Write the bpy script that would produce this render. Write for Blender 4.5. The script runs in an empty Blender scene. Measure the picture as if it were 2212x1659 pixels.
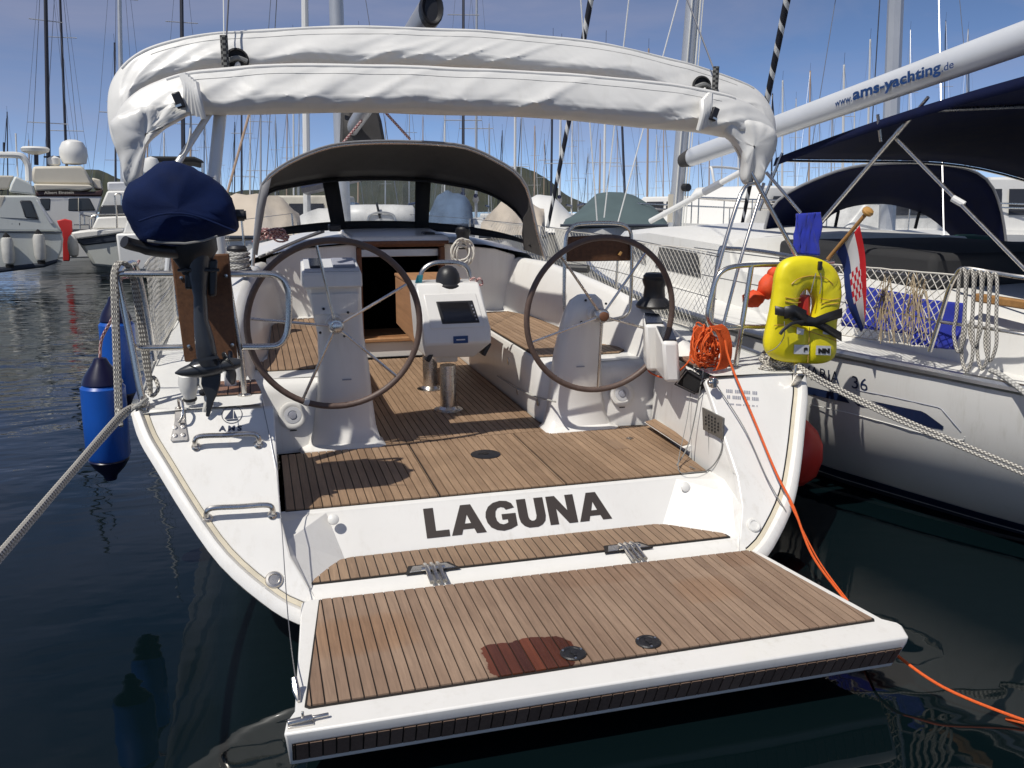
import bpy, bmesh, math, random
from mathutils import Vector, Matrix, noise
random.seed(7)
rad = math.radians
scene = bpy.context.scene
COL = scene.collection

# ---------------------------------------------------------------- camera
# boat frame: X to starboard, Y towards the bow, Z up, metres, water at the stern z = 0
FOC, PCX, PCY = 1866.0, 1106.0, 829.5
RM = Matrix(((0.95958727, -0.05749714, 0.27547477),
             (-0.28137421, -0.21190838, 0.93590779),
             (0.00456339, -0.97559670, -0.21952280)))
CAM = Vector((-1.23, -3.55, 2.05))
TRIM = Matrix.Rotation(rad(1.4), 4, 'X')            # the yacht floats slightly bow-up
IDENT = Matrix.Identity(4)
cd = bpy.data.cameras.new('camera')
cam = bpy.data.objects.new('camera', cd); COL.objects.link(cam)
cd.sensor_width = 36.0; cd.lens = FOC / 2212.0 * 36.0; cd.clip_start = 0.05; cd.clip_end = 6000
cm = Matrix.Identity(4)
for i, v in enumerate((Vector((1, 0, 0)), Vector((0, -1, 0)), Vector((0, 0, -1)))):
    w = RM @ v
    for r in range(3): cm[r][i] = w[r]
for r in range(3): cm[r][3] = CAM[r]
cam.matrix_world = TRIM @ cm
scene.camera = cam

# ---------------------------------------------------------------- sky, sun, exposure
SUN_DIR = (TRIM.to_3x3() @ Vector((0.82, 0.50, -1.45))).normalized()     # the way the light travels
el = math.asin(-SUN_DIR.z); az = math.atan2(-SUN_DIR.x, -SUN_DIR.y)
world = bpy.data.worlds.new('World'); scene.world = world; world.use_nodes = True
nt = world.node_tree; nt.nodes.clear()
def wn(t, **k):
    n = nt.nodes.new(t)
    for a, b in k.items(): setattr(n, a, b)
    return n
sky = wn('ShaderNodeTexSky', sky_type='NISHITA', sun_disc=False, sun_elevation=el, sun_rotation=az,
         altitude=5500, air_density=0.66, dust_density=0.0, ozone_density=2.0)
tc = wn('ShaderNodeTexCoord'); mp = wn('ShaderNodeMapping'); mp.inputs['Scale'].default_value = (1.0, 1.0, 3.6)
nz = wn('ShaderNodeTexNoise'); nz.inputs['Scale'].default_value = 2.3; nz.inputs['Detail'].default_value = 7; nz.inputs['Roughness'].default_value = 0.58
nz.inputs['Distortion'].default_value = 0.6
rp = wn('ShaderNodeValToRGB'); rp.color_ramp.elements[0].position = 0.34; rp.color_ramp.elements[1].position = 0.72
rp.color_ramp.elements[0].color = (0, 0, 0, 1); rp.color_ramp.elements[1].color = (0.60, 0.60, 0.60, 1)
mx = wn('ShaderNodeMix', data_type='RGBA'); mx.inputs[7].default_value = (2.7, 2.75, 3.7, 1)
bg = wn('ShaderNodeBackground'); bg.inputs['Strength'].default_value = 0.098
wo = wn('ShaderNodeOutputWorld')
L = nt.links.new
L(tc.outputs['Generated'], mp.inputs['Vector']); L(mp.outputs['Vector'], nz.inputs['Vector']); L(nz.outputs['Fac'], rp.inputs['Fac'])
L(rp.outputs['Color'], mx.inputs['Factor']); L(sky.outputs['Color'], mx.inputs[6]); L(mx.outputs[2], bg.inputs['Color']); L(bg.outputs['Background'], wo.inputs['Surface'])
sd = bpy.data.lights.new('sun', 'SUN'); sd.energy = 3.15; sd.angle = rad(0.55); sd.color = (1.0, 0.955, 0.88)
sun = bpy.data.objects.new('sun', sd); COL.objects.link(sun)
sun.rotation_euler = SUN_DIR.to_track_quat('-Z', 'Y').to_euler()
sun.location = (-10, -5, 30)
scene.view_settings.view_transform = 'Standard'; scene.view_settings.look = 'None'
scene.view_settings.exposure = 0.36; scene.view_settings.gamma = 1.0; scene.view_settings.use_curve_mapping = False

# ---------------------------------------------------------------- measuring helpers (boat frame)
def bray(px, py): return RM @ Vector(((px - PCX) / FOC, (py - PCY) / FOC, 1.0))
def bY(px, py, y): w = bray(px, py); return CAM + w * ((y - CAM.y) / w.y)
def bZ(px, py, z): w = bray(px, py); return CAM + w * ((z - CAM.z) / w.z)
def bX(px, py, x): w = bray(px, py); return CAM + w * ((x - CAM.x) / w.x)
def bD(px, py, d): return CAM + bray(px, py) * d
TKY, TKZ, TKS = 0.05, 0.20, 0.9
def bT(px, py, off=0.0):                                # on the raked plane of the transom
    w = bray(px, py); t = (TKY + off + (CAM.z - TKZ) * TKS - CAM.y) / (w.y - TKS * w.z); return CAM + w * t
WCAM = TRIM @ CAM
def wray(px, py): return TRIM.to_3x3() @ bray(px, py)
def wG(px, py, z=0.0): w = wray(px, py); return WCAM + w * ((z - WCAM.z) / w.z)
def wD(px, py, d): w = wray(px, py); return WCAM + w * (d / math.hypot(w.x, w.y))    # at ground distance d

# ---------------------------------------------------------------- materials
MATS = {}
def mk(name, col, rough=0.5, metal=0.0, var=0.0, vscale=3.0, bump=0.0, bscale=40.0, coat=0.0, sheen=0.0, col2=None, dirt=0.0, spec=None):
    m = bpy.data.materials.new(name); m.use_nodes = True; MATS[name] = m
    t = m.node_tree; b = t.nodes['Principled BSDF']; ln = t.links.new
    b.inputs['Base Color'].default_value = (*col, 1); b.inputs['Roughness'].default_value = rough; b.inputs['Metallic'].default_value = metal
    if coat: b.inputs['Coat Weight'].default_value = coat; b.inputs['Coat Roughness'].default_value = 0.08
    if sheen: b.inputs['Sheen Weight'].default_value = sheen
    if spec is not None: b.inputs['Specular IOR Level'].default_value = spec
    g = t.nodes.new('ShaderNodeNewGeometry')
    if var or col2:
        n = t.nodes.new('ShaderNodeTexNoise'); n.inputs['Scale'].default_value = vscale; n.inputs['Detail'].default_value = 6; n.inputs['Roughness'].default_value = 0.6
        ln(g.outputs['Position'], n.inputs['Vector'])
        r = t.nodes.new('ShaderNodeValToRGB'); r.color_ramp.elements[0].position = 0.32; r.color_ramp.elements[1].position = 0.7
        c2 = col2 or tuple(c * (1 - var) for c in col)
        r.color_ramp.elements[0].color = (*c2, 1); r.color_ramp.elements[1].color = (*col, 1)
        ln(n.outputs['Fac'], r.inputs['Fac']); ln(r.outputs['Color'], b.inputs['Base Color'])
        q = t.nodes.new('ShaderNodeMapRange'); q.inputs[3].default_value = max(0.02, rough * 0.8); q.inputs[4].default_value = min(1, rough * 1.25)
        ln(n.outputs['Fac'], q.inputs[0]); ln(q.outputs[0], b.inputs['Roughness'])
    if bump:
        n2 = t.nodes.new('ShaderNodeTexNoise'); n2.inputs['Scale'].default_value = bscale; n2.inputs['Detail'].default_value = 4
        ln(g.outputs['Position'], n2.inputs['Vector'])
        bp = t.nodes.new('ShaderNodeBump'); bp.inputs['Strength'].default_value = bump; bp.inputs['Distance'].default_value = 0.01
        ln(n2.outputs['Fac'], bp.inputs['Height']); ln(bp.outputs['Normal'], b.inputs['Normal'])
    return m
mk('gelcoat', (0.80, 0.785, 0.745), 0.30, var=0.06, vscale=2.4, coat=0.15, bump=0.02, bscale=6)
mk('gelcoat_deck', (0.74, 0.735, 0.70), 0.55, var=0.06, vscale=9, bump=0.25, bscale=350)
mk('groove', (0.70, 0.63, 0.48), 0.5, var=0.2, vscale=12)
mk('stainless', (0.66, 0.63, 0.585), 0.27, 1.0, var=0.1, vscale=25)
mk('alloy', (0.62, 0.63, 0.63), 0.33, 1.0, var=0.12, vscale=6)
mk('pole_white', (0.74, 0.74, 0.72), 0.3, 0.15, var=0.08, vscale=6)
mk('black_plastic', (0.016, 0.016, 0.018), 0.42, bump=0.1, bscale=200)
mk('motor_paint', (0.034, 0.037, 0.043), 0.34, var=0.25, vscale=9, coat=0.15)
mk('rim_leather', (0.135, 0.092, 0.075), 0.48, var=0.25, vscale=30, bump=0.15, bscale=300)
mk('caulk', (0.017, 0.014, 0.012), 0.6)
mk('vinyl', (0.72, 0.712, 0.68), 0.40, var=0.05, vscale=5, bump=0.05, bscale=25)
mk('seam', (0.60, 0.59, 0.55), 0.6)
mk('grey_canvas', (0.088, 0.084, 0.081), 0.9, var=0.2, vscale=8, bump=0.25, bscale=500, spec=0.2)
mk('grey_trim', (0.24, 0.24, 0.25), 0.6, var=0.1, vscale=10)
mk('dark_canvas', (0.02, 0.02, 0.021), 0.8, bump=0.2, bscale=300)
mk('navy_canvas', (0.005, 0.009, 0.042), 0.9, var=0.35, vscale=7, bump=0.3, bscale=350, spec=0.15)
mk('motor_cover', (0.0035, 0.014, 0.068), 0.85, var=0.35, vscale=6, bump=0.3, bscale=350, spec=0.2)
mk('royal_cloth', (0.010, 0.025, 0.36), 0.85, var=0.35, vscale=9, bump=0.3, bscale=200, sheen=0.2)
mk('fender_blue', (0.006, 0.085, 0.42), 0.33, var=0.2, vscale=6, col2=(0.008, 0.07, 0.33))
mk('fender_navy', (0.006, 0.006, 0.030), 0.3)
mk('fender_white', (0.62, 0.61, 0.56), 0.45, var=0.2, vscale=5)
mk('red_plastic', (0.62, 0.035, 0.022), 0.4, var=0.15, vscale=8)
mk('yellow_vinyl', (0.84, 0.72, 0.012), 0.42, var=0.08, vscale=9, bump=0.12, bscale=20)
mk('orange_rope', (0.85, 0.13, 0.018), 0.75, var=0.3, vscale=120, bump=0.4, bscale=300)
mk('orange_cloth', (0.80, 0.085, 0.02), 0.7, var=0.3, vscale=20)
mk('screen', (0.006, 0.007, 0.010), 0.08, coat=0.5)
mk('decal_blue', (0.010, 0.020, 0.060), 0.4)
mk('decal_brown', (0.048, 0.038, 0.033), 0.45)
mk('sticker_blue', (0.010, 0.045, 0.16), 0.4)
mk('sticker_white', (0.72, 0.72, 0.74), 0.45, var=0.25, vscale=40)
mk('print_grey', (0.30, 0.31, 0.36), 0.5)
mk('speaker_grey', (0.55, 0.56, 0.58), 0.45)
mk('grille_grey', (0.26, 0.25, 0.225), 0.45, 0.6, var=0.3, vscale=60)
mk('dark', (0.006, 0.006, 0.007), 0.9)
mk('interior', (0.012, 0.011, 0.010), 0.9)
mk('net_white', (0.66, 0.63, 0.56), 0.8)
mk('net_tan', (0.42, 0.33, 0.21), 0.85, var=0.3, vscale=60)
mk('wire', (0.30, 0.30, 0.31), 0.35, 0.9)
mk('line_white', (0.66, 0.66, 0.62), 0.8)
mk('line_grey', (0.22, 0.22, 0.21), 0.8)
mk('mast_alloy', (0.58, 0.59, 0.60), 0.42, 0.55, var=0.1, vscale=2)
mk('boom_grey', (0.42, 0.43, 0.45), 0.4, 0.35, var=0.1, vscale=3)
mk('boom_white', (0.70, 0.72, 0.74), 0.35, 0.1, var=0.06, vscale=3)
mk('mast_white', (0.70, 0.70, 0.68), 0.5)
mk('mast_dark', (0.02, 0.022, 0.035), 0.6)
mk('mast_tan', (0.45, 0.33, 0.24), 0.6)
mk('hull_grey', (0.70, 0.69, 0.655), 0.30, var=0.09, vscale=1.2, coat=0.2)
mk('boat_white', (0.76, 0.75, 0.71), 0.4, var=0.05, vscale=1.0)
mk('boat_cream', (0.66, 0.61, 0.50), 0.6, var=0.1, vscale=0.8)
mk('boat_beige', (0.58, 0.50, 0.40), 0.7, var=0.12, vscale=2.0)
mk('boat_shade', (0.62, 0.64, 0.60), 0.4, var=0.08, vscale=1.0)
mk('antifoul', (0.03, 0.04, 0.06), 0.7)
mk('bg_glass', (0.035, 0.036, 0.040), 0.12)
mk('brown_band', (0.05, 0.025, 0.022), 0.4)
mk('bg_red', (0.55, 0.03, 0.03), 0.5)
mk('hood_blue', (0.10, 0.15, 0.23), 0.8, var=0.3, vscale=2)
mk('bg_tarp', (0.085, 0.125, 0.13), 0.85, var=0.2, vscale=1.5)
mk('green_bag', (0.005, 0.06, 0.045), 0.7)
mk('staff_wood', (0.42, 0.22, 0.075), 0.45, var=0.3, vscale=30)
mk('flag_ball', (0.50, 0.27, 0.08), 0.4)
mk('hill_green', (0.022, 0.034, 0.016), 0.95, var=0.7, vscale=0.05, col2=(0.055, 0.052, 0.028))

def streaks(name, amount, tint):
    # faint runs of rain and dirt, and dull scuffs, on white mouldings
    t = MATS[name].node_tree; N = t.nodes.new; ln = t.links.new; b = t.nodes['Principled BSDF']; src = b.inputs['Base Color'].links[0].from_socket
    g = N('ShaderNodeNewGeometry'); mp = N('ShaderNodeMapping'); mp.inputs['Scale'].default_value = (22, 16, 1.6); ln(g.outputs['Position'], mp.inputs['Vector'])
    n = N('ShaderNodeTexNoise'); n.inputs['Scale'].default_value = 1.0; n.inputs['Detail'].default_value = 5; n.inputs['Roughness'].default_value = 0.7; ln(mp.outputs['Vector'], n.inputs['Vector'])
    n2 = N('ShaderNodeTexNoise'); n2.inputs['Scale'].default_value = 1.7; n2.inputs['Detail'].default_value = 3; ln(g.outputs['Position'], n2.inputs['Vector'])
    a = N('ShaderNodeMapRange'); a.inputs[1].default_value = 0.52; a.inputs[2].default_value = 0.78; ln(n.outputs['Fac'], a.inputs[0])
    c = N('ShaderNodeMapRange'); c.inputs[1].default_value = 0.40; c.inputs[2].default_value = 0.65; ln(n2.outputs['Fac'], c.inputs[0])
    m1 = N('ShaderNodeMath'); m1.operation = 'MULTIPLY'; ln(a.outputs[0], m1.inputs[0]); ln(c.outputs[0], m1.inputs[1])
    m2 = N('ShaderNodeMath'); m2.operation = 'MULTIPLY'; ln(m1.outputs[0], m2.inputs[0]); m2.inputs[1].default_value = amount
    x = N('ShaderNodeMix'); x.data_type = 'RGBA'; ln(m2.outputs[0], x.inputs['Factor']); ln(src, x.inputs[6]); x.inputs[7].default_value = (*tint, 1); ln(x.outputs[2], b.inputs['Base Color'])
streaks('gelcoat', 0.42, (0.50, 0.46, 0.38)); streaks('hull_grey', 0.5, (0.42, 0.40, 0.33)); streaks('vinyl', 0.35, (0.52, 0.50, 0.44)); streaks('boat_white', 0.45, (0.50, 0.46, 0.38)); streaks('boat_shade', 0.5, (0.40, 0.40, 0.35)); streaks('fender_blue', 0.4, (0.02, 0.05, 0.16))
def teak(name, a, b, wet=False, grain=90.0, dark=0.75):
    m = bpy.data.materials.new(name); m.use_nodes = True; MATS[name] = m
    t = m.node_tree; p = t.nodes['Principled BSDF']; ln = t.links.new
    N = t.nodes.new
    g = N('ShaderNodeNewGeometry'); oi = N('ShaderNodeObjectInfo')
    mp = N('ShaderNodeMapping'); mp.inputs['Scale'].default_value = (grain, grain * 0.055, grain)
    ln(g.outputs['Position'], mp.inputs['Vector'])
    n = N('ShaderNodeTexNoise'); n.inputs['Scale'].default_value = 1.0; n.inputs['Detail'].default_value = 7; n.inputs['Roughness'].default_value = 0.65
    ln(mp.outputs['Vector'], n.inputs['Vector'])
    n2 = N('ShaderNodeTexNoise'); n2.inputs['Scale'].default_value = 2.6; n2.inputs['Detail'].default_value = 5
    ln(g.outputs['Position'], n2.inputs['Vector'])
    r1 = N('ShaderNodeValToRGB'); r1.color_ramp.elements[0].position = 0.0; r1.color_ramp.elements[1].position = 1.0
    r1.color_ramp.elements[0].color = (*a, 1); r1.color_ramp.elements[1].color = (*b, 1)
    mxf = N('ShaderNodeMath'); mxf.operation = 'MULTIPLY_ADD'; mxf.inputs[1].default_value = 0.44; ln(oi.outputs['Random'], mxf.inputs[0])
    sc = N('ShaderNodeMapRange'); sc.inputs[1].default_value = 0.3; sc.inputs[2].default_value = 0.7; sc.inputs[3].default_value = 0.0; sc.inputs[4].default_value = 0.45
    ln(n2.outputs['Fac'], sc.inputs[0]); ln(sc.outputs[0], mxf.inputs[2]); ln(mxf.outputs[0], r1.inputs['Fac'])
    gr = N('ShaderNodeMapRange'); gr.inputs[1].default_value = 0.3; gr.inputs[2].default_value = 0.7; gr.inputs[3].default_value = dark; gr.inputs[4].default_value = 1.12
    ln(n.outputs['Fac'], gr.inputs[0])
    mu = N('ShaderNodeMix'); mu.data_type = 'RGBA'; mu.blend_type = 'MULTIPLY'; mu.inputs['Factor'].default_value = 1.0
    cr = N('ShaderNodeCombineColor'); [ln(gr.outputs[0], cr.inputs[i]) for i in range(3)]
    ln(r1.outputs['Color'], mu.inputs[6]); ln(cr.outputs['Color'], mu.inputs[7])
    out = mu.outputs[2]; p.inputs['Roughness'].default_value = 0.62
    if wet:
        # a patch of spilt water, as it lies on the boards (world x, y in metres), and a few rubbed orange-brown areas
        s = N('ShaderNodeSeparateXYZ'); ln(g.outputs['Position'], s.inputs[0])
        w = N('ShaderNodeTexNoise'); w.inputs['Scale'].default_value = 11.0; w.inputs['Detail'].default_value = 6; ln(g.outputs['Position'], w.inputs['Vector'])
        def axis(sock, c, h):
            d = N('ShaderNodeMath'); d.operation = 'SUBTRACT'; ln(sock, d.inputs[0]); d.inputs[1].default_value = c
            ab = N('ShaderNodeMath'); ab.operation = 'ABSOLUTE'; ln(d.outputs[0], ab.inputs[0])
            dv = N('ShaderNodeMath'); dv.operation = 'DIVIDE'; ln(ab.outputs[0], dv.inputs[0]); dv.inputs[1].default_value = h
            pw = N('ShaderNodeMath'); pw.operation = 'POWER'; ln(dv.outputs[0], pw.inputs[0]); pw.inputs[1].default_value = 4.0
            return pw.outputs[0]
        def patch(cx, cy, hx, hy, soft, amp):
            ad = N('ShaderNodeMath'); ad.operation = 'ADD'; ln(axis(s.outputs[0], cx, hx), ad.inputs[0]); ln(axis(s.outputs[1], cy, hy), ad.inputs[1])
            wv = N('ShaderNodeMath'); wv.operation = 'MULTIPLY_ADD'; ln(w.outputs['Fac'], wv.inputs[0]); wv.inputs[1].default_value = amp; ln(ad.outputs[0], wv.inputs[2])
            mr = N('ShaderNodeMapRange'); ln(wv.outputs[0], mr.inputs[0]); mr.inputs[1].default_value = 1.0 + amp * 0.5; mr.inputs[2].default_value = 1.0 + amp * 0.5 - soft
            mr.inputs[3].default_value = 0.0; mr.inputs[4].default_value = 1.0
            return mr.outputs[0]
        for (cx, cy, hx, hy, soft, amp, colr, fac) in wet:
            k = patch(cx, cy, hx, hy, soft, amp)
            mm = N('ShaderNodeMath'); mm.operation = 'MULTIPLY'; ln(k, mm.inputs[0]); mm.inputs[1].default_value = fac
            x = N('ShaderNodeMix'); x.data_type = 'RGBA'; x.blend_type = 'MULTIPLY'; ln(mm.outputs[0], x.inputs['Factor']); ln(out, x.inputs[6]); x.inputs[7].default_value = (*colr, 1)
            if fac == 1.0:
                rc = N('ShaderNodeMix'); rc.data_type = 'RGBA'; ln(oi.outputs['Random'], rc.inputs['Factor']); rc.inputs[6].default_value = (0.24, 0.13, 0.105, 1); rc.inputs[7].default_value = (0.55, 0.235, 0.15, 1); ln(rc.outputs[2], x.inputs[7])
            out = x.outputs[2]
            if fac == 1.0:
                rr = N('ShaderNodeMapRange'); ln(k, rr.inputs[0]); rr.inputs[3].default_value = 0.62; rr.inputs[4].default_value = 0.12; ln(rr.outputs[0], p.inputs['Roughness'])
    ln(out, p.inputs['Base Color'])
    bp = N('ShaderNodeBump'); bp.inputs['Strength'].default_value = 0.25; bp.inputs['Distance'].default_value = 0.004
    ln(n.outputs['Fac'], bp.inputs['Height']); ln(bp.outputs['Normal'], p.inputs['Normal'])
    return m
teak('teak_sole', (0.21, 0.132, 0.078), (0.42, 0.280, 0.175))
teak('teak_step', (0.21, 0.135, 0.085), (0.39, 0.265, 0.17))
teak('teak_platform', (0.205, 0.130, 0.086), (0.375, 0.262, 0.182), wet=[
    (-0.315, -0.70, 0.185, 0.125, 0.10, 1.9, (0.42, 0.16, 0.10), 1.0),
    (-0.93, -0.36, 0.26, 0.17, 0.9, 0.9, (0.95, 0.74, 0.50), 0.45),
    (0.62, -0.38, 0.16, 0.13, 0.9, 1.0, (0.88, 0.68, 0.50), 0.4),
    (0.92, -0.12, 0.10, 0.10, 0.9, 1.0, (0.80, 0.66, 0.55), 0.5),
    (0.2, -0.1, 0.25, 0.12, 0.9, 1.0, (0.88, 0.78, 0.70), 0.5)])
teak('teak_shaded', (0.10, 0.066, 0.05), (0.21, 0.145, 0.11))  # platform teak darkened: shade of the overhanging after face put into its colour
teak('teak_red', (0.17, 0.085, 0.055), (0.30, 0.165, 0.11))
teak('wood_board', (0.10, 0.042, 0.017), (0.17, 0.075, 0.03), grain=40, dark=0.6)
teak('wood_cabin', (0.34, 0.17, 0.075), (0.42, 0.22, 0.10), grain=25)
teak('wood_frame', (0.15, 0.06, 0.03), (0.20, 0.085, 0.04), grain=30)

def uvmat(name, build):
    m = bpy.data.materials.new(name); m.use_nodes = True; MATS[name] = m
    t = m.node_tree; p = t.nodes['Principled BSDF']
    u = t.nodes.new('ShaderNodeUVMap'); build(t, p, u.outputs['UV'], t.nodes.new, t.links.new)
def ropemat(name, ca, cb, su, sv, flecks=0.5):
    def f(t, p, uv, N, ln):
        mp = N('ShaderNodeMapping'); mp.inputs['Scale'].default_value = (su, sv, 1); ln(uv, mp.inputs['Vector'])
        ck = N('ShaderNodeTexChecker'); ck.inputs['Scale'].default_value = 1.0; ck.inputs['Color1'].default_value = (*ca, 1); ck.inputs['Color2'].default_value = (*cb, 1)
        ln(mp.outputs['Vector'], ck.inputs['Vector']); ln(ck.outputs['Color'], p.inputs['Base Color']); p.inputs['Roughness'].default_value = 0.85
        bp = N('ShaderNodeBump'); bp.inputs['Strength'].default_value = 0.6; bp.inputs['Distance'].default_value = 0.003; ln(ck.outputs['Fac'], bp.inputs['Height']); ln(bp.outputs['Normal'], p.inputs['Normal'])
    uvmat(name, f)
ropemat('rope_fleck', (0.60, 0.57, 0.50), (0.14, 0.13, 0.12), 8, 90)
ropemat('rope_grey', (0.52, 0.51, 0.47), (0.27, 0.265, 0.25), 6, 70)
ropemat('rope_pink', (0.66, 0.50, 0.46), (0.25, 0.06, 0.07), 6, 55)
ropemat('rope_black', (0.02, 0.02, 0.022), (0.16, 0.16, 0.15), 6, 75)
def stripes(t, p, uv, N, ln):
    s = N('ShaderNodeSeparateXYZ'); ln(uv, s.inputs[0])
    a = N('ShaderNodeMath'); a.operation = 'MULTIPLY_ADD'; ln(s.outputs[1], a.inputs[0]); a.inputs[1].default_value = 2.6; ln(s.outputs[0], a.inputs[2])
    fr = N('ShaderNodeMath'); fr.operation = 'FRACT'; ln(a.outputs[0], fr.inputs[0])
    gt = N('ShaderNodeMath'); gt.operation = 'GREATER_THAN'; ln(fr.outputs[0], gt.inputs[0]); gt.inputs[1].default_value = 0.70
    mx = N('ShaderNodeMix'); mx.data_type = 'RGBA'; ln(gt.outputs[0], mx.inputs['Factor']); mx.inputs[6].default_value = (0.010, 0.011, 0.018, 1); mx.inputs[7].default_value = (0.62, 0.62, 0.60, 1)
    ln(mx.outputs[2], p.inputs['Base Color']); p.inputs['Roughness'].default_value = 0.8
uvmat('furled_stripe', stripes)
def flagm(t, p, uv, N, ln):
    s = N('ShaderNodeSeparateXYZ'); ln(uv, s.inputs[0])
    r = N('ShaderNodeValToRGB'); r.color_ramp.interpolation = 'CONSTANT'
    e = r.color_ramp.elements; e[0].position = 0; e[0].color = (0.015, 0.04, 0.20, 1); e[1].position = 0.36; e[1].color = (0.74, 0.74, 0.76, 1)
    x = e.new(0.76); x.color = (0.58, 0.012, 0.02, 1)
    ln(s.outputs[1], r.inputs['Fac'])
    mp = N('ShaderNodeMapping'); mp.inputs['Scale'].default_value = (14.4, 10.7, 1); ln(uv, mp.inputs['Vector'])
    ck = N('ShaderNodeTexChecker'); ck.inputs['Scale'].default_value = 1.0; ck.inputs['Color1'].default_value = (0.58, 0.012, 0.03, 1); ck.inputs['Color2'].default_value = (0.74, 0.72, 0.74, 1); ln(mp.outputs['Vector'], ck.inputs['Vector'])
    def band(sock, lo, hi):
        a = N('ShaderNodeMath'); a.operation = 'GREATER_THAN'; ln(sock, a.inputs[0]); a.inputs[1].default_value = lo
        b = N('ShaderNodeMath'); b.operation = 'LESS_THAN'; ln(sock, b.inputs[0]); b.inputs[1].default_value = hi
        c = N('ShaderNodeMath'); c.operation = 'MULTIPLY'; ln(a.outputs[0], c.inputs[0]); ln(b.outputs[0], c.inputs[1]); return c.outputs[0]
    c = N('ShaderNodeMath'); c.operation = 'MULTIPLY'; ln(band(s.outputs[0], 0.353, 0.70), c.inputs[0]); ln(band(s.outputs[1], 0.28, 0.78), c.inputs[1])
    mx = N('ShaderNodeMix'); mx.data_type = 'RGBA'; ln(c.outputs[0], mx.inputs['Factor']); ln(r.outputs['Color'], mx.inputs[6]); ln(ck.outputs['Color'], mx.inputs[7])
    ln(mx.outputs[2], p.inputs['Base Color']); p.inputs['Roughness'].default_value = 0.75
uvmat('flag_cloth', flagm)

def glassmat(name, tint, haze):
    m = bpy.data.materials.new(name); m.use_nodes = True; MATS[name] = m
    t = m.node_tree; t.nodes.clear(); N = t.nodes.new; ln = t.links.new
    o = N('ShaderNodeOutputMaterial'); tr = N('ShaderNodeBsdfTransparent'); tr.inputs['Color'].default_value = (*tint, 1)
    gl = N('ShaderNodeBsdfGlossy'); gl.inputs['Roughness'].default_value = 0.06; df = N('ShaderNodeBsdfDiffuse'); df.inputs['Color'].default_value = (0.7, 0.7, 0.68, 1)
    g = N('ShaderNodeNewGeometry'); n = N('ShaderNodeTexNoise'); n.inputs['Scale'].default_value = 5; n.inputs['Detail'].default_value = 6; ln(g.outputs['Position'], n.inputs['Vector'])
    mr = N('ShaderNodeMapRange'); mr.inputs[1].default_value = 0.4; mr.inputs[2].default_value = 0.75; mr.inputs[3].default_value = 0.02; mr.inputs[4].default_value = haze; ln(n.outputs['Fac'], mr.inputs[0])
    bp = N('ShaderNodeBump'); bp.inputs['Strength'].default_value = 0.35; bp.inputs['Distance'].default_value = 0.02; ln(n.outputs['Fac'], bp.inputs['Height']); ln(bp.outputs['Normal'], gl.inputs['Normal'])
    a = N('ShaderNodeMixShader'); ln(mr.outputs[0], a.inputs[0]); ln(tr.outputs[0], a.inputs[1]); ln(df.outputs[0], a.inputs[2])
    lw = N('ShaderNodeLayerWeight'); pw_ = N('ShaderNodeMath'); pw_.operation = 'POWER'; ln(lw.outputs['Facing'], pw_.inputs[0]); pw_.inputs[1].default_value = 4.0; fr = N('ShaderNodeMath'); fr.operation = 'MULTIPLY_ADD'; ln(pw_.outputs[0], fr.inputs[0]); fr.inputs[1].default_value = 0.6; fr.inputs[2].default_value = 0.04
    b = N('ShaderNodeMixShader'); ln(fr.outputs[0], b.inputs[0]); ln(a.outputs[0], b.inputs[1]); ln(gl.outputs[0], b.inputs[2]); ln(b.outputs[0], o.inputs['Surface'])
glassmat('clear_vinyl', (0.90, 0.91, 0.92), 0.38)

m = bpy.data.materials.new('water'); m.use_nodes = True; MATS['water'] = m
t = m.node_tree; p = t.nodes['Principled BSDF']; N = t.nodes.new; ln = t.links.new
p.inputs['Base Color'].default_value = (0.0022, 0.0062, 0.0075, 1); p.inputs['Roughness'].default_value = 0.025; p.inputs['IOR'].default_value = 1.333
g = N('ShaderNodeNewGeometry'); mp = N('ShaderNodeMapping'); mp.inputs['Scale'].default_value = (0.8, 1.5, 1.0); mp.inputs['Rotation'].default_value = (0, 0, 0.5); ln(g.outputs['Position'], mp.inputs['Vector'])
n1 = N('ShaderNodeTexNoise'); n1.inputs['Scale'].default_value = 0.55; n1.inputs['Detail'].default_value = 3; n1.inputs['Distortion'].default_value = 0.5; ln(mp.outputs['Vector'], n1.inputs['Vector'])
n2 = N('ShaderNodeTexNoise'); n2.inputs['Scale'].default_value = 3.2; n2.inputs['Detail'].default_value = 2; ln(mp.outputs['Vector'], n2.inputs['Vector'])
ad = N('ShaderNodeMath'); ad.operation = 'MULTIPLY_ADD'; ln(n2.outputs['Fac'], ad.inputs[0]); ad.inputs[1].default_value = 0.14; ln(n1.outputs['Fac'], ad.inputs[2])
# wind ripples come up out in the open fairway, the berth itself lies calm
sp = N('ShaderNodeSeparateXYZ'); ln(g.outputs['Position'], sp.inputs[0])
mr = N('ShaderNodeMapRange'); mr.inputs[1].default_value = 0.5; mr.inputs[2].default_value = 9.0; mr.inputs[3].default_value = 0.10; mr.inputs[4].default_value = 0.55; ln(sp.outputs[1], mr.inputs[0])
bp = N('ShaderNodeBump'); bp.inputs['Distance'].default_value = 0.12; ln(mr.outputs[0], bp.inputs['Strength']); ln(ad.outputs[0], bp.inputs['Height']); ln(bp.outputs['Normal'], p.inputs['Normal'])

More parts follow.
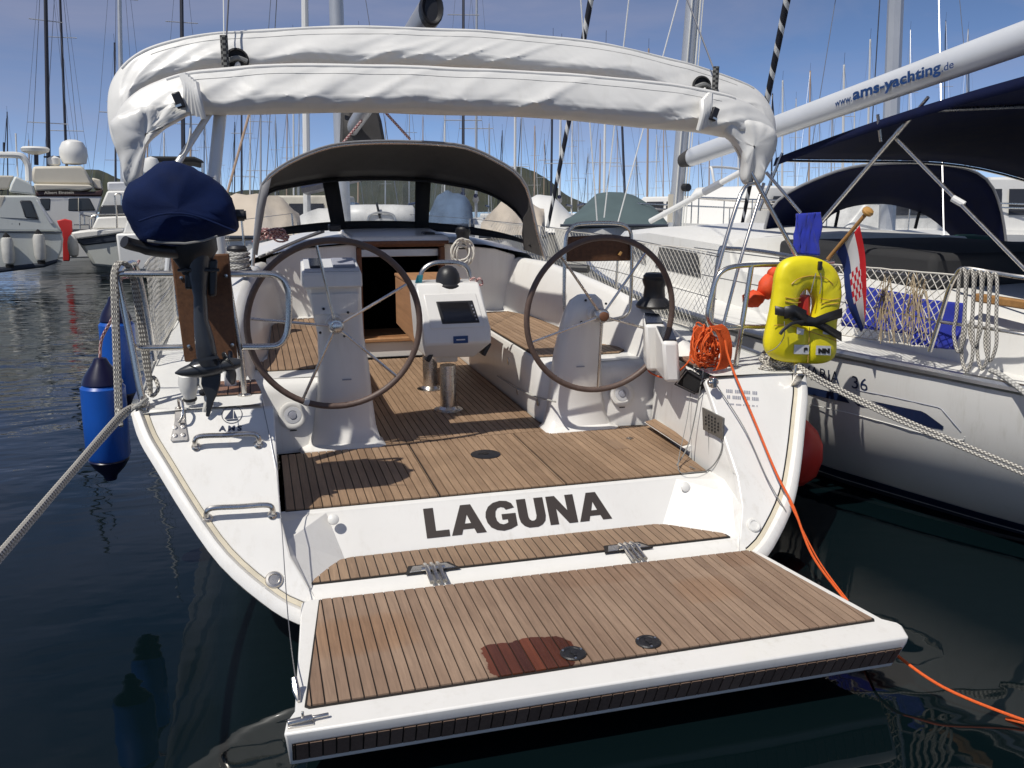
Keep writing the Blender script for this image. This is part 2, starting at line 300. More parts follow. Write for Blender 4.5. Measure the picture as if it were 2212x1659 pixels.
# ---------------------------------------------------------------- mesh building
class Frame: M = TRIM
class MB:
    def __init__(s): s.v = []; s.f = []; s.uv = {}; s.flat = set()
    def add(s, vs, fs, uvs=None, flat=False):
        o = len(s.v); s.v += [Vector(v) for v in vs]
        for fc in fs:
            if flat: s.flat.add(len(s.f))
            s.f.append([o + i for i in fc])
        if uvs:
            for i, u in enumerate(uvs): s.uv[o + i] = u
        return s
    def box(s, c, d, rot=None, flat=True):
        c = Vector(c); vs = []
        for x in (-.5, .5):
            for y in (-.5, .5):
                for z in (-.5, .5):
                    q = Vector((x * d[0], y * d[1], z * d[2]))
                    if rot is not None: q = rot @ q
                    vs.append(c + q)
        return s.add(vs, [(0, 1, 3, 2), (4, 6, 7, 5), (0, 4, 5, 1), (2, 3, 7, 6), (0, 2, 6, 4), (1, 5, 7, 3)], flat=flat)
    def hexa(s, b, t, flat=True):                       # bottom quad, top quad
        return s.add(list(b) + list(t), [(3, 2, 1, 0), (4, 5, 6, 7), (0, 1, 5, 4), (1, 2, 6, 5), (2, 3, 7, 6), (3, 0, 4, 7)], flat=flat)
    def prism(s, poly, vec, flat=True):                 # closed polygon pushed along vec
        vec = Vector(vec); n = len(poly); a = [Vector(q) for q in poly]; b = [q + vec for q in a]
        return s.add(a + b, [tuple(range(n))[::-1], tuple(range(n, 2 * n))] + [(i, (i + 1) % n, n + (i + 1) % n, n + i) for i in range(n)], flat=flat)
    def tube(s, pts, r, n=8, cap=True, closed=False):
        pts = [Vector(q) for q in pts]; m = len(pts); up = None; rings = []; uvs = []; L = 0
        for i, q in enumerate(pts):
            if closed: d = pts[(i + 1) % m] - pts[i - 1]
            else: d = pts[min(i + 1, m - 1)] - pts[max(i - 1, 0)]
            if d.length < 1e-9: d = Vector((0, 0, 1))
            d.normalize()
            if up is None:
                a = Vector((0, 0, 1)) if abs(d.z) < 0.9 else Vector((1, 0, 0)); up = (a - d * a.dot(d)).normalized()
            else:
                up = up - d * up.dot(d); up = up.normalized() if up.length > 1e-6 else d.orthogonal().normalized()
            sd_ = d.cross(up); rr = r(i / (m - 1)) if callable(r) else (r[i] if isinstance(r, (list, tuple)) else r)
            if i: L += (q - pts[i - 1]).length
            for k in range(n):
                an = 2 * math.pi * k / n; rings.append(q + (up * math.cos(an) + sd_ * math.sin(an)) * rr); uvs.append((k / n, L))
        fs = []
        for i in range(m if closed else m - 1):
            j = (i + 1) % m
            for k in range(n): k2 = (k + 1) % n; fs.append((i * n + k, i * n + k2, j * n + k2, j * n + k))
        if cap and not closed: fs += [tuple(range(n))[::-1], tuple(range((m - 1) * n, m * n))]
        return s.add(rings, fs, uvs)
    def lathe(s, prof, o, ax=(0, 0, 1), n=24):          # prof: (radius, along)
        o = Vector(o); ax = Vector(ax).normalized(); u = ax.orthogonal().normalized(); w = ax.cross(u); vs = []; fs = []
        for (r, h) in prof:
            for k in range(n): an = 2 * math.pi * k / n; vs.append(o + ax * h + (u * math.cos(an) + w * math.sin(an)) * max(r, 1e-4))
        for i in range(len(prof) - 1):
            for k in range(n): k2 = (k + 1) % n; fs.append((i * n + k, i * n + k2, (i + 1) * n + k2, (i + 1) * n + k))
        fs += [tuple(range(n))[::-1], tuple(range((len(prof) - 1) * n, len(prof) * n))]
        return s.add(vs, fs)
    def grid(s, rows, uvs=None, flat=False, closed=False):
        m = len(rows); n = len(rows[0]); vs = [q for r in rows for q in r]; fs = []
        for i in range(m - 1):
            for j in range(n if closed else n - 1): j2 = (j + 1) % n; fs.append((i * n + j, i * n + j2, (i + 1) * n + j2, (i + 1) * n + j))
        return s.add(vs, fs, [u for r in uvs for u in r] if uvs else None, flat)
    def build(s, name, mat, parent=None, bevel=0.0, smooth=35, solid=0.0, label=None, kind=None, sub=0, M=None, recalc=True):
        me = bpy.data.meshes.new(name); FM = M or Frame.M
        org = Vector(parent['org']) if parent is not None else Vector((0, 0, 0))
        top = parent is None
        vs = [FM @ v for v in s.v]
        if top and vs:
            lo = Vector([min(v[i] for v in vs) for i in range(3)]); hi = Vector([max(v[i] for v in vs) for i in range(3)])
            org = Vector(((lo.x + hi.x) / 2, (lo.y + hi.y) / 2, lo.z))
        me.from_pydata([v - org for v in vs], [], s.f)
        if s.uv:
            ul = me.uv_layers.new(name='UVMap')
            for lp in me.loops: ul.data[lp.index].uv = s.uv.get(lp.vertex_index, (0, 0))
        if recalc:
            bm = bmesh.new(); bm.from_mesh(me); bmesh.ops.recalc_face_normals(bm, faces=bm.faces); bm.to_mesh(me); bm.free()
        for i, pl in enumerate(me.polygons): pl.use_smooth = i not in s.flat
        if smooth: me.set_sharp_from_angle(angle=rad(smooth))
        me.materials.append(MATS[mat])
        o = bpy.data.objects.new(name, me); COL.objects.link(o)
        if top: o.location = org
        else: o.parent = parent
        o['org'] = list(org) if top else parent['org']
        if solid: md = o.modifiers.new('solid', 'SOLIDIFY'); md.thickness = solid; md.offset = 0
        if bevel: md = o.modifiers.new('bevel', 'BEVEL'); md.width = bevel; md.segments = 2; md.limit_method = 'ANGLE'; md.angle_limit = rad(35)
        if sub: md = o.modifiers.new('sub', 'SUBSURF'); md.levels = sub; md.render_levels = sub
        if label: o['label'] = label
        if kind: o['kind'] = kind
        return o
def tag(o, label, cat, group=None):
    o['label'] = label; o['category'] = cat
    if group: o['group'] = group
    return o
def thing(name, label, cat, loc, group=None, M=None):
    o = bpy.data.objects.new(name, None); COL.objects.link(o); o.empty_display_size = 0.1
    w = (M or Frame.M) @ Vector(loc); o.location = w; o['org'] = list(w)
    return tag(o, label, cat, group)
def spline(pts, k=6, closed=False):
    pts = [Vector(q) for q in pts]; out = []; n = len(pts)
    for i in range(n if closed else n - 1):
        if closed: a, b, c, d = pts[i - 1], pts[i], pts[(i + 1) % n], pts[(i + 2) % n]
        else: a, b, c, d = pts[max(i - 1, 0)], pts[i], pts[i + 1], pts[min(i + 2, n - 1)]
        for j in range(k):
            t = j / k; out.append(0.5 * ((2 * b) + (c - a) * t + (2 * a - 5 * b + 4 * c - d) * t * t + (3 * b - a - 3 * c + d) * t ** 3))
    if not closed: out.append(pts[-1])
    return out
def sag(a, b, s, n=14):
    a = Vector(a); b = Vector(b); return [a.lerp(b, i / n) - Vector((0, 0, 4 * s * (i / n) * (1 - i / n))) for i in range(n + 1)]
def lerp(a, b, t): return a + (b - a) * t
def interp(x, tab):
    if x <= tab[0][0]: return tab[0][1]
    for (a, b), (c, d) in zip(tab, tab[1:]):
        if x <= c: return b + (d - b) * (x - a) / (c - a)
    return tab[-1][1]
def clip(poly, ax, lim, keep):                          # half-plane clip of a 2-D polygon
    out = []
    for i, q in enumerate(poly):
        w = poly[i - 1]; a = (w[ax] - lim) * keep; b = (q[ax] - lim) * keep
        if (a < 0) != (b < 0): t = a / (a - b); out.append((w[0] + (q[0] - w[0]) * t, w[1] + (q[1] - w[1]) * t))
        if b >= 0: out.append(q)
    return out
def planks(parent, mat, poly, z, pitch=0.045, gap=0.0058, th=0.008, off=0.0, seams=(), name='plank', at=None, kind_ax=0, skip=None):
    """boards running along y across polygon (x, y); at(x, y, h) puts them in space"""
    at = at or (lambda x, y, h: Vector((x, y, z + h)))
    x0 = min(q[kind_ax] for q in poly); x1 = max(q[kind_ax] for q in poly)
    k = math.floor((x0 - off) / pitch)
    while off + k * pitch < x1:
        a = off + k * pitch + gap / 2; b = a + pitch - gap; k += 1
        c = clip(clip(poly, kind_ax, a, 1), kind_ax, b, -1)
        if len(c) < 3: continue
        ar = abs(sum(c[i - 1][0] * c[i][1] - c[i][0] * c[i - 1][1] for i in range(len(c)))) / 2
        if ar < 2e-4: continue
        dz = random.uniform(-0.0004, 0.0006)
        lo = [at(q[0], q[1], 0.0) for q in c]; hi = [at(q[0], q[1], th + dz) for q in c]
        n = len(c); m = MB(); m.add(lo + hi, [tuple(range(n, 2 * n))] + [(i, (i + 1) % n, n + (i + 1) % n, n + i) for i in range(n)], flat=True)
        m.build(name, mat, parent, smooth=0)
FONTOBJ = None
def text_mesh(body, size, bold=0.0, shear=0.0, space=1.0):
    """outline of built-in lettering as (verts, faces) in the xy plane, left-aligned on the baseline"""
    c = bpy.data.curves.new('t', 'FONT'); c.body = body; c.size = size; c.offset = bold; c.shear = shear; c.space_character = space; c.resolution_u = 4
    o = bpy.data.objects.new('t', c); COL.objects.link(o)
    dg = bpy.context.evaluated_depsgraph_get(); dg.update()
    me = bpy.data.meshes.new_from_object(o.evaluated_get(dg))
    vs = [v.co.copy() for v in me.vertices]; fs = [tuple(p.vertices) for p in me.polygons]
    bpy.data.objects.remove(o); bpy.data.curves.remove(c); bpy.data.meshes.remove(me)
    return vs, fs
def put_text(body, name, mat, parent, pos, fit=None, size=0.1, bold=0.0, shear=0.0, space=1.0, label=None):
    """pos(u, v) maps text coordinates (0..1 across the width, height in the same unit) into space"""
    vs, fs = text_mesh(body, size, bold, shear, space)
    x0 = min(v.x for v in vs); x1 = max(v.x for v in vs); y0 = min(v.y for v in vs); y1 = max(v.y for v in vs)
    m = MB(); m.add([pos((v.x - x0) / (x1 - x0), (v.y - y0) / (y1 - y0)) for v in vs], fs, flat=True)
    return m.build(name, mat, parent, smooth=0, label=label, recalc=False)
# ================================================================ the setting
Frame.M = IDENT
w_ = MB(); R_ = 3000
w_.add([(-R_, -R_, 0), (R_, -R_, 0), (R_, R_, 0), (-R_, R_, 0)], [(0, 1, 2, 3)])
o = w_.build('water', 'water', smooth=0, recalc=False); o['kind'] = 'structure'

# ================================================================ the yacht seen from astern
Frame.M = TRIM
Y = thing('sailing_yacht', 'white sailing yacht with teak cockpit, twin wheels and lowered bathing platform, foreground centre', 'sailboat', (0, 3, 0))
def mir(pts): return [Vector((-q[0], q[1], q[2])) for q in pts]
# --- hull: outline of the transom (x, z) from sheer to keel, carried forward through stations
OUT = [(1.845, 0.985), (1.80, 0.88), (1.735, 0.78), (1.60, 0.58), (1.465, 0.41), (1.30, 0.272), (1.15, 0.185), (0.85, 0.09), (0.45, 0.03), (0.0, 0.0)]
OUT = [(q.x, q.z) for q in spline([Vector((a, 0, b)) for a, b in OUT], 3)]
NB = [i for i, q in enumerate(OUT) if q[1] >= 0.184][-1] + 1      # how far the rim runs down
def hull_pt(i, yy):
    x, z = OUT[i]
    ty = TKY + (z - TKZ) * TKS
    w = interp(yy, [(0, 1.0), (2.5, 1.035), (4.5, 1.02), (6.5, 0.88), (8.5, 0.55), (9.6, 0.25), (10.2, 0.02)])
    deep = interp(yy, [(0, 1.0), (3, 1.9), (6, 1.9), (10.2, 1.1)])
    zz = 0.985 - (0.985 - z) * deep + 0.012 * max(yy, 0) * (1 if i < 9 else 0.4)
    return Vector((x * w, ty if yy == 0 else max(yy, ty), zz))
rows = []
for yy in (0, 1.0, 2, 3, 4.5, 6.0, 7.5, 8.8, 9.6, 10.2):
    r = [hull_pt(i, yy) for i in range(len(OUT))]
    rows.append([Vector((-q.x, q.y, q.z)) for q in r] + [q for q in r[::-1]][1:])
MB().grid(rows).build('hull', 'gelcoat', Y, smooth=50)
def tp(x, z, off=0.0): return Vector((x, TKY + (z - TKZ) * TKS + off, z))
TN = Vector((0, -1, TKS)).normalized()                  # outward normal of the raked transom
# --- rim of the hull round the transom and the yellowed groove inside it
def inset(dx, dz=None):
    o_ = []
    for i in range(len(OUT)):
        a = Vector(OUT[max(i - 1, 0)]); b = Vector(OUT[min(i + 1, len(OUT) - 1)]); d = (b - a).normalized(); n = Vector((d.y, -d.x))
        if n.x > 0: n = -n
        q = Vector(OUT[i]) + n * dx; o_.append((q.x, q.y))
    return o_
IN1, IN2 = inset(0.058), inset(0.076)
for sgn, nm in ((-1, 'transom_rim'), (1, 'transom_rim')):
    m = MB(); rws = []
    for i in range(NB + 2):
        a, b = OUT[i], IN1[i]
        prof = [tp(a[0], a[1], 0.02), tp(a[0], a[1]) + TN * 0.014, tp(lerp(a[0], b[0], .3), lerp(a[1], b[1], .3)) + TN * 0.032, tp(lerp(a[0], b[0], .75), lerp(a[1], b[1], .75)) + TN * 0.032, tp(b[0], b[1]) + TN * 0.004, tp(b[0], b[1], 0.02)]
        rws.append([Vector((q.x * sgn, q.y, q.z)) for q in prof])
    m.grid(rws).build(nm, 'gelcoat', Y, smooth=50)
    m = MB(); m.grid([[Vector((tp(*IN1[i]).x * sgn, *(tp(*IN1[i]) + TN * 0.006)[1:])), Vector((tp(*IN2[i]).x * sgn, *(tp(*IN2[i]) + TN * 0.004)[1:]))] for i in range(NB + 1)]).build('rim_groove', 'groove', Y, smooth=50)
# --- quarter panels either side of the opening
XI = 1.19
def wing(sgn):
    pts = [(q[0], q[1]) for q in IN2[:NB]] + [(1.02, 0.225), (1.09, 0.30), (1.16, 0.42), (XI, 0.55), (XI, 0.99)]
    m = MB(); m.prism([Vector((tp(*q).x * sgn, tp(*q).y, tp(*q).z)) for q in pts], (0, 0.05, 0))
    m.build('quarter_panel', 'gelcoat', Y, bevel=0.008)
for s_ in (-1, 1): wing(s_)
# --- low middle of the transom with the boarding step
m = MB()
prof = [(0.02, 0.09), (0.05, 0.19), (0.10, 0.262), (0.14, 0.287), (0.46, 0.287)]
m.grid([[Vector((x, y_ + abs(x) * 0.0, z_)) for (y_, z_) in prof] for x in (-1.10, -0.4, 0.4, 1.10)])
m.build('transom_sill', 'gelcoat', Y, smooth=50)
STEP = [(-1.075, 0.195), (1.05, 0.165), (1.045, 0.20), (0.80, 0.405), (0.74, 0.425), (-0.87, 0.435), (-0.93, 0.42), (-1.06, 0.255)]
st = MB().prism([(a, b, 0.2865) for a, b in STEP], (0, 0, 0.010)).build('boarding_step', 'caulk', Y, smooth=0)
planks(st, 'teak_step', [(lerp(a, 0, .006), lerp(b, .3, .03)) for a, b in STEP], 0.2925)
# --- riser that carries the name, with the cheeks at its ends
RB, RT = (0.44, 0.286), (0.595, 0.478)
def rp_(x, t, o_=0.0): return Vector((x, lerp(RB[0], RT[0], t) - o_ * 0.78, lerp(RB[1], RT[1], t) + o_ * 0.62))
m = MB()
hw = [0.80, 0.90]
row = [[rp_(-hw[0] - .10 + .0, 0), rp_(-0.3, 0), rp_(0.3, 0), rp_(0.80, 0)], [rp_(-0.97, 1), rp_(-0.3, 1), rp_(0.3, 1), rp_(0.95, 1)]]
m.grid(row)
m.build('name_board', 'gelcoat', Y, smooth=0)
for sgn, xb, xt in ((-1, 0.90, 0.97), (1, 0.80, 0.95)):
    m = MB(); a = rp_(sgn * xb, 0); b = rp_(sgn * xt, 1)
    c = Vector((sgn * 1.085, 0.17, 0.287)); d = Vector((sgn * 1.165, 0.36, 0.45)); e = Vector((sgn * 1.19, 0.50, 0.488)); f_ = Vector((sgn * 1.19, 0.62, 0.488))
    m.add([a, b, c, d, e, f_, (sgn * 1.09, .14, .30), (sgn * 1.16, .248, .42), (sgn * 1.19, .365, .55), (sgn * 1.19, .64, .58), (sgn * 1.04, .06, .235)], [(0, 1, 3, 2), (1, 4, 3), (1, 5, 4), (6, 7, 3, 2), (7, 8, 4, 3), (8, 9, 5, 4), (10, 6, 2)], flat=True); m.build('step_cheek', 'gelcoat', Y, smooth=0)
m = MB(); m.hexa([rp_(-1.0, .97), rp_(1.0, .97), (1.0, .64, .47), (-1.0, .64, .47)], [rp_(-1.19, 1.03), rp_(1.19, 1.03), (1.19, .64, .492), (-1.19, .64, .492)]); m.build('sole_lip', 'gelcoat', Y, bevel=0.006)
# name in heavy lettering
GL = {
 'L': [[(0, 0), (.62, 0), (.62, .2), (.24, .2), (.24, 1), (0, 1)]],
 'A': [[(0, 0), (.25, 0), (.31, .18), (.66, .18), (.72, 0), (.98, 0), (.62, 1), (.36, 1)], [(.37, .35), (.49, .74), (.61, .35)]],
 'U': [[(0, 1), (0, .38), (.03, .2), (.12, .07), (.25, 0), (.5, 0), (.64, .06), (.74, .18), (.78, .36), (.78, 1), (.54, 1), (.54, .36), (.5, .25), (.42, .2), (.34, .2), (.27, .25), (.24, .36), (.24, 1)]],
 'N': [[(0, 0), (.23, 0), (.23, .56), (.58, 0), (.81, 0), (.81, 1), (.58, 1), (.58, .44), (.23, 1), (0, 1)]],
 'G': [[(.86, .44), (.48, .44), (.48, .62 - .35 + .36), (.48, .44), (.48, .26 + .0), (.62, .26), (.62, .22), (.5, .18), (.38, .22), (.3, .32), (.27, .5), (.3, .68), (.38, .79), (.5, .82), (.6, .77), (.65, .67), (.85, .72), (.8, .86), (.68, .97), (.5, 1.01), (.3, .98), (.13, .86), (.03, .7), (0, .5), (.03, .3), (.13, .12), (.3, .02), (.48, -.01), (.68, .03), (.86, .14)]],
}
GL['L'] = [[(0, 0), (.66, 0), (.66, .22), (.28, .22), (.28, 1), (0, 1)]]
GL['A'] = [[(0, 0), (.29, 0), (.345, .17), (.665, .17), (.72, 0), (1.01, 0), (.655, 1), (.355, 1)], [(.415, .36), (.505, .66), (.595, .36)]]
GL['U'] = [[(0, 1), (0, .38), (.03, .2), (.12, .07), (.26, -.01), (.53, -.01), (.67, .06), (.77, .18), (.81, .36), (.81, 1), (.53, 1), (.53, .38), (.50, .27), (.44, .22), (.37, .22), (.31, .27), (.28, .38), (.28, 1)]]
GL['N'] = [[(0, 0), (.26, 0), (.26, .54), (.58, 0), (.85, 0), (.85, 1), (.59, 1), (.59, .46), (.27, 1), (0, 1)]]
GL['G'] = [[(.90, .55), (.48, .55), (.48, .36), (.64, .36), (.64, .25), (.57, .215), (.49, .20), (.39, .24), (.32, .34), (.295, .5), (.32, .67), (.39, .77), (.49, .80), (.58, .77), (.63, .69), (.885, .745), (.82, .90), (.69, .99), (.49, 1.02), (.28, .97), (.12, .85), (.03, .68), (0, .5), (.03, .31), (.12, .14), (.28, .03), (.48, -.02), (.69, .02), (.90, .12)]]
ADV = {'L': .71, 'A': 1.04, 'G': .98, 'U': .90, 'N': .91}
def letter_mesh(ch):
    bm = bmesh.new(); edges = []
    for lp in GL[ch]:
        vs = [bm.verts.new((x, y, 0)) for x, y in lp]
        edges += [bm.edges.new((vs[i - 1], vs[i])) for i in range(len(vs))]
    bmesh.ops.triangle_fill(bm, edges=edges, use_beauty=True)
    bm.verts.index_update(); vv = [v.co.copy() for v in bm.verts]; ff = [tuple(v.index for v in f.verts) for f in bm.faces]; bm.free(); return vv, ff
xx = -0.487; tot = sum(ADV[c] for c in 'LAGUNA') - .06; sc_ = (1.0) / tot
for ch in 'LAGUNA':
    vv, ff = letter_mesh(ch); m = MB(); m.add([rp_(xx + v.x * sc_, 0.245 + v.y * 0.635, 0.0025) for v in vv], ff, flat=True)
    m.build('name_letter', 'decal_brown', Y, smooth=0, recalc=False); xx += ADV[ch] * sc_

# --- cockpit sole
SOLE = [(-1.165, 0.628), (1.155, 0.622), (1.265, 1.60), (1.20, 1.66), (0.56, 1.70), (0.57, 2.3), (0.56, 4.40), (-0.56, 4.40), (-0.57, 2.3), (-0.54, 1.63), (-1.15, 1.57)]
so = MB().prism([(a, b, 0.470) for a, b in SOLE], (0, 0, 0.022)).build('cockpit_sole', 'caulk', Y, smooth=0)
AFT = [(-1.158, 0.635), (1.15, 0.629), (1.258, 1.60), (0.57, 1.66), (-0.54, 1.62), (-1.155, 1.56)]
def strip(x0, x1, y0, y1): return [(x0, y0), (x1, y0), (x1, y1), (x0, y1)]
for (pa, pb) in ((-1.16, -0.392), (-0.380, 0.305), (0.317, 1.27)):
    planks(so, 'teak_sole', clip(clip(AFT, 0, pa, 1), 0, pb, -1), 0.492, off=pa - 0.002)
planks(so, 'teak_sole', [(-0.55, 1.63), (0.56, 1.665), (0.56, 4.39), (-0.55, 4.39)], 0.492, off=-0.392)
m = MB(); m.lathe([(0.088, 0), (0.090, 0.004), (0.082, 0.007), (0.0, 0.007)], (0.02, 1.25, 0.4995)); d_ = m.build('deck_plate', 'black_plastic', so)
m = MB(); m.lathe([(0.02, 0), (0.02, 0.004), (0, 0.004)], (0.02, 1.25, 0.506), n=12); m.box((0.0, 1.25, 0.508), (0.05, 0.008, 0.003)); m.build('plate_slot', 'caulk', so)
m = MB(); q = bZ(1330, 960, .5); m.box((q.x, q.y, 0.5012), (0.09, 0.20, 0.0016)); m.build('inspection_board', 'teak_step', so)
q = bZ(1360, 948, .5); m = MB(); m.tube([q + Vector((-.025, 0, .004)), q + Vector((0, 0, .012)), q + Vector((.025, 0, .004))], 0.004, 6); m.lathe([(.018, 0), (.018, .003), (0, .003)], q, n=12); m.build('lifting_ring', 'stainless', so)
# --- side walls of the helm area
def wall(name, pts, th, mat='gelcoat', bevel=0.01): return MB().prism(pts, th).build(name, mat, Y, bevel=bevel)
for sgn in (-1, 1):
    x0 = sgn * 1.172; x1 = sgn * 1.30
    m = MB(); rws = []
    for (y_, xa) in ((0.40, 1.19), (0.62, 1.185), (1.0, 1.215), (1.45, 1.265), (1.62, 1.28)):
        ztop = min(1.0, TKZ + (y_ - TKY) / TKS + 0.0) if y_ < 0.95 else 1.0
        rws.append([Vector((sgn * (xa + .0), y_, 0.475)), Vector((sgn * (xa + 0.008), y_, lerp(.475, ztop, .5))), Vector((sgn * (xa + 0.02), y_, ztop - 0.03)), Vector((sgn * (xa + 0.045), y_ + (.02 if y_ < .95 else 0), ztop)), Vector((sgn * (xa + (.06 if y_ < .95 else .15)), y_ + (.06 if y_ < .95 else 0), ztop - .01))])
    m.grid(rws); m.build('helm_side', 'gelcoat', Y, smooth=50)
    # little teak foot rest along the side
    if sgn > 0:
        fr = MB(); fr.hexa([(1.20, .93, .515), (1.275, .93, .515), (1.29, 1.53, .515), (1.215, 1.53, .515)], [(1.16, .93, .545), (1.235, .93, .56), (1.255, 1.53, .56), (1.18, 1.53, .545)]); f0 = fr.build('foot_rest', 'gelcoat', Y, bevel=.004)
        for k in range(2):
            a0 = k * .5; m = MB(); lo = [(lerp(1.163, 1.233, a0), .95), (lerp(1.163, 1.233, a0 + .46), .95), (lerp(1.184, 1.253, a0 + .46), 1.51), (lerp(1.184, 1.253, a0), 1.51)]
            zt = lambda a: lerp(.547, .561, a)
            m.hexa([(lo[0][0], lo[0][1], zt(a0)), (lo[1][0], lo[1][1], zt(a0 + .46)), (lo[2][0], lo[2][1], zt(a0 + .46)), (lo[3][0], lo[3][1], zt(a0))], [(lo[0][0], lo[0][1], zt(a0) + .007), (lo[1][0], lo[1][1], zt(a0 + .46) + .007), (lo[2][0], lo[2][1], zt(a0 + .46) + .007), (lo[3][0], lo[3][1], zt(a0) + .007)])
            m.build('plank', 'teak_sole', f0, smooth=0)
# --- seats: a locker either side with teak boards on top
for sgn in (-1, 1):
    m = MB(); rws = []
    sec = lambda y_, xi: [Vector((sgn * (xi + .01), y_, .48)), Vector((sgn * (xi + .0), y_, .56)), Vector((sgn * (xi - .0), y_, .86)), Vector((sgn * (xi + .015), y_, .905)), Vector((sgn * (xi + .05), y_, .918)), Vector((sgn * 1.34, y_, .918))]
    rws = [sec(4.45, .555), sec(2.4, .575), sec(1.98, .565), sec(1.86, .60), sec(1.80, .66)]
    m.grid(rws)
    e = rws[-1]; a_ = [Vector((q.x, q.y - .02, q.z)) for q in e]
    bot = [Vector((sgn * .60, 1.70, .48)), Vector((sgn * .60, 1.70, .56)), Vector((sgn * .63, 1.745, .84)), Vector((sgn * .65, 1.765, .885)), Vector((sgn * .68, 1.80, .905)), Vector((sgn * .70, 1.83, .917))]
    far = [Vector((sgn * 1.33, 1.64, .48)), Vector((sgn * 1.33, 1.64, .56)), Vector((sgn * 1.33, 1.69, .84)), Vector((sgn * 1.33, 1.71, .885)), Vector((sgn * 1.33, 1.74, .905)), Vector((sgn * 1.33, 1.80, .9175))]
    m.grid([rws[-1], bot, far])
    sb = m.build('seat_locker', 'gelcoat', Y, smooth=45)
    SP = [(sgn * .60, 2.02), (sgn * .60, 4.25), (sgn * 1.02, 4.25), (sgn * 1.14, 3.9), (sgn * 1.20, 2.4), (sgn * 1.32, 2.15), (sgn * 1.20, 2.02)]
    cb = MB().prism([(a, b, .910) for a, b in SP], (0, 0, .013)).build('seat_caulk', 'caulk', sb, smooth=0)
    planks(sb, 'teak_sole', [(a + (.004 if a < sgn * .9 else -.004), b) for a, b in SP], 0.923, off=sgn * .60 + .002)
    # loudspeaker and its cover ring on the after face
    c = Vector((sgn * 1.075, 1.668, .715)); nv = Vector((0, -1, .17))
    sp = MB().lathe([(.082, -.01), (.082, .010), (.074, .014), (.055, .012), (.05, .009), (.0, .008)], c, nv, 28).build('loudspeaker', 'boat_white', sb)
    MB().lathe([(.05, .0085), (.05, .013), (.03, .014), (.027, .010), (0, .010)], c, nv, 24).build('speaker_cone', 'speaker_grey', sb)
    MB().lathe([(.024, .011), (.022, .018), (0, .020)], c, nv, 16).build('speaker_dome', 'print_grey', sb)
    m = MB(); m.box(c + Vector((0, -.016, -.092)), (.04, .004, .007)); m.build('badge', 'black_plastic', sb)
    # locker latch and drain
    if sgn > 0:
        q = bY(1415, 865, 1.66); m = MB(); m.box(q, (.02, .02, .05)); m.tube([q + Vector((0, -.02, -.02)), q + Vector((.005, -.03, -.05))], .003, 6); m.build('latch', 'stainless', sb)
        for (px, py) in ((1098, 780), (1162, 868), (1118, 845)):
            q = bX(px, py, .572); m = MB(); m.box(q, (.012, .03, .05)); m.build('catch', 'stainless', sb, bevel=.003)
        m = MB(); pts = [bX(x, y, .552) for x, y in ((1075, 812), (1110, 835), (1150, 855), (1200, 868))]; m.tube(pts, .006, 6); m.build('grab_rope', 'rope_grey', sb)
# --- coamings (backrests) running aft from the cabin
def coaming(sgn):
    m = MB(); rws = []
    for (y_, xb, xt, zt, xo, zo) in ((4.45, 1.02, 1.13, 1.42, 1.46, 1.36), (3.9, 1.14, 1.22, 1.42, 1.50, 1.34), (3.2, 1.17, 1.28, 1.375, 1.54, 1.27), (2.6, 1.19, 1.31, 1.325, 1.55, 1.2), (2.2, 1.27, 1.33, 1.28, 1.56, 1.14), (1.95, 1.28, 1.35, 1.23, 1.56, 1.10), (1.70, 1.285, 1.355, 1.165, 1.56, 1.06), (1.45, 1.29, 1.36, 1.08, 1.55, 1.03), (1.30, 1.285, 1.35, 1.02, 1.54, 1.012)):
        rws.append([Vector((sgn * xb, y_, .90)), Vector((sgn * lerp(xb, xt, .45), y_, lerp(.9, zt, .5))), Vector((sgn * xt, y_, zt - .04)), Vector((sgn * (xt + .025), y_, zt - .008)), Vector((sgn * (xt + .06), y_, zt)), Vector((sgn * (xo - .05), y_, zo + .01)), Vector((sgn * xo, y_, zo - .02)), Vector((sgn * (xo + .03), y_, 1.0))])
    m.grid(rws); e = rws[-1]; m.add(e, [tuple(range(len(e)))])
    return m.build('coaming', 'gelcoat', Y, smooth=45)
CO = {s_: coaming(s_) for s_ in (-1, 1)}
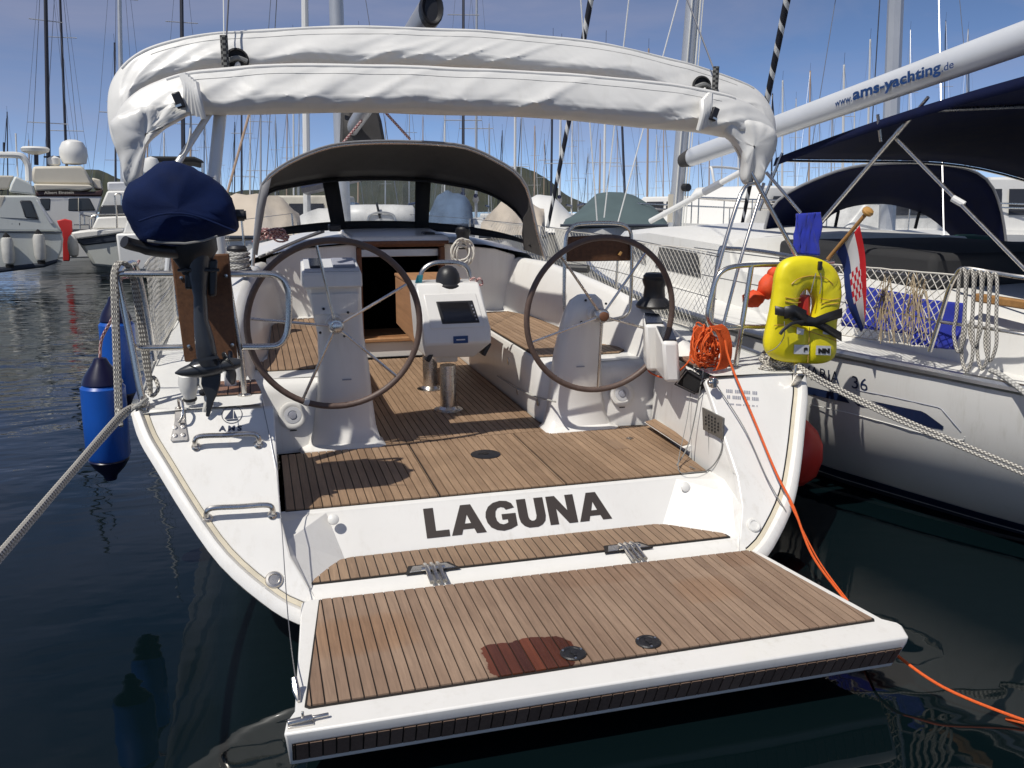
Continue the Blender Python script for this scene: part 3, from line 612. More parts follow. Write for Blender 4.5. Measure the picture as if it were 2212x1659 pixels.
# --- deck: side decks and stern deck either side of the helm
for sgn in (-1, 1):
    m = MB(); rws = []
    for yy in (0.755, 1.0, 1.4, 2, 3, 4.5, 6, 7.5, 8.8, 9.6):
        hx = hull_pt(0, yy).x if yy > .8 else 1.845
        hz = 0.985 + 0.012 * yy; xi = 1.24 if yy < 1.3 else (1.54 if yy < 4.6 else min(1.2, hx - .25))
        xi = max(0.0, min(xi, hx - .02))
        rws.append([Vector((sgn * xi, yy, hz + .022)), Vector((sgn * (lerp(xi, hx, .6)), yy, hz + .018)), Vector((sgn * (hx - .03), yy, hz + .008)), Vector((sgn * hx, yy, hz - .004))])
    m.grid(rws).build('side_deck', 'gelcoat_deck', Y, smooth=50)
    m = MB(); pts = [Vector((sgn * (hull_pt(0, y_).x - .025), y_, .985 + .012 * y_ + .02)) for y_ in (.95, 1.5, 2, 3, 4.5, 6, 7.5, 8.8, 9.5)]
    m.tube(spline(pts, 4), .017, 8).build('toe_rail', 'alloy', Y)
    # stern deck edge block and teak helm seat
    HS = [(sgn * 1.245, .965), (sgn * 1.49, .965), (sgn * 1.52, 1.27), (sgn * 1.275, 1.27)]
    hs = MB().prism([(a, b, 1.012) for a, b in HS], (0, 0, .012)).build('helm_seat', 'caulk', Y, smooth=0)
    planks(hs, 'teak_red', HS, 1.024, pitch=.055, off=sgn * 1.245)
    # corner fairlead with its cleat
    m = MB(); q = Vector((sgn * 1.80, .80, 1.0)); m.box(q + Vector((0, .05, .012)), (.05, .14, .03)); m.tube([q + Vector((0, -.03, .045)), q + Vector((0, .05, .055)), q + Vector((0, .13, .045))], .014, 8); m.box(q + Vector((0, .05, .03)), (.03, .05, .04)); m.build('mooring_cleat', 'stainless', Y, bevel=.004)
# --- cabin: bulkhead with companionway, coach roof
m = MB()
def bh(poly): m.prism([(a, 4.45, b) for a, b in poly], (0, .04, 0))
bh([(-1.15, .9), (-1.15, 1.44), (-.95, 1.52), (-.35, 1.56), (-.35, .5), (-.58, .5), (-.58, .9)])
bh([(.45, .5), (.45, 1.56), (.95, 1.50), (1.15, 1.44), (1.15, .9), (.58, .9), (.58, .5)])
bh([(-.35, .5), (-.35, .655), (.45, .655), (.45, .5)])
cb = m.build('cabin_bulkhead', 'gelcoat', Y, bevel=.012)
m = MB(); rws = []
for yy, k in ((4.40, 0.0), (4.8, .03), (5.6, .05), (6.6, .02), (7.6, -.10), (8.2, -.28)):
    wd = interp(yy, [(4.4, 1.40), (5.6, 1.36), (6.6, 1.2), (7.6, .95), (8.2, .7)])
    rws.append([Vector((x * wd, yy, z_ + k)) for x, z_ in ((-1, 1.05), (-.985, 1.35), (-.9, 1.455), (-.6, 1.545), (-.2, 1.585), (.2, 1.585), (.6, 1.545), (.9, 1.455), (.985, 1.35), (1, 1.05))])
m.grid(rws); m.add(rws[-1], [tuple(range(10))]); m.build('coach_roof', 'gelcoat', Y, smooth=45)
hs = MB(); hs.hexa([(-.42, 4.36, 1.56), (.50, 4.36, 1.56), (.50, 5.6, 1.6), (-.42, 5.6, 1.6)], [(-.40, 4.38, 1.635), (.48, 4.38, 1.635), (.48, 5.6, 1.68), (-.40, 5.6, 1.68)]); hs.build('sliding_hatch', 'gelcoat', Y, bevel=.02)
m = MB(); m.box((.05, 4.355, 1.575), (.86, .02, .032)); m.build('hatch_trim', 'wood_frame', Y, bevel=.004)
cwf = MB().box((.05, 4.46, 1.548), (.815, .085, .03)).build('companionway_frame', 'wood_frame', Y, bevel=.006)
for xx in (-.335, .435): MB().box((xx, 4.46, 1.09), (.045, .09, .88)).build('door_post', 'wood_frame', cwf, bevel=.006)
m = MB(); m.box((.05, 4.50, 1.475), (.72, .03, .07)); m.build('hatch_rail', 'alloy', cwf, bevel=.004)
m = MB(); m.box((.05, 4.46, .672), (.72, .09, .034)); m.build('threshold', 'wood_cabin', cwf, bevel=.006)
m = MB(); m.hexa([(-.31, 4.50, .66), (.41, 4.50, .66), (.41, 4.95, .66), (-.31, 4.95, .66)], [(-.31, 4.50, .70), (.41, 4.50, .70), (.41, 4.95, .70), (-.31, 4.95, .70)]); m.build('companionway_step', 'wood_cabin', cwf)
m = MB(); m.hexa([(.20, 4.30, .56), (.22, 4.30, .56), (.46, 4.44, .56), (.44, 4.44, .56)], [(.20, 4.30, 1.26), (.22, 4.30, 1.26), (.46, 4.44, 1.26), (.44, 4.44, 1.26)]); m.build('companionway_door', 'wood_cabin', cwf, bevel=.006)
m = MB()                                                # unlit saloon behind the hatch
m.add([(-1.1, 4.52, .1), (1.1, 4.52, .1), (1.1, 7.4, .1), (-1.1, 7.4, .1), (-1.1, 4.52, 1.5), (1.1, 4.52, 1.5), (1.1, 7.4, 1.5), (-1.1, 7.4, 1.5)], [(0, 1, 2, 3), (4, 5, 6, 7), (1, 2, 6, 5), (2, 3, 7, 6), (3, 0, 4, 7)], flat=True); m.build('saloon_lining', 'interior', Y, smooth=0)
# --- steering pedestals
def ped(sgn):
    m = MB(); rws = []
    def ring(z, x0, x1, y0, y1, c=.035):
        a, b = (x0, x1)
        return [Vector((sgn * x, y_, z)) for x, y_ in ((a + c, y0), (b - c, y0), (b, y0 + c), (b, y1 - c), (b - c, y1), (a + c, y1), (a, y1 - c), (a, y0 + c))]
    lv = [(.482, .52, 1.04, 1.575, 1.80), (.505, .525, 1.035, 1.58, 1.80), (.525, .55, .99, 1.62, 1.80), (.62, .575, .955, 1.635, 1.80), (.80, .595, .925, 1.625, 1.80), (1.0, .61, .905, 1.60, 1.78), (1.2, .64, .905, 1.575, 1.74)]
    if sgn > 0: lv += [(1.30, .66, .90, 1.555, 1.71), (1.36, .685, .885, 1.565, 1.69), (1.395, .73, .85, 1.59, 1.67)]
    else: lv += [(1.40, .645, .94, 1.575, 1.74), (1.50, .645, .97, 1.57, 1.76)]
    rws = [ring(*l) for l in lv]; m.grid(rws, closed=True); m.add(rws[-1], [tuple(range(8))])
    pd = m.build('steering_pedestal', 'gelcoat', Y, smooth=50)
    m = MB(); m.tube([(sgn * .815, 1.60, 1.285), (sgn * .815, 1.50, 1.285)], .052, 20); m.build('wheel_boss', 'gelcoat', pd)
    for k in range(4):
        an = k * math.pi / 2 + .6; m = MB(); m.lathe([(.008, 0), (.008, .006), (0, .007)], (sgn * .815 + .10 * math.cos(an), 1.562, 1.285 + .10 * math.sin(an)), (0, -1, 0), 8); m.build('bolt', 'black_plastic', pd)
    m = MB(); m.box((sgn * .75, 1.602, .93), (.055, .004, .008)); m.build('maker_badge', 'print_grey', pd)
    if sgn < 0:                                         # instrument pod with engine panel
        m = MB(); m.hexa([(-.985, 1.53, 1.49), (-.645, 1.53, 1.49), (-.645, 1.80, 1.49), (-.985, 1.80, 1.49)], [(-.985, 1.545, 1.575), (-.645, 1.545, 1.575), (-.65, 1.80, 1.64), (-.98, 1.80, 1.64)])
        pod = m.build('instrument_pod', 'gelcoat', pd, bevel=.012)
        m = MB(); m.hexa([(-.97, 1.56, 1.578), (-.655, 1.56, 1.578), (-.66, 1.78, 1.635), (-.965, 1.78, 1.635)], [(-.97, 1.56, 1.588), (-.655, 1.56, 1.588), (-.66, 1.78, 1.645), (-.965, 1.78, 1.645)]); m.build('instrument_face', 'speaker_grey', pd, bevel=.004)
        for (xa, w_2, mt) in ((-.90, .075, 'screen'), (-.74, .13, 'print_grey')):
            m = MB(); m.hexa([(xa - w_2 / 2, 1.60, 1.598), (xa + w_2 / 2, 1.60, 1.598), (xa + w_2 / 2, 1.74, 1.634), (xa - w_2 / 2, 1.74, 1.634)], [(xa - w_2 / 2, 1.60, 1.614), (xa + w_2 / 2, 1.60, 1.614), (xa + w_2 / 2, 1.74, 1.65), (xa - w_2 / 2, 1.74, 1.65)]); m.build('instrument', mt, pd, bevel=.006)
        m = MB(); m.hexa([(-.93, 1.567, 1.33), (-.67, 1.567, 1.33), (-.67, 1.60, 1.33), (-.93, 1.60, 1.33)], [(-.94, 1.56, 1.455), (-.665, 1.56, 1.455), (-.665, 1.60, 1.455), (-.94, 1.60, 1.455)]); m.build('access_cover', 'gelcoat', pd, bevel=.006)
    else:                                               # steel guard loop with a wooden board
        q = lambda x, y_: bY(x, y_, 1.80)
        pts = [q(1292, 728), q(1262, 715), q(1232, 700), q(1220, 665), q(1219, 600), q(1222, 520), q(1232, 495), q(1255, 483), q(1330, 482), q(1355, 492), q(1364, 515), q(1364, 600), q(1361, 660), q(1350, 682), q(1325, 690), q(1300, 692)]
        m = MB(); m.tube(spline(pts, 4), .0125, 10); m.build('guard_loop', 'stainless', pd)
        a, b, c, e = q(1226, 512), q(1371, 512), q(1368, 564), q(1227, 566); v = Vector((0, .02, 0))
        m = MB(); m.prism([a + v, lerp(a, b, .5) + v + Vector((0, 0, .012)), b + v, c + v, e + v], (0, .022, 0)); m.build('guard_board', 'wood_board', pd, bevel=.008)
        m = MB(); m.prism([lerp(a, b, .32) + Vector((0, .018, .012)), lerp(a, b, .5) + Vector((0, .018, .016)), lerp(a, b, .72) + Vector((0, .018, .010)), lerp(a, b, .5) + Vector((0, .018, .003))], (0, .003, 0)); m.build('board_lettering', 'boat_cream', pd)
        qq = q(1341, 548); m = MB(); m.box(qq + Vector((0, .012, 0)), (.018, .02, .03), Matrix.Rotation(.6, 3, 'Y')); m.build('board_latch', 'flag_ball', pd, bevel=.003)
        for z_ in ((1232, 668), (1228, 700)):
            m = MB(); a = q(*z_); m.tube([a, a + Vector((.10, -.10, 0))], .012, 8); m.build('loop_bracket', 'stainless', pd)
    return pd
for s_ in (-1, 1): ped(s_)
# --- the two steering wheels
def wheel(x0, ang, turks):
    c = Vector((x0, 1.44, 1.285)); Rr = .487; tilt = Matrix.Rotation(rad(5), 3, 'X')
    root = MB(); hubc = root.lathe([(.0, -.05), (.035, -.05), (.045, -.03), (.045, .03), (.036, .045), (.0, .05)], c, (0, -1, 0), 20).build('steering_wheel', 'stainless', Y)
    P = lambda a, r, dy=0: c + tilt @ Vector((r * math.cos(a), dy, r * math.sin(a)))
    m = MB(); m.tube([P(2 * math.pi * k / 72, Rr) for k in range(72)], .0185, 12, closed=True); m.build('rim', 'rim_leather', hubc)
    for k in range(5):
        a = ang + 2 * math.pi * k / 5; m = MB(); m.tube([P(a, .035, -.012), P(a, .2, -.010), P(a, Rr - .01, 0)], .0085, 8); m.build('spoke', 'stainless', hubc)
    MB().lathe([(.030, .045), (.030, .058), (.022, .063), (0, .063)], c, (0, -1, 0), 16).build('hub_cap', turks, hubc)
    return hubc
w1 = wheel(-.817, rad(101), 'stainless'); w2 = wheel(.817, rad(55), 'wood_frame')
q = bY(565, 1492 * .576 + 10, 1.43)
m = MB(); a0 = rad(248); c = Vector((-.817, 1.44, 1.285)); P_ = lambda a: c + Matrix.Rotation(rad(5), 3, 'X') @ Vector((.487 * math.cos(a), 0, .487 * math.sin(a)))
m.tube([P_(a0 - .03), P_(a0), P_(a0 + .03)], .022, 10); m.build('king_spoke_tape', 'vinyl', w1)
# --- cockpit table / plotter console
tb = MB(); ya, yb = 2.20, 2.62
tq = lambda x, y_: bY(x, y_, ya)
A = [tq(905, 628), tq(1047, 624), tq(1060, 738), tq(916, 745)]
B = [tq(925, 778), tq(1030, 776)]
sh = Vector((.0, yb - ya, 0))
cx_ = lambda p, s: Vector((p.x + s, p.y, p.z))
tb.add([A[0] + Vector((0, .16, .03)), A[1] + Vector((0, .16, .03)), A[1] + Vector((.01, 0, -.08)) * 0 + Vector((0, .11, -.02)), A[0] + Vector((0, .11, -.02)),
        A[3] + Vector((0, -.02, .10)), A[2] + Vector((0, -.02, .10)), A[2] + Vector((0, -.03, .0)), A[3] + Vector((0, -.03, 0)), B[1] + Vector((0, .08, 0)), B[0] + Vector((0, .08, 0)),
        A[0] + sh + Vector((0, 0, .03)), A[1] + sh + Vector((0, 0, .03)), A[2] + sh, A[3] + sh, B[1] + sh, B[0] + sh],
       [(0, 1, 2, 3), (3, 2, 5, 4), (4, 5, 6, 7), (7, 6, 8, 9), (0, 10, 11, 1), (10, 13, 12, 11), (13, 15, 14, 12), (9, 8, 14, 15), (0, 3, 4, 7, 13, 10), (1, 11, 12, 6, 5, 2), (7, 9, 15, 13), (6, 12, 14, 8)], flat=True)
tbo = tb.build('plotter_console', 'gelcoat', Y, bevel=.014)
pl = [A[0] + Vector((0, .11, -.02)), A[1] + Vector((0, .11, -.02)), A[2] + Vector((0, -.02, .10)), A[3] + Vector((0, -.02, .10))]
nrm = (pl[1] - pl[0]).cross(pl[3] - pl[0]).normalized(); nrm = nrm if nrm.y < 0 else -nrm
def onp(u, v, h=0): return (pl[0].lerp(pl[1], u)).lerp(pl[3].lerp(pl[2], u), v) + nrm * h
m = MB(); m.hexa([onp(.1, .08, 0), onp(.9, .08, 0), onp(.9, .97, 0), onp(.1, .97, 0)], [onp(.1, .08, .008), onp(.9, .08, .008), onp(.9, .97, .008), onp(.1, .97, .008)]); m.build('console_face', 'gelcoat', tbo, bevel=.006)
m = MB(); m.hexa([onp(.26, .28, .006), onp(.82, .28, .006), onp(.84, .86, .006), onp(.28, .86, .006)], [onp(.26, .28, .014), onp(.82, .28, .014), onp(.84, .86, .014), onp(.28, .86, .014)]); m.build('chart_plotter', 'black_plastic', tbo, bevel=.004)
m = MB(); m.add([onp(.30, .33, .0146), onp(.74, .33, .0146), onp(.76, .81, .0146), onp(.32, .81, .0146)], [(0, 1, 2, 3)]); m.build('plotter_screen', 'screen', tbo, smooth=0)
for k in range(5):
    m = MB(); m.box(onp(.785 + .004 * k, .42 + .09 * k, .0145), (.010, .004, .012)); m.build('plotter_key', 'print_grey', tbo)
m = MB(); a, b = A[3] + Vector((0, -.0335, .0)), A[2] + Vector((0, -.0335, 0)); f0, f1 = lerp(a, b, .42), lerp(a, b, .64); m.add([f0 + Vector((0, 0, .005)), f1 + Vector((0, 0, .005)), f1 + Vector((0, .004, .055)), f0 + Vector((0, .004, .055))], [(0, 1, 2, 3)]); m.build('sticker', 'sticker_blue', tbo, smooth=0)
m = MB(); m.add([f0.lerp(f1, .2) + Vector((0, -.001, .026)), f0.lerp(f1, .8) + Vector((0, -.001, .026)), f0.lerp(f1, .8) + Vector((0, -.001, .034)), f0.lerp(f1, .2) + Vector((0, -.001, .034))], [(0, 1, 2, 3)]); m.build('sticker_print', 'sticker_white', tbo, smooth=0)
for (yy, rr, xx) in ((2.37, .058, .035), (3.06, .058, .038)):
    m = MB(); m.lathe([(.105, .499), (.105, .506), (.075, .512), (rr, .53), (rr, .83)], (xx, yy, 0), n=24); m.build('console_leg', 'stainless', tbo)
m = MB(); m.hexa([(.0, 2.6, .80), (.16, 2.6, .80), (.16, 3.3, .80), (.0, 3.3, .80)], [(-.02, 2.6, 1.33), (.18, 2.6, 1.33), (.18, 3.3, 1.33), (-.02, 3.3, 1.33)]); m.build('table_core', 'gelcoat', tbo, bevel=.01)
for xa in (-.135, .275):
    m = MB(); m.hexa([(xa, 2.68, .92), (xa + .022, 2.68, .92), (xa + .022, 3.62, .95), (xa, 3.62, .95)], [(xa, 2.68, 1.345), (xa + .022, 2.68, 1.345), (xa + .022, 3.62, 1.345), (xa, 3.62, 1.345)]); m.build('table_leaf', 'wood_cabin', tbo, bevel=.006)
m = MB(); m.hexa([(-.14, 2.66, 1.347), (.30, 2.66, 1.347), (.30, 3.63, 1.347), (-.14, 3.63, 1.347)], [(-.14, 2.66, 1.372), (.30, 2.66, 1.372), (.30, 3.63, 1.372), (-.14, 3.63, 1.372)]); m.build('table_top', 'wood_cabin', tbo, bevel=.006)
hq = lambda x, y_: bY(x, y_, 2.48)
m = MB(); m.tube(spline([hq(903, 632), hq(906, 605), hq(915, 582), hq(935, 569), (hq(965, 566)), hq(995, 569), hq(1010, 580), hq(1016, 600), hq(1018, 622)], 5), .016, 10); m.build('grab_rail', 'stainless', tbo)
q = bY(968, 617, 2.42); m = MB(); m.lathe([(.10, 0), (.102, .02), (.088, .03), (.086, .06), (.078, .10), (.058, .135), (.03, .152), (0, .157)], (q.x, q.y, q.z - .015), n=28); m.build('compass_dome', 'black_plastic', tbo)
for (px, py, mt) in ((1048, 752, 'wood_frame'), (928, 765, 'black_plastic')):
    q = bY(px, py, 2.30); m = MB(); m.box(q, (.03, .10, .10), Matrix.Rotation(.5, 3, 'Y')); m.build('bottle_clip', 'black_plastic', tbo, bevel=.006)
m = MB(); q = bY(1018, 608, 2.45)
for k in range(5):
    a = q + Vector((random.uniform(-.03, .05), random.uniform(-.02, .02), random.uniform(-.04, .01))); m.tube(spline([a, a + Vector((.03, -.02, .02)), a + Vector((.05, -.01, -.02)), a + Vector((.01, -.02, -.03))], 4), .006, 6)
m.build('lashing', 'rope_pink', tbo)
mk('rope_teal', (0.02, 0.22, 0.28), .8, var=.5, vscale=90)
m = MB(); q = bY(903, 610, 2.44)
for k in range(4): m.tube(spline([q + Vector((.01 * k, -.01, .05)), q + Vector((-.02 + .012 * k, -.03, .0)), q + Vector((-.03 + .01 * k, -.03, -.10)), q + Vector((.0 + .012 * k, -.02, -.30 + .04 * k))], 5), .006, 6)
m.build('lashing', 'rope_teal', tbo)
# --- bathing platform, let down on its hinges
PT = 0.300                                              # height of its deck
PL = [(-1.13, 0.01), (-1.085, 0.03), (1.045, -0.02), (1.085, -0.05), (1.205, -0.80), (1.245, -0.845), (1.245, -0.875), (1.205, -0.96), (-1.235, -0.925), (-1.225, -0.86), (-1.195, -0.80), (-1.14, -0.10)]
def pz(y): return PT
m = MB(); n = len(PL)
top = [Vector((a, b, PT)) for a, b in PL]; top2 = [Vector((lerp(a, 0, .004), lerp(b, -.4, .004), PT - .03)) for a, b in PL]
low = [Vector((lerp(a, 0, .012) , b if b > -.8 else b + .062, PT - .165 + (0.035 if b > -.5 else 0))) for a, b in PL]
m.add(top + top2 + low, [tuple(range(n))] + [(i, (i + 1) % n, n + (i + 1) % n, n + i) for i in range(n)] + [(n + i, n + (i + 1) % n, 2 * n + (i + 1) % n, 2 * n + i) for i in range(n)] + [tuple(range(2 * n, 3 * n))[::-1]], flat=True)
pf = m.build('bathing_platform', 'gelcoat', Y, bevel=.008)
TKP = [(-1.055, 0.005), (1.02, -0.035), (1.045, -0.05), (1.165, -0.80), (1.155, -0.815), (-1.145, -0.805), (-1.16, -0.79)]
MB().prism([(a, b, PT - .002) for a, b in TKP], (0, 0, .006)).build('caulk_bed', 'caulk', pf, smooth=0)
TKI = [(-1.05, -.001), (1.017, -.041), (1.038, -.055), (1.155, -.795), (1.148, -.805), (-1.14, -.795), (-1.150, -.785)]
planks(pf, 'teak_platform', TKI, PT + .001, pitch=.0451, off=-1.045, th=.009)
# after face of the platform, boarded too
ya0, za0, ya1, za1 = -.9430, PT - .028, -.8990, PT - .128
def face(x, s_, h): t = s_; return Vector((x, lerp(lerp(-.9255, -.9605, (x + 1.235) / 2.44), lerp(-.9255, -.9605, (x + 1.235) / 2.44) + .062, t) - h - .0005, lerp(PT - .030, PT - .165, t)))
MB().add([face(-1.21, .10, .003), face(1.18, .10, .003), face(1.18, .78, .003), face(-1.21, .78, .003)], [(0, 1, 2, 3)], flat=True).build('face_caulk', 'caulk', pf, smooth=0)
planks(pf, 'teak_shaded', [(-1.205, .13), (1.175, .13), (1.175, .75), (-1.205, .75)], 0, pitch=.0451, off=-1.2, at=lambda x, y_, h: face(x, y_, .002 + h * .8), name='face_plank')
for (px, py) in ((1238, 1413), (1400, 1388)):
    q = bZ(px, py, PT + .01); f0 = MB().lathe([(.050, 0), (.051, .005), (.046, .009), (.036, .009), (.034, .006), (0, .006)], (q.x, q.y, PT + .0095), n=28).build('ladder_fitting', 'black_plastic', pf)
    m = MB(); m.box((q.x, q.y, PT + .0175), (.012, .05, .004)); m.lathe([(.012, 0), (.012, .005), (0, .005)], (q.x, q.y, PT + .0155), n=10); m.build('fitting_grip', 'black_plastic', pf)
    for k in range(3):
        an = k * 2.1 + .4; m = MB(); m.lathe([(.005, 0), (.004, .002), (0, .002)], (q.x + .041 * math.cos(an), q.y + .041 * math.sin(an), PT + .0186), n=8); m.build('screw', 'stainless', pf)
# latch at the outer corner
q = bZ(655, 1563, PT); m = MB(); m.tube([q + Vector((-.05, -.004, .014)), q + Vector((.03, .004, .014))], .012, 10); m.tube([q + Vector((.03, .004, .014)), q + Vector((.085, .009, .014))], .007, 8); m.box(q + Vector((-.008, 0, .004)), (.085, .04, .008)); m.tube([q + Vector((0, 0, .02)), q + Vector((0, 0, .045))], .005, 8); m.build('corner_latch', 'stainless', pf, bevel=.002)
# hinges with their recesses in the step
for (px, py) in ((935, 1232), (1358, 1187)):
    q = bZ(px, py, .30); hg = MB().prism([(q.x - .085, q.y + .06, .300), (q.x + .075, q.y + .06, .300), (q.x + .11, q.y + .0, .300), (q.x - .11, q.y + .0, .300)], (0, 0, .0052)).build('hinge', 'stainless', Y, bevel=.002)
    MB().prism([(q.x - .105, q.y + .073, .2955), (q.x + .09, q.y + .073, .2955), (q.x + .13, q.y - .008, .2955), (q.x - .13, q.y - .008, .2955)], (0, 0, .0068)).build('hinge_recess', 'caulk', hg)
    for k in (-1, 0, 1):
        m = MB(); x_ = q.x + k * .030; m.tube([(x_, q.y + .045, .312), (x_, q.y - .02, .322), (x_, q.y - .08, .312), (x_, q.y - .135, .305)], .011, 8); m.build('hinge_arm', 'stainless', hg)
    m = MB(); m.tube([(q.x - .055, q.y - .01, .318), (q.x + .055, q.y - .01, .318)], .010, 8); m.build('hinge_pin', 'stainless', hg)
# --- fittings on the quarter panels
def handle(pts, r=.0125):
    a = [bT(*p, off=-.0) + TN * h for p, h in pts]; m = MB(); m.tube(spline(a, 5), r, 10); return m.build('grab_handle', 'stainless', Y)
for (y0, x0, x1, y1) in ((963, 420, 562, 958), (1117, 445, 592, 1110)):
    h0 = handle([((x0 + 4, y0 + 2), 0.0), ((x0 + 2, y0 - 2), .03), ((x0 + 14, y0 - 10), .052), ((lerp(x0, x1, .5), lerp(y0, y1, .5) - 10), .052), ((x1 - 14, y1 - 10), .052), ((x1 - 2, y1 - 2), .03), ((x1 - 4, y1 + 2), 0.0)])
    for (px, py) in ((x0 + 4, y0 + 3), (x1 - 4, y1 + 3)):
        MB().lathe([(.022, -.002), (.022, .006), (.014, .014), (0, .014)], bT(px, py), TN, 16).build('handle_foot', 'stainless', h0)
def disc(px, py, r, name, mat, off=0.0, p3=None, nv=None, par=None):
    c = p3 or bT(px, py); nv = nv or TN
    return MB().lathe([(r, -.004), (r, .006), (r * .88, .012), (r * .62, .013), (r * .55, .008), (0, .008)], c, nv, 24).build(name, mat, par or Y)
disc(592, 1253, .040, 'shower_cap', 'stainless'); disc(1628, 1135, .038, 'drain_cap', 'boat_white')
for (px, py) in ((720, 1122), (1480, 1052)):
    q = rp_(0, .55); c = bY(px, py, .50); m = MB(); m.lathe([(.028, 0), (.027, .008), (.018, .014), (0, .016)], bY(px, py, .52), (0, -.8, .5), 18); m.build('plug', 'boat_white', Y)
# flag locker hinge plate with a hook (port) and name decal
c = bT(388, 920); u = (bT(388, 960) - bT(388, 880)); u.normalize(); v = Vector((1, 0, 0))
m = MB(); hp = [c - u * .10 - v * .02, c - u * .10 + v * .022, c - u * .02 + v * .026, c + u * .075 + v * .040, c + u * .085 + v * .034, c + u * .085 - v * .034, c + u * .075 - v * .040, c - u * .02 - v * .022]
m.prism([q + TN * .002 for q in hp], TN * .008); hpl = m.build('hinge_plate', 'stainless', Y, bevel=.003)
for a in (-1, 1):
    for b in (0.012, .055): MB().lathe([(.010, 0), (.010, .004), (.004, .005), (0, .004)], c + u * b + v * (.018 * a) + TN * .010, TN, 12).build('bolt', 'stainless', hpl)
m = MB(); m.tube(spline([c - u * .09 + TN * .012, c - u * .12 + TN * .05, c - u * .09 + TN * .075 + v * .02, c - u * .03 + TN * .05 + v * .02, c - u * .01 + TN * .02], 5), .006, 8); m.build('snap_hook', 'stainless', hpl)
def on_t(px0, py0, px1, py1, px2, py2):                 # text frame on the transom: left base, right base, left top
    a, b, d = bT(px0, py0), bT(px1, py1), bT(px2, py2)
    return lambda uu, vv: a + (b - a) * uu + (d - a) * vv + TN * .003
put_text('AMS', 'owner_lettering', 'decal_blue', Y, on_t(472, 932, 522, 931, 473, 920), size=.1, bold=.004, space=1.45)
ec = bT(501, 896); er = .047; m = MB(); m.tube([ec + TN * .003 + (v * math.cos(a) - u * math.sin(a)) * er for a in [2 * math.pi * k / 40 for k in range(40)]], .0015, 4, closed=True); em = m.build('emblem_ring', 'decal_blue', Y)
for poly in ([(-.035, -.02), (.002, -.02), (.004, .033)], [(.008, -.02), (.024, -.02), (.010, .022)], [(-.03, -.026), (.028, -.026), (.02, -.032), (-.022, -.032)]):
    m = MB(); m.prism([ec + v * a - u * b + TN * .003 for a, b in poly], TN * .0015); m.build('emblem_sail', 'decal_blue', em)
# safety print on the starboard quarter
for k, (w0, w1) in enumerate(((1568, 1635), (1570, 1638), (1570, 1636))):
    put_text(('DO NOT STAND', 'KEEP CLEAR OF LINES', 'platform in use')[0] if False else ('IIII III IIIII III', 'II IIIII IIII IIII', 'i iii iiii i iii ii i')[k], 'safety_print', 'print_grey', Y, on_t(w0, 848 + k * 13, w1, 853 + k * 13, w0, 841 + k * 13 if k < 2 else 845 + k * 13), size=.1, bold=.004)
# starboard inner face: ventilation grille, gas locker opening
def onside(px, py, x=1.178): return bX(px, py, x)
a = [onside(1516, 880), onside(1562, 903), onside(1560, 950), onside(1518, 928)]
gr_ = MB().prism(a, (.012, 0, 0)).build('vent_grille', 'grille_grey', Y, bevel=.003)
for i in range(5):
    for j in range(5):
        uu, vv = .2 + i * .15, .2 + j * .15
        if abs(uu - .5) + abs(vv - .5) > .48: continue
        p_ = a[0].lerp(a[1], uu).lerp(a[3].lerp(a[2], uu), vv); MB().lathe([(.006, 0), (.006, .003), (0, .003)], p_ + Vector((-.0015, 0, 0)), (-1, 0, 0), 8).build('vent_hole', 'dark', gr_)
a = [onside(1484, 798, 1.195), onside(1524, 822, 1.195), onside(1502, 850, 1.195), onside(1460, 830, 1.195)]
lo_ = MB().prism(a, (.03, 0, 0)).build('winch_pocket', 'dark', Y, bevel=.01)
m = MB(); m.tube([q + Vector((-.006, 0, 0)) for q in a], .006, 6, closed=True); m.build('pocket_edge', 'black_plastic', lo_)
# --- winches, instruments and handles on the coamings
def winch(name, c, s=1.0, mat='black_plastic'):
    c = Vector(c); w0 = MB().lathe([(.085 * s, 0), (.09 * s, .012 * s), (.078 * s, .03 * s), (.055 * s, .05 * s), (.05 * s, .10 * s), (.06 * s, .125 * s), (.062 * s, .14 * s)], c, n=24).build(name, mat, Y)
    MB().lathe([(.056 * s, .135 * s), (.058 * s, .155 * s), (.045 * s, .17 * s), (.02 * s, .172 * s), (.018 * s, .16 * s), (0, .16 * s)], c, n=24).build('winch_top', mat, w0); return w0
q = bX(1412, 664, 1.43); winch('winch', (1.43, q.y, q.z), 1.42)
q = bX(515, 575, -1.44); wq = bY(515, 594, 3.35); winch('winch', wq, 1.3)
wr = MB()
for k in range(11): wr.tube([wq + Vector(((.078 + .012 * math.sin(k * 2.1)) * math.cos(a), (.078 + .012 * math.sin(k)) * math.sin(a), .03 + .0135 * k + .008 * math.sin(a + k))) for a in [2 * math.pi * j / 24 for j in range(24)]], .010, 6, closed=True)
tag(wr.build('wound_rope', 'rope_grey'), 'pale rope wound in turns on the port winch', 'rope')
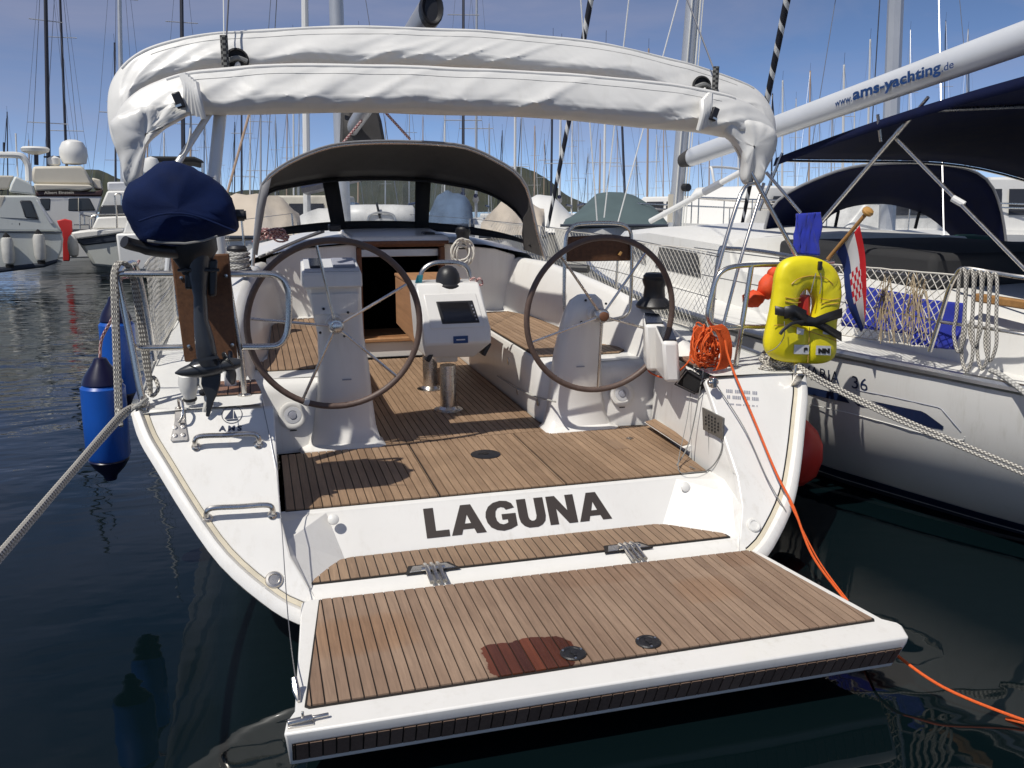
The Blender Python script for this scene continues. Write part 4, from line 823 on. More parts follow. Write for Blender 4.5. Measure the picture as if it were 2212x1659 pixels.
for (pa, pb, pc, pd_) in (((1391, 676), (1424, 679), (1433, 698), (1395, 699)), ((1418, 705), (1452, 708), (1462, 735), (1432, 735))):
    pts = [bX(p[0], p[1], 1.345) for p in (pa, pb)] + [bX(p[0], p[1], 1.345) for p in (pc, pd_)]
    pts = [bD(p[0], p[1], dd) for p, dd in ((pa, 5.62), (pb, 5.62), (pc, 5.42), (pd_, 5.42))] if pa[0] == 1391 else [bD(p[0], p[1], dd) for p, dd in ((pa, 5.36), (pb, 5.36), (pc, 5.12), (pd_, 5.12))]
    nn = (pts[1] - pts[0]).cross(pts[3] - pts[0]).normalized(); nn = nn if nn.z > 0 else -nn
    ex = 1.16; cc = sum(pts, Vector()) / 4
    tq_ = [cc + (q - cc) * ex - nn * .004 for q in pts]; m = MB(); m.hexa([Vector((q.x + .03, q.y + (.02 if i < 2 else -.0), .93)) for i, q in enumerate(tq_)], tq_); cs = m.build('control_console', 'gelcoat', Y, bevel=.02)
    m = MB(); m.prism([q - nn * .006 for q in pts], nn * .010); m.build('control_panel', 'screen', cs, bevel=.003)
q = bX(1408, 745, 1.27); m = MB(); m.box(q, (.05, .09, .035)); m.tube([q + Vector((-.02, -.03, 0)), q + Vector((-.04, -.09, -.01))], .012, 8); m.build('throttle_lever', 'black_plastic', Y, bevel=.006)
q = bX(1425, 770, 1.24); m = MB(); m.tube(spline([q + Vector((0, .02, .05)), q + Vector((-.01, -.03, .03)), q + Vector((0, -.03, -.04)), q + Vector((0, .02, -.06)), q + Vector((0, .03, 0))], 5, closed=True), .011, 8, closed=True); m.build('snatch_block', 'fender_navy', Y)
q = bX(1245, 580, 1.42); m = MB(); m.tube([q + Vector((-.06, .06, .0)), q + Vector((.08, -.08, .0))], .035, 10); m.build('cleat_block', 'black_plastic', Y)
# --- sprayhood: grey canvas on hoops with three clear panes
HP = [(546, 575), (552, 500), (565, 404), (590, 374), (628, 349), (684, 325), (737, 312), (815, 307), (900, 308), (987, 314), (1030, 326), (1065, 343), (1112, 371), (1137, 403), (1148, 440), (1160, 495), (1178, 560)]
HOOP = [bY(px, py, 4.0) for px, py in HP]
def resample(pts, n):
    L_ = [0]
    for a, b in zip(pts, pts[1:]): L_.append(L_[-1] + (b - a).length)
    out = []
    for k in range(n):
        s_ = L_[-1] * k / (n - 1); i = max(j for j in range(len(L_)) if L_[j] <= s_ + 1e-9); i = min(i, len(pts) - 2)
        out.append(pts[i].lerp(pts[i + 1], (s_ - L_[i]) / max(1e-9, L_[i + 1] - L_[i])))
    return out
ND = 41
HOOP = spline(HOOP, 4); TOPH = resample([q for q in HOOP if q.z > 1.88], ND); HOOP = resample(HOOP, ND)
def yfr(s_): return 5.25 - 1.08 * abs(2 * s_ - 1) ** 2.6
WT = [(556, 470), (566, 428), (583, 408), (620, 398), (680, 388), (730, 383), (830, 381), (920, 385), (960, 391), (1020, 402), (1060, 416), (1098, 440), (1125, 470), (1140, 500)]
WB = [(552, 508), (575, 499), (610, 495), (660, 489), (715, 484), (780, 482), (850, 482), (905, 484), (960, 488), (1020, 495), (1070, 503), (1105, 511), (1130, 520), (1146, 528)]
def curve(pl_):
    raw = spline([Vector((x, y_, 0)) for x, y_ in pl_], 4); raw = resample(raw, ND)
    return [bY(q.x, q.y, yfr(i / (ND - 1))) for i, q in enumerate(raw)]
WTC, WBC = curve(WT), curve(WB)
sh_ = MB(); rows = []
for k in range(9):
    t = k / 8
    rows.append([TOPH[i].lerp(WTC[i], t) + Vector((0, 0, .10 * math.sin(math.pi * t) * math.sin(math.pi * i / (ND - 1)) ** .5)) + Vector((noise.noise(Vector((i * .4, k * .5, 3))), 0, noise.noise(Vector((i * .5, k * .4, 9))))) * .006 for i in range(ND)])
hood = sh_.grid(rows).build('sprayhood', 'grey_canvas', Y, solid=.006, smooth=60)
m = MB(); m.tube([q + Vector((0, .012, -.006)) for q in HOOP], .014, 10); m.build('hood_hoop', 'stainless', hood)
m = MB(); m.tube([q + Vector((0, -.004, .010)) for q in HOOP], .009, 6); m.build('hood_piping', 'grey_trim', hood)
# pale pvc strap down the port leg of the hoop
a = [bY(x, y_, 3.96) for x, y_ in ((566, 402), (556, 455), (550, 505), (547, 548))]; b = [bY(x, y_, 3.98) for x, y_ in ((586, 384), (572, 450), (563, 505), (556, 552))]
m = MB(); m.grid([a, b]); m.build('hood_edge', 'grey_trim', hood, solid=.006)
# side panels aft of the side windows
for sgn in (-1, 1):
    ids = (0, 1, 2, 3, 4, 5, 6) if sgn < 0 else tuple(ND - 1 - i for i in (0, 1, 2, 3, 4, 5, 6))
    if sgn > 0:
        pp = [bY(1131, 470, 4.1), bY(1150, 440, 4.0), bY(1162, 490, 4.0), bY(1178, 556, 4.0), bY(1132, 540, 4.3), bY(1128, 505, 4.3)]
        m = MB(); m.prism(pp, (0, .01, 0)); m.build('hood_side', 'grey_canvas', hood)
fr_ = MB(); fr_.grid([[WTC[i].lerp(WBC[i], t) for i in range(ND)] for t in (-.06, .06)]); fr_.build('pane_frame', 'dark_canvas', hood, solid=.008)
fr_ = MB(); fr_.grid([[WTC[i].lerp(WBC[i], t) for i in range(ND)] for t in (.95, 1.14)]); fr_.build('pane_frame', 'dark_canvas', hood, solid=.008)
def seg(i0, i1): return [i for i in range(ND) if i0 <= i <= i1]
def idx(px):                                            # column of the pane nearest a picture x
    best = min(range(ND), key=lambda i: abs(WBC[i].x - bY(px, 490, WBC[i].y).x)); return best
i1, i2, i3, i4 = idx(715), idx(745), idx(902), idx(930)
for a, b in ((i1, i2), (i3, i4)):
    m = MB(); m.grid([[WTC[i].lerp(WBC[i], t) + Vector((0, -.004, 0)) for i in range(a, b + 1)] for t in (-.05, .5, 1.1)]); m.build('pane_frame', 'dark_canvas', hood, solid=.012)
for a, b in ((1, i1), (i2, i3), (i4, ND - 2)):
    m = MB(); m.grid([[WTC[i].lerp(WBC[i], t) for i in range(a, b + 1)] for t in (.05, .35, .65, .96)]); m.build('window_pane', 'clear_vinyl', hood, smooth=60)
m = MB(); m.tube([q + Vector((0, -.10, -.03)) for q in WTC[2:-2]], .012, 8); m.build('hood_hoop', 'black_plastic', hood)
# lines, clutches and rope tails led aft over the coach roof
for (px, py, yy) in ((535, 478, 4.1), (762, 512, 4.5), (905, 505, 4.5), (920, 512, 4.6)): pass
for (px, py) in ((722, 492), (925, 508), (945, 512)):
    q = bY(px, py, 4.55); m = MB(); m.box(q, (.10, .18, .06)); m.build('rope_clutch', 'black_plastic', Y, bevel=.01)
q = bY(1000, 525, 4.25); w0 = winch('winch', q + Vector((0, .0, -.05)), 1.15)
cl = MB()
for k in range(9):
    c = bY(1000 + random.uniform(-6, 6), 540 + k * 1.5, 4.05 + random.uniform(-.03, .03)); rx = .07 + .02 * random.random(); rz = .085 + .03 * random.random()
    cl.tube([c + Vector((rx * math.cos(a), .02 * math.sin(a * 2 + k), rz * math.sin(a))) for a in [2 * math.pi * j / 20 for j in range(20)]], .0085, 6, closed=True)
tag(cl.build('rope_coil', 'net_white'), 'cream halyard coil hanging from the black cabin-top winch', 'rope')
cl = MB()
for k in range(12):
    c = bY(585 + random.uniform(-22, 22), 512 + random.uniform(-9, 6), 4.3 + random.uniform(-.1, .1)); r0 = random.uniform(.05, .10)
    cl.tube([c + Vector((r0 * math.cos(a), .05 * math.sin(a + k), r0 * .5 * math.sin(a + k * .7))) for a in [2 * math.pi * j / 18 for j in range(18)]], .009, 6, closed=True)
tag(cl.build('rope_tail', 'rope_pink'), 'pink flecked rope tails heaped under the port side of the grey sprayhood', 'rope')
for sgn in (-1,):
    m = MB(); m.tube(spline([bY(560, 555, 4.0), bY(600, 540, 4.2), bY(650, 518, 4.4), bY(700, 500, 4.5)], 5), .012, 6); m.build('control_line', 'line_grey', Y)
    m = MB(); m.tube(spline([bY(575, 548, 4.0), bY(640, 520, 4.3), bY(690, 500, 4.45)], 5), .009, 6); m.build('control_line', 'line_white', Y)
# --- bimini, folded and laced into its white covers on two hoops
bim = MB(); bq = lambda x, y_, yy: bY(x, y_, yy)
PROF = [(0, 1.0), (-.30, .92), (-.46, .70), (-.60, .45), (-.76, .15), (-.92, -.18), (-1.0, -.42), (-.92, -.66), (-.70, -.86), (-.38, -.97), (0, -1.0), (.40, -.92), (.75, -.66), (.95, -.25), (.95, .15), (.75, .55), (.45, .82), (.18, .97)]
def prof_at(t):
    n = len(PROF); f = t * n; i = int(f) % n; k = f - int(f); a_, b_ = PROF[i], PROF[(i + 1) % n]; return lerp(a_[0], b_[0], k), lerp(a_[1], b_[1], k)
def bundle(name, path, rad_v, rad_h, seed, nseg=330, nr=54):
    P = resample(spline(path, 8), nseg); m = MB(); rows = []
    L_ = sum((b - a).length for a, b in zip(P, P[1:]))
    for i, q in enumerate(P):
        t = i / (nseg - 1); d = (P[min(i + 2, nseg - 1)] - P[max(i - 2, 0)]).normalized()
        yv = Vector((0, 1, 0)); yv = (yv - d * yv.dot(d)).normalized(); up = yv.cross(d)
        if up.dot(q - Vector((0, q.y, 1.0))) < 0: up = -up
        rv = interp(t, rad_v); rh = interp(t, rad_h); ring = []; sl = t * L_
        for k in range(nr):
            u_ = k / nr; py_, pz_ = prof_at(u_); front = max(0, -py_)
            # tucks run down and aft from the hem, pulled by the lacing; sharp crests, flat in between
            ph = sl * 3.4 + u_ * 5.2
            c1 = abs(noise.noise(Vector((ph, u_ * 1.3, seed)))); c2 = abs(noise.noise(Vector((sl * 7.8 - u_ * 6.0, u_ * 2.0, seed + 4)))); c3 = abs(noise.noise(Vector((sl * 1.5 + u_ * 1.2, u_ * .8, seed + 9))))
            cr = max(0, 1 - c1 * 4.2) * .075 + max(0, 1 - c2 * 5.5) * .030 * front + max(0, 1 - c3 * 3.6) * .085
            w = noise.noise(Vector((sl * 2.2, u_ * 3.0, seed + 15))) * .13
            f_ = 1 + w + cr * (0.5 + front)
            edge = .14 * noise.noise(Vector((sl * 4.2, 0, seed + 21))) * front     # uneven lower edge
            ring.append(q + yv * py_ * rh * f_ + up * (pz_ * rv * (1 + .5 * w) + edge * rv * (.3 if pz_ > 0 else 1)))
        rows.append(ring)
    m.grid(rows, closed=True); m.add(rows[0], [tuple(range(nr))]); m.add(rows[-1], [tuple(range(nr))])
    return m.build(name, 'vinyl', Y, smooth=55), P, rows
lowP = [bq(x, y_, yy) for x, y_, yy in ((258, 300, 1.16), (266, 278, 1.16), (284, 254, 1.16), (312, 233, 1.17), (355, 216, 1.18), (410, 204, 1.18), (500, 198, 1.18), (620, 192, 1.18), (800, 192, 1.18), (1000, 198, 1.18), (1200, 208, 1.18), (1400, 226, 1.18), (1500, 238, 1.18), (1560, 250, 1.18), (1605, 264, 1.18), (1640, 282, 1.17), (1658, 302, 1.16), (1664, 325, 1.15))]
bl, PL_, RL_ = bundle('bimini_roll', lowP, [(0, .03), (.03, .065), (.06, .085), (.12, .108), (.2, .122), (.5, .122), (.8, .132), (.9, .122), (.95, .10), (.98, .07), (1, .03)], [(0, .02), (.04, .07), (.1, .10), (.2, .12), (.8, .12), (.92, .10), (.97, .06), (1, .02)], 1.0)
upP = [bq(x, y_, yy) for x, y_, yy in ((268, 330, 1.38), (258, 290, 1.40), (259, 240, 1.44), (272, 190, 1.48), (315, 150, 1.50), (390, 127, 1.52), (500, 114, 1.53), (700, 104, 1.54), (900, 104, 1.54), (1100, 113, 1.54), (1300, 136, 1.53), (1450, 168, 1.52), (1560, 200, 1.50), (1620, 225, 1.48), (1648, 262, 1.44), (1652, 300, 1.40), (1640, 345, 1.36))]
bu, PU_, RU_ = bundle('bimini_roll', upP, [(0, .03), (.05, .06), (.12, .09), (.2, .108), (.3, .112), (.5, .112), (.8, .112), (.9, .10), (.96, .07), (1, .03)], [(0, .02), (.06, .06), (.2, .11), (.8, .11), (.94, .07), (1, .02)], 7.0)
# loose ends of the covers falling at either side
def drape(poly, yy, seed, n=64, thick=.05):
    ol_ = resample(spline([Vector((x, y_, 0)) for x, y_ in poly], 4, closed=True) + [Vector((*poly[0], 0))], n + 1)[:n]; c = sum(ol_, Vector()) / n; rows = []
    def pt(q, dy): f = noise.noise(Vector((q.x * .045 + seed, q.y * .012, seed))) * .035 + max(0, 1 - abs(noise.noise(Vector((q.x * .03 + q.y * .008, q.y * .006, seed + 3)))) * 3) * .012; return bY(q.x, q.y, yy) + Vector((0, dy - f, 0))
    for f_, dy in ((.04, -thick), (.25, -thick), (.5, -thick), (.75, -thick * .95), (.93, -thick * .75), (1.0, -thick * .2), (1.0, thick * .3), (.9, thick * .8), (.5, thick), (.04, thick)): rows.append([pt(c + (q - c) * f_, dy) for q in ol_])
    m = MB(); m.grid(rows, closed=True); return m.build('bimini_drape', 'vinyl', Y, smooth=60)
drape([(240, 262), (275, 240), (330, 226), (400, 222), (432, 232), (385, 262), (345, 288), (318, 316), (306, 350), (302, 400), (272, 402), (262, 360), (252, 330), (246, 300)], 1.12, 2.0)
drape([(1552, 262), (1600, 258), (1650, 268), (1672, 292), (1673, 318), (1664, 345), (1650, 372), (1638, 396), (1604, 396), (1601, 360), (1596, 332), (1580, 305), (1562, 288)], 1.12, 5.0)
# sewn hems along the tops of both rolls
for P, rr, par in ((RL_, None, bl), (RU_, None, bu)):
    m = MB(); k1 = 4; m.tube([r[k1] for r in P[30:-30:3]], .0065, 6); m.build('hem', 'vinyl', par)
    m = MB(); m.tube([r[8] for r in P[40:-40:3]], .0025, 5); m.build('seam', 'seam', par)
# openings with the webbing that lashes the rolls to the hoops
for (px, py, yy, par) in ((512, 130, 1.38, bu), (1515, 186, 1.40, bu)):
    q = bq(px, py, yy); m = MB(); m.lathe([(.058, -.004), (.060, .010), (.05, .016), (.046, .004), (0, .002)], q, (0.1 if px < 900 else -.1, -1, .12), 22); e0 = m.build('lacing_eye', 'dark_canvas', par)
    m = MB(); m.tube(spline([q + Vector((-.05, -.02, -.01)), q + Vector((0, -.028, .008)), q + Vector((.05, -.02, -.006))], 5), .012, 6); m.build('webbing', 'line_grey', par)
    m = MB(); m.tube(spline([q + Vector((-.012, -.025, -.05)), q + Vector((.004, -.035, -.02)), q + Vector((.012, -.02, -.055))], 5), .010, 6); m.build('webbing', 'vinyl', par)
for (px, py, yy, s_) in ((400, 205, 1.06, 1), (1530, 240, 1.06, -1)):
    q = bq(px, py, yy); m = MB()
    for k in range(5):
        a = q + Vector((s_ * (.0 + .012 * k), -.005 * k, .09 - .01 * k)); m.tube(spline([a, a + Vector((s_ * .012, -.03, -.07)), a + Vector((s_ * (-.01 + .01 * k), -.02, -.16))], 4), [.022 - .001 * j for j in range(9)], 8)
    m.build('gathered_strap', 'vinyl', bl)
    m = MB(); m.box(q + Vector((-s_ * .028 if px < 900 else .01, -.05, -.03 if px < 900 else -.02)), (.04, .025, .075), Matrix.Rotation(-.35 * s_, 3, 'Y')); m.build('strap_buckle', 'black_plastic', bl, bevel=.006)
    m = MB(); m.box(q + Vector((-s_ * .030 if px < 900 else .01, -.065, -.055 if px < 900 else -.045)), (.028, .006, .010), Matrix.Rotation(-.35 * s_, 3, 'Y')); m.build('buckle_bar', 'stainless', bl)
m = MB(); m.tube(spline([bq(412, 235, 1.05), bq(410, 290, 1.02), bq(400, 325, 1.02), bq(388, 340, 1.0)], 5), .004, 5); m.build('tie_tail', 'line_white', bl)
# supports of the bimini
for a, b, r0, mt in (((477, 232, 1.22), (462, 385, 1.18), .031, 'pole_white'), ((455, 240, 1.20), (384, 352, 1.10), .016, 'pole_white'), ((1573, 282, 1.14), (1745, 598, .98), .0135, 'stainless'), ((1655, 372, 1.3), (1730, 460, 1.15), .010, 'stainless')):
    m = MB(); m.tube([bq(*a), bq(*b)], r0, 14); m.build('bimini_pole', mt, Y)
m = MB(); q0, q1 = bq(462, 385, 1.18), Vector((-1.40, 1.16, 1.02)); m.tube([q0, q1], .031, 14); m.build('bimini_pole', 'pole_white', Y)
m = MB(); m.tube([bq(384, 352, 1.10), Vector((-1.66, 1.05, 1.62))], .016, 10); m.build('bimini_pole', 'pole_white', Y)
# --- pushpit: bent tubes on the quarters
def rail(pts, r=.0145, name='pushpit_tube', k=5): m = MB(); m.tube(spline(pts, k), r, 12); return m.build(name, 'stainless', Y)
rq = lambda x, y_, yy=.93: bY(x, y_, yy)
rail([rq(312, 886, .86), rq(300, 830, .87), rq(285, 750, .89), rq(268, 670, .91), rq(256, 612, .92), rq(254, 597, .93), rq(262, 592), rq(300, 592), rq(400, 592), rq(500, 592), rq(575, 592), rq(600, 597), rq(616, 612), rq(624, 640), rq(623, 700), rq(616, 730), rq(600, 746), rq(570, 749), rq(524, 749)], .0165)
rail([rq(283, 745, .89), rq(300, 751, .92), rq(340, 751), rq(400, 750)], .0145)
rail([Vector((-1.33, .955, 1.02)), rq(524, 800, .95), rq(517, 749, .94), rq(500, 650, .93), rq(492, 598, .93)], .0145)
rail([rq(254, 600, .94), Vector((-1.90, 1.3, 1.645)), Vector((-1.90, 1.75, 1.64)), Vector((-1.89, 1.82, 1.60)), Vector((-1.87, 1.85, 1.45)), Vector((-1.84, 1.86, 1.05))], .0135)
for p_ in (Vector((-1.79, .86, 1.005)), Vector((-1.33, .955, 1.017))): MB().lathe([(.035, 0), (.035, .006), (.02, .012), (0, .012)], p_, n=18).build('rail_foot', 'stainless', Y)
sr = lambda x, y_, yy=.93: bY(x, y_, yy)
rail([sr(1800, 566), sr(1692, 571), sr(1640, 572), sr(1590, 575), sr(1563, 584), sr(1548, 602), sr(1538, 635), sr(1530, 668), sr(1530, 688), sr(1540, 702), sr(1562, 707), sr(1610, 706), sr(1657, 705), sr(1800, 690)], .0145)
rail([sr(1624, 572), sr(1612, 646), sr(1600, 720), Vector((1.50, .96, 1.02))], .0150)
rail([Vector((1.86, .86, 1.0)), Vector((1.885, .90, 1.30)), Vector((1.90, .92, 1.62)), Vector((1.905, 1.1, 1.66)), Vector((1.91, 1.8, 1.66)), Vector((1.88, 1.9, 1.60)), Vector((1.86, 1.92, 1.05))], .0145)
rail([sr(1538, 705, .96), sr(1534, 660, .97), sr(1548, 590, .98), sr(1600, 420, 1.05), sr(1632, 395, 1.10)], .012)
rail([sr(1563, 700, .97), sr(1600, 560, 1.0), sr(1650, 396, 1.10)], .010)
MB().lathe([(.035, 0), (.035, .006), (.02, .012), (0, .012)], (1.50, .96, 1.012), n=18).build('rail_foot', 'stainless', Y)
# board for the outboard, bolted to the port rail
bp_ = [rq(368, 554, .905), rq(495, 548, .905), rq(513, 776, .905), rq(399, 783, .905)]
ob = MB().prism(bp_, (0, .03, 0)).build('outboard_bracket', 'wood_board', Y, bevel=.008)
for (px, py) in ((392, 600), (488, 596), (408, 748), (502, 745)):
    MB().lathe([(.009, 0), (.009, .005), (0, .007)], rq(px, py, .904), (0, -1, 0), 10).build('bolt', 'stainless', ob)
# --- lifelines and the netting along them
def stanchions(sgn):
    ys = [1.86, 3.6, 5.4, 7.2, 9.0]; pts = []
    for y_ in ys[1:]:
        x_ = sgn * (hull_pt(0, y_).x - .06); z_ = .985 + .012 * y_
        m = MB(); m.tube([(x_, y_, z_), (x_ + sgn * .02, y_, z_ + .62)], .0125, 8); m.build('stanchion', 'stainless', Y); pts.append(Vector((x_ + sgn * .02, y_, z_ + .62)))
    pts = [Vector((sgn * 1.86, 1.86, 1.60))] + pts
    for f_ in (1.0, .5):
        m = MB(); m.tube([Vector((p_.x, p_.y, lerp(.985 + .012 * p_.y, p_.z, f_))) for p_ in pts], .0035, 6); m.build('lifeline', 'wire', Y)
    # diamond netting
    m = MB(); L_ = 4.9; H = .58; step = .066
    def npt(s_, h): y_ = 1.86 + s_; x_ = sgn * (hull_pt(0, y_).x - .045); return Vector((x_ + .012 * noise.noise(Vector((s_ * 3, h * 4, sgn))), y_, .985 + .012 * y_ + .03 + h + .01 * math.sin(s_ * 4)))
    k = -H
    while k < L_:
        for dirn in (1, -1):
            seg_ = []
            for j in range(9):
                h = H * j / 8; s_ = k + (h if dirn > 0 else H - h)
                if 0 <= s_ <= L_: seg_.append(npt(s_, h))
            if len(seg_) > 1: m.tube(seg_, .0019, 3, cap=False)
        k += step
    m.tube([npt(s_ * L_ / 20, H) for s_ in range(21)], .004, 5); m.tube([npt(s_ * L_ / 20, 0) for s_ in range(21)], .004, 5)
    m.build('safety_net', 'net_white', Y)
for s_ in (-1, 1): stanchions(s_)
# --- own boom, sail bag, mast and backstays
bm_e = bY(930, 22, 2.55); bm_s = bY(748, 296, 6.75)
m = MB(); d = (bm_e - bm_s).normalized(); sd_ = Vector((1, 0, 0)); upv = sd_.cross(d); upv = upv if upv.z > 0 else -upv
ring = lambda c, sx, sz: [c + sd_ * sx * math.cos(a) + upv * sz * math.sin(a) for a in [2 * math.pi * k / 18 for k in range(18)]]
m.grid([ring(bm_s, .06, .09), ring(bm_e, .075, .115)], closed=True); bo = m.build('boom', 'boom_grey', Y, smooth=40)
m = MB(); m.grid([ring(bm_e - d * .02, .078, .118), ring(bm_e + d * .05, .078, .118), ring(bm_e + d * .06, .07, .105), ring(bm_e + d * .03, .045, .08)], closed=True); m.add(ring(bm_e + d * .03, .045, .08), [tuple(range(18))]); m.build('boom_end', 'black_plastic', bo, smooth=40)
m = MB(); m.box(bm_e + d * -.16 + Vector((.03, 0, -.07)), (.03, .07, .03)); m.build('sheave_slot', 'dark', bo)
mb_ = bY(812, 400, 6.95); m = MB(); m.tube([Vector((-.215, 6.95, 1.5)), Vector((-.205, 6.80, 16))], .080, 16); ms = m.build('mast', 'mast_alloy', Y)
for z_ in (6.0, 10.5):
    m = MB(); m.tube([Vector((-1.16, 6.6, z_ + .1)), Vector((-.21, 6.93, z_)), Vector((.74, 6.6, z_ + .1))], .025, 8); m.build('spreader', 'mast_alloy', ms)
m = MB(); pl_ = [bY(x, y_, 6.3) for x, y_ in ((742, 222), (775, 216), (812, 226), (824, 262), (834, 318), (790, 322), (738, 318))]   # dark sail bag drooping by the mast
rows = [[c_ + Vector((0, dy, 0)) for c_ in [sum(pl_, Vector()) / 7 + (q - sum(pl_, Vector()) / 7) * f_ for q in pl_]] for dy, f_ in ((-.10, .75), (-.07, .95), (0, 1.0), (.25, 1.0), (.35, .8))]
m.grid(rows, closed=True); m.add(rows[0], [tuple(range(7))]); m.add(rows[-1], [tuple(range(7))]); m.build('sail_bag', 'grey_canvas', bo, smooth=60)
for a, b in (((735, 235, 6.2), (792, 240, 6.0)), ((740, 310, 5.6), (800, 238, 5.4)), ((830, 240, 5.2), (885, 300, 5.6))):
    m = MB(); m.tube([bY(*a), bY(*b)], .014, 6); m.build('mainsheet', 'rope_pink', bo)
for (a, b, w_2) in (((488, 100, 1.30), (497, -60, 1.6), .005), ((1546, 160, 1.30), (1462, -60, 1.7), .005), ((484, 110, 1.32), (482, -60, 1.6), .003)):
    q0, q1 = bY(*a), bY(*b); far_ = q0 + (q1 - q0) * 8; m = MB(); m.tube([q0, far_], w_2, 6); bs = m.build('backstay', 'line_white' if w_2 < .0045 else 'wire', Y)
for (px, py, yy) in ((486, 122, 1.31), (1545, 182, 1.31)):
    q = bY(px, py, yy); m = MB(); m.tube([q + Vector((0, 0, -.07)), q + Vector((0, 0, .10))], .019, 10); m.build('backstay_lashing', 'rope_black', Y)
m = MB(); m.tube([bY(540, 240, 4.0), bY(490, 420, 3.9)], .010, 6); m.build('halyard_tail', 'mast_tan', Y)
# --- wires and thin lines about the stern
for pts, r0, mt, nm in (
    ([bT(566, 870) + TN * .03, bT(600, 1050) + TN * .03, bZ(622, 1330, .36), bZ(640, 1478, .345)], .0022, 'wire', 'platform_wire'),
    ([bX(1520, 800, 1.2), bX(1490, 950, 1.15), bZ(1462, 1005, .52)], .004, 'line_grey', 'thin_line'),
    ([bX(1500, 780, 1.22), bX(1485, 900, 1.18), bZ(1465, 1010, .52), bZ(1500, 1020, .52), bY(1540, 1015, .66)], .0025, 'line_grey', 'thin_line'),
    ([bT(1538, 830) + TN * .03, bT(1600, 930) + TN * .04, bT(1650, 1040) + TN * .04, bT(1690, 1110) + TN * .04], .0032, 'line_grey', 'thin_line'),
    ([bX(1548, 900, 1.19), bX(1560, 960, 1.19), bX(1545, 1000, 1.18), bY(1520, 1018, .66), bZ(1490, 1008, .52)], .0035, 'line_grey', 'thin_line'),
    ([bX(1530, 920, 1.195), bX(1532, 1010, 1.195)], .0016, 'line_grey', 'thin_line')):
    m = MB(); m.tube(spline(pts, 8), r0, 6); m.build(nm, mt, Y)
q = bZ(640, 1492, PT + .02); m = MB(); m.tube([q + Vector((-.005, .03, .035)), q, q + Vector((.005, -.05, -.012))], [.011, .014, .006], 8); m.build('wire_terminal', 'stainless', Y)
q = bX(1540, 826, 1.19); m = MB(); m.box(q, (.03, .05, .06)); m.tube([q + Vector((-.03, 0, 0)), q + Vector((.03, 0, 0))], .016, 10); m.build('turning_block', 'stainless', Y, bevel=.006)
q = bT(1715, 830); m = MB(); m.box(q + TN * .03 + Vector((0, 0, .0)), (.055, .015, .13), Matrix.Rotation(.6, 3, 'X')); m.box(q + TN * .04 + Vector((-.02, 0, .05)), (.012, .02, .10)); m.build('stern_bracket', 'stainless', Y, bevel=.004)

# ================================================================ things hung on and about the stern
# --- outboard motor
om = thing('outboard_motor', 'black outboard motor under a navy cover, clamped to the brown board on the rail', 'outboard motor', bY(430, 900, .80))
cv = [(300, 512), (287, 490), (272, 460), (268, 435), (280, 400), (308, 380), (343, 353), (372, 349), (395, 353), (446, 377), (477, 399), (500, 427), (510, 462), (515, 494), (490, 508), (466, 514), (440, 524), (380, 530), (325, 527)]
cc = Vector((393, 440, 0)); yo = .58
ol = resample(spline([Vector((x, y_, 0)) for x, y_ in cv], 5, closed=True), 64)
rows = []
for k in range(15):
    t = -math.cos(math.pi * k / 14); s_ = max(0.02, (max(0, 1 - abs(t) ** 3.2)) ** .5)
    r = []
    for i, q in enumerate(ol):
        dx, dy = q.x - cc.x, q.y - cc.y; an = math.atan2(dy, dx)
        fold = .5 * noise.noise(Vector((an * 3.2, t * 1.4, 2))) * max(0, dy / 80) + .25 * noise.noise(Vector((an * 6, t * 3, 5)))
        p_ = bY(cc.x + dx * s_, cc.y + 8 * (1 - s_) + dy * s_, yo) + Vector((0, .21 * t, 0)); n_ = Vector((math.cos(an), 0, -math.sin(an)))
        r.append(p_ + n_ * .022 * fold * s_ + Vector((0, .03 * noise.noise(Vector((dx * s_ * .014 + 3, dy * s_ * .020, t * .5))) - .022 * max(0, 1 - abs(noise.noise(Vector((dx * s_ * .013 + dy * s_ * .021 + 5.37, 1.3 + dx * s_ * .004, 4.4)))) * 5), 0)))
    rows.append(r)
m = MB(); m.grid(rows, closed=True); m.add(rows[0], [tuple(range(64))]); m.add(rows[-1], [tuple(range(64))]); m.build('engine_cover', 'motor_cover', om, smooth=75)
hem = [rows[7][i] * 1.0 for i in range(64)]; lowz = sorted(range(64), key=lambda i: hem[i].z)[:22]
m = MB(); m.tube([bY(x, y_, .40) for x, y_ in ((318, 520), (350, 524), (400, 526), (440, 520), (470, 510))], .005, 6); m.build('drawcord', 'line_grey', om)
m = MB(); pts = [bY(x, y_, .365) for x, y_ in ((300, 478), (350, 463), (400, 462), (440, 472), (485, 490), (510, 500))]; m.tube(spline(pts, 5), .004, 6); m.build('cover_seam', 'motor_cover', om)
q = bY(515, 465, .58); m = MB(); m.tube([q + Vector((-.05, 0, 0)), q + Vector((.025, 0, 0))], .026, 12); m.tube([q + Vector((.02, 0, 0)), q + Vector((.034, 0, 0))], .020, 12); m.build('starter_knob', 'black_plastic', om)
m = MB(); m.tube(spline([bY(400, 545, .55), bY(340, 540, .50), bY(285, 528, .46), bY(268, 522, .44)], 5), [.030] * 8 + [.026] * 8, 12); m.build('tiller_arm', 'black_plastic', om)
m = MB(); m.lathe([(.105, .02), (.108, -.03), (.085, -.07), (.062, -.11), (.05, -.14)], bY(415, 525, .59), n=22); m.build('engine_tray', 'black_plastic', om)
oy = .56
m = MB()                                                # shaft housing
sec = [((402, 548), (456, 548), .12), ((408, 600), (450, 600), .11), ((418, 640), (447, 640), .10), ((418, 690), (450, 690), .11), ((420, 730), (462, 730), .115), ((424, 770), (470, 768), .12), ((430, 790), (476, 785), .11)]
rows = []
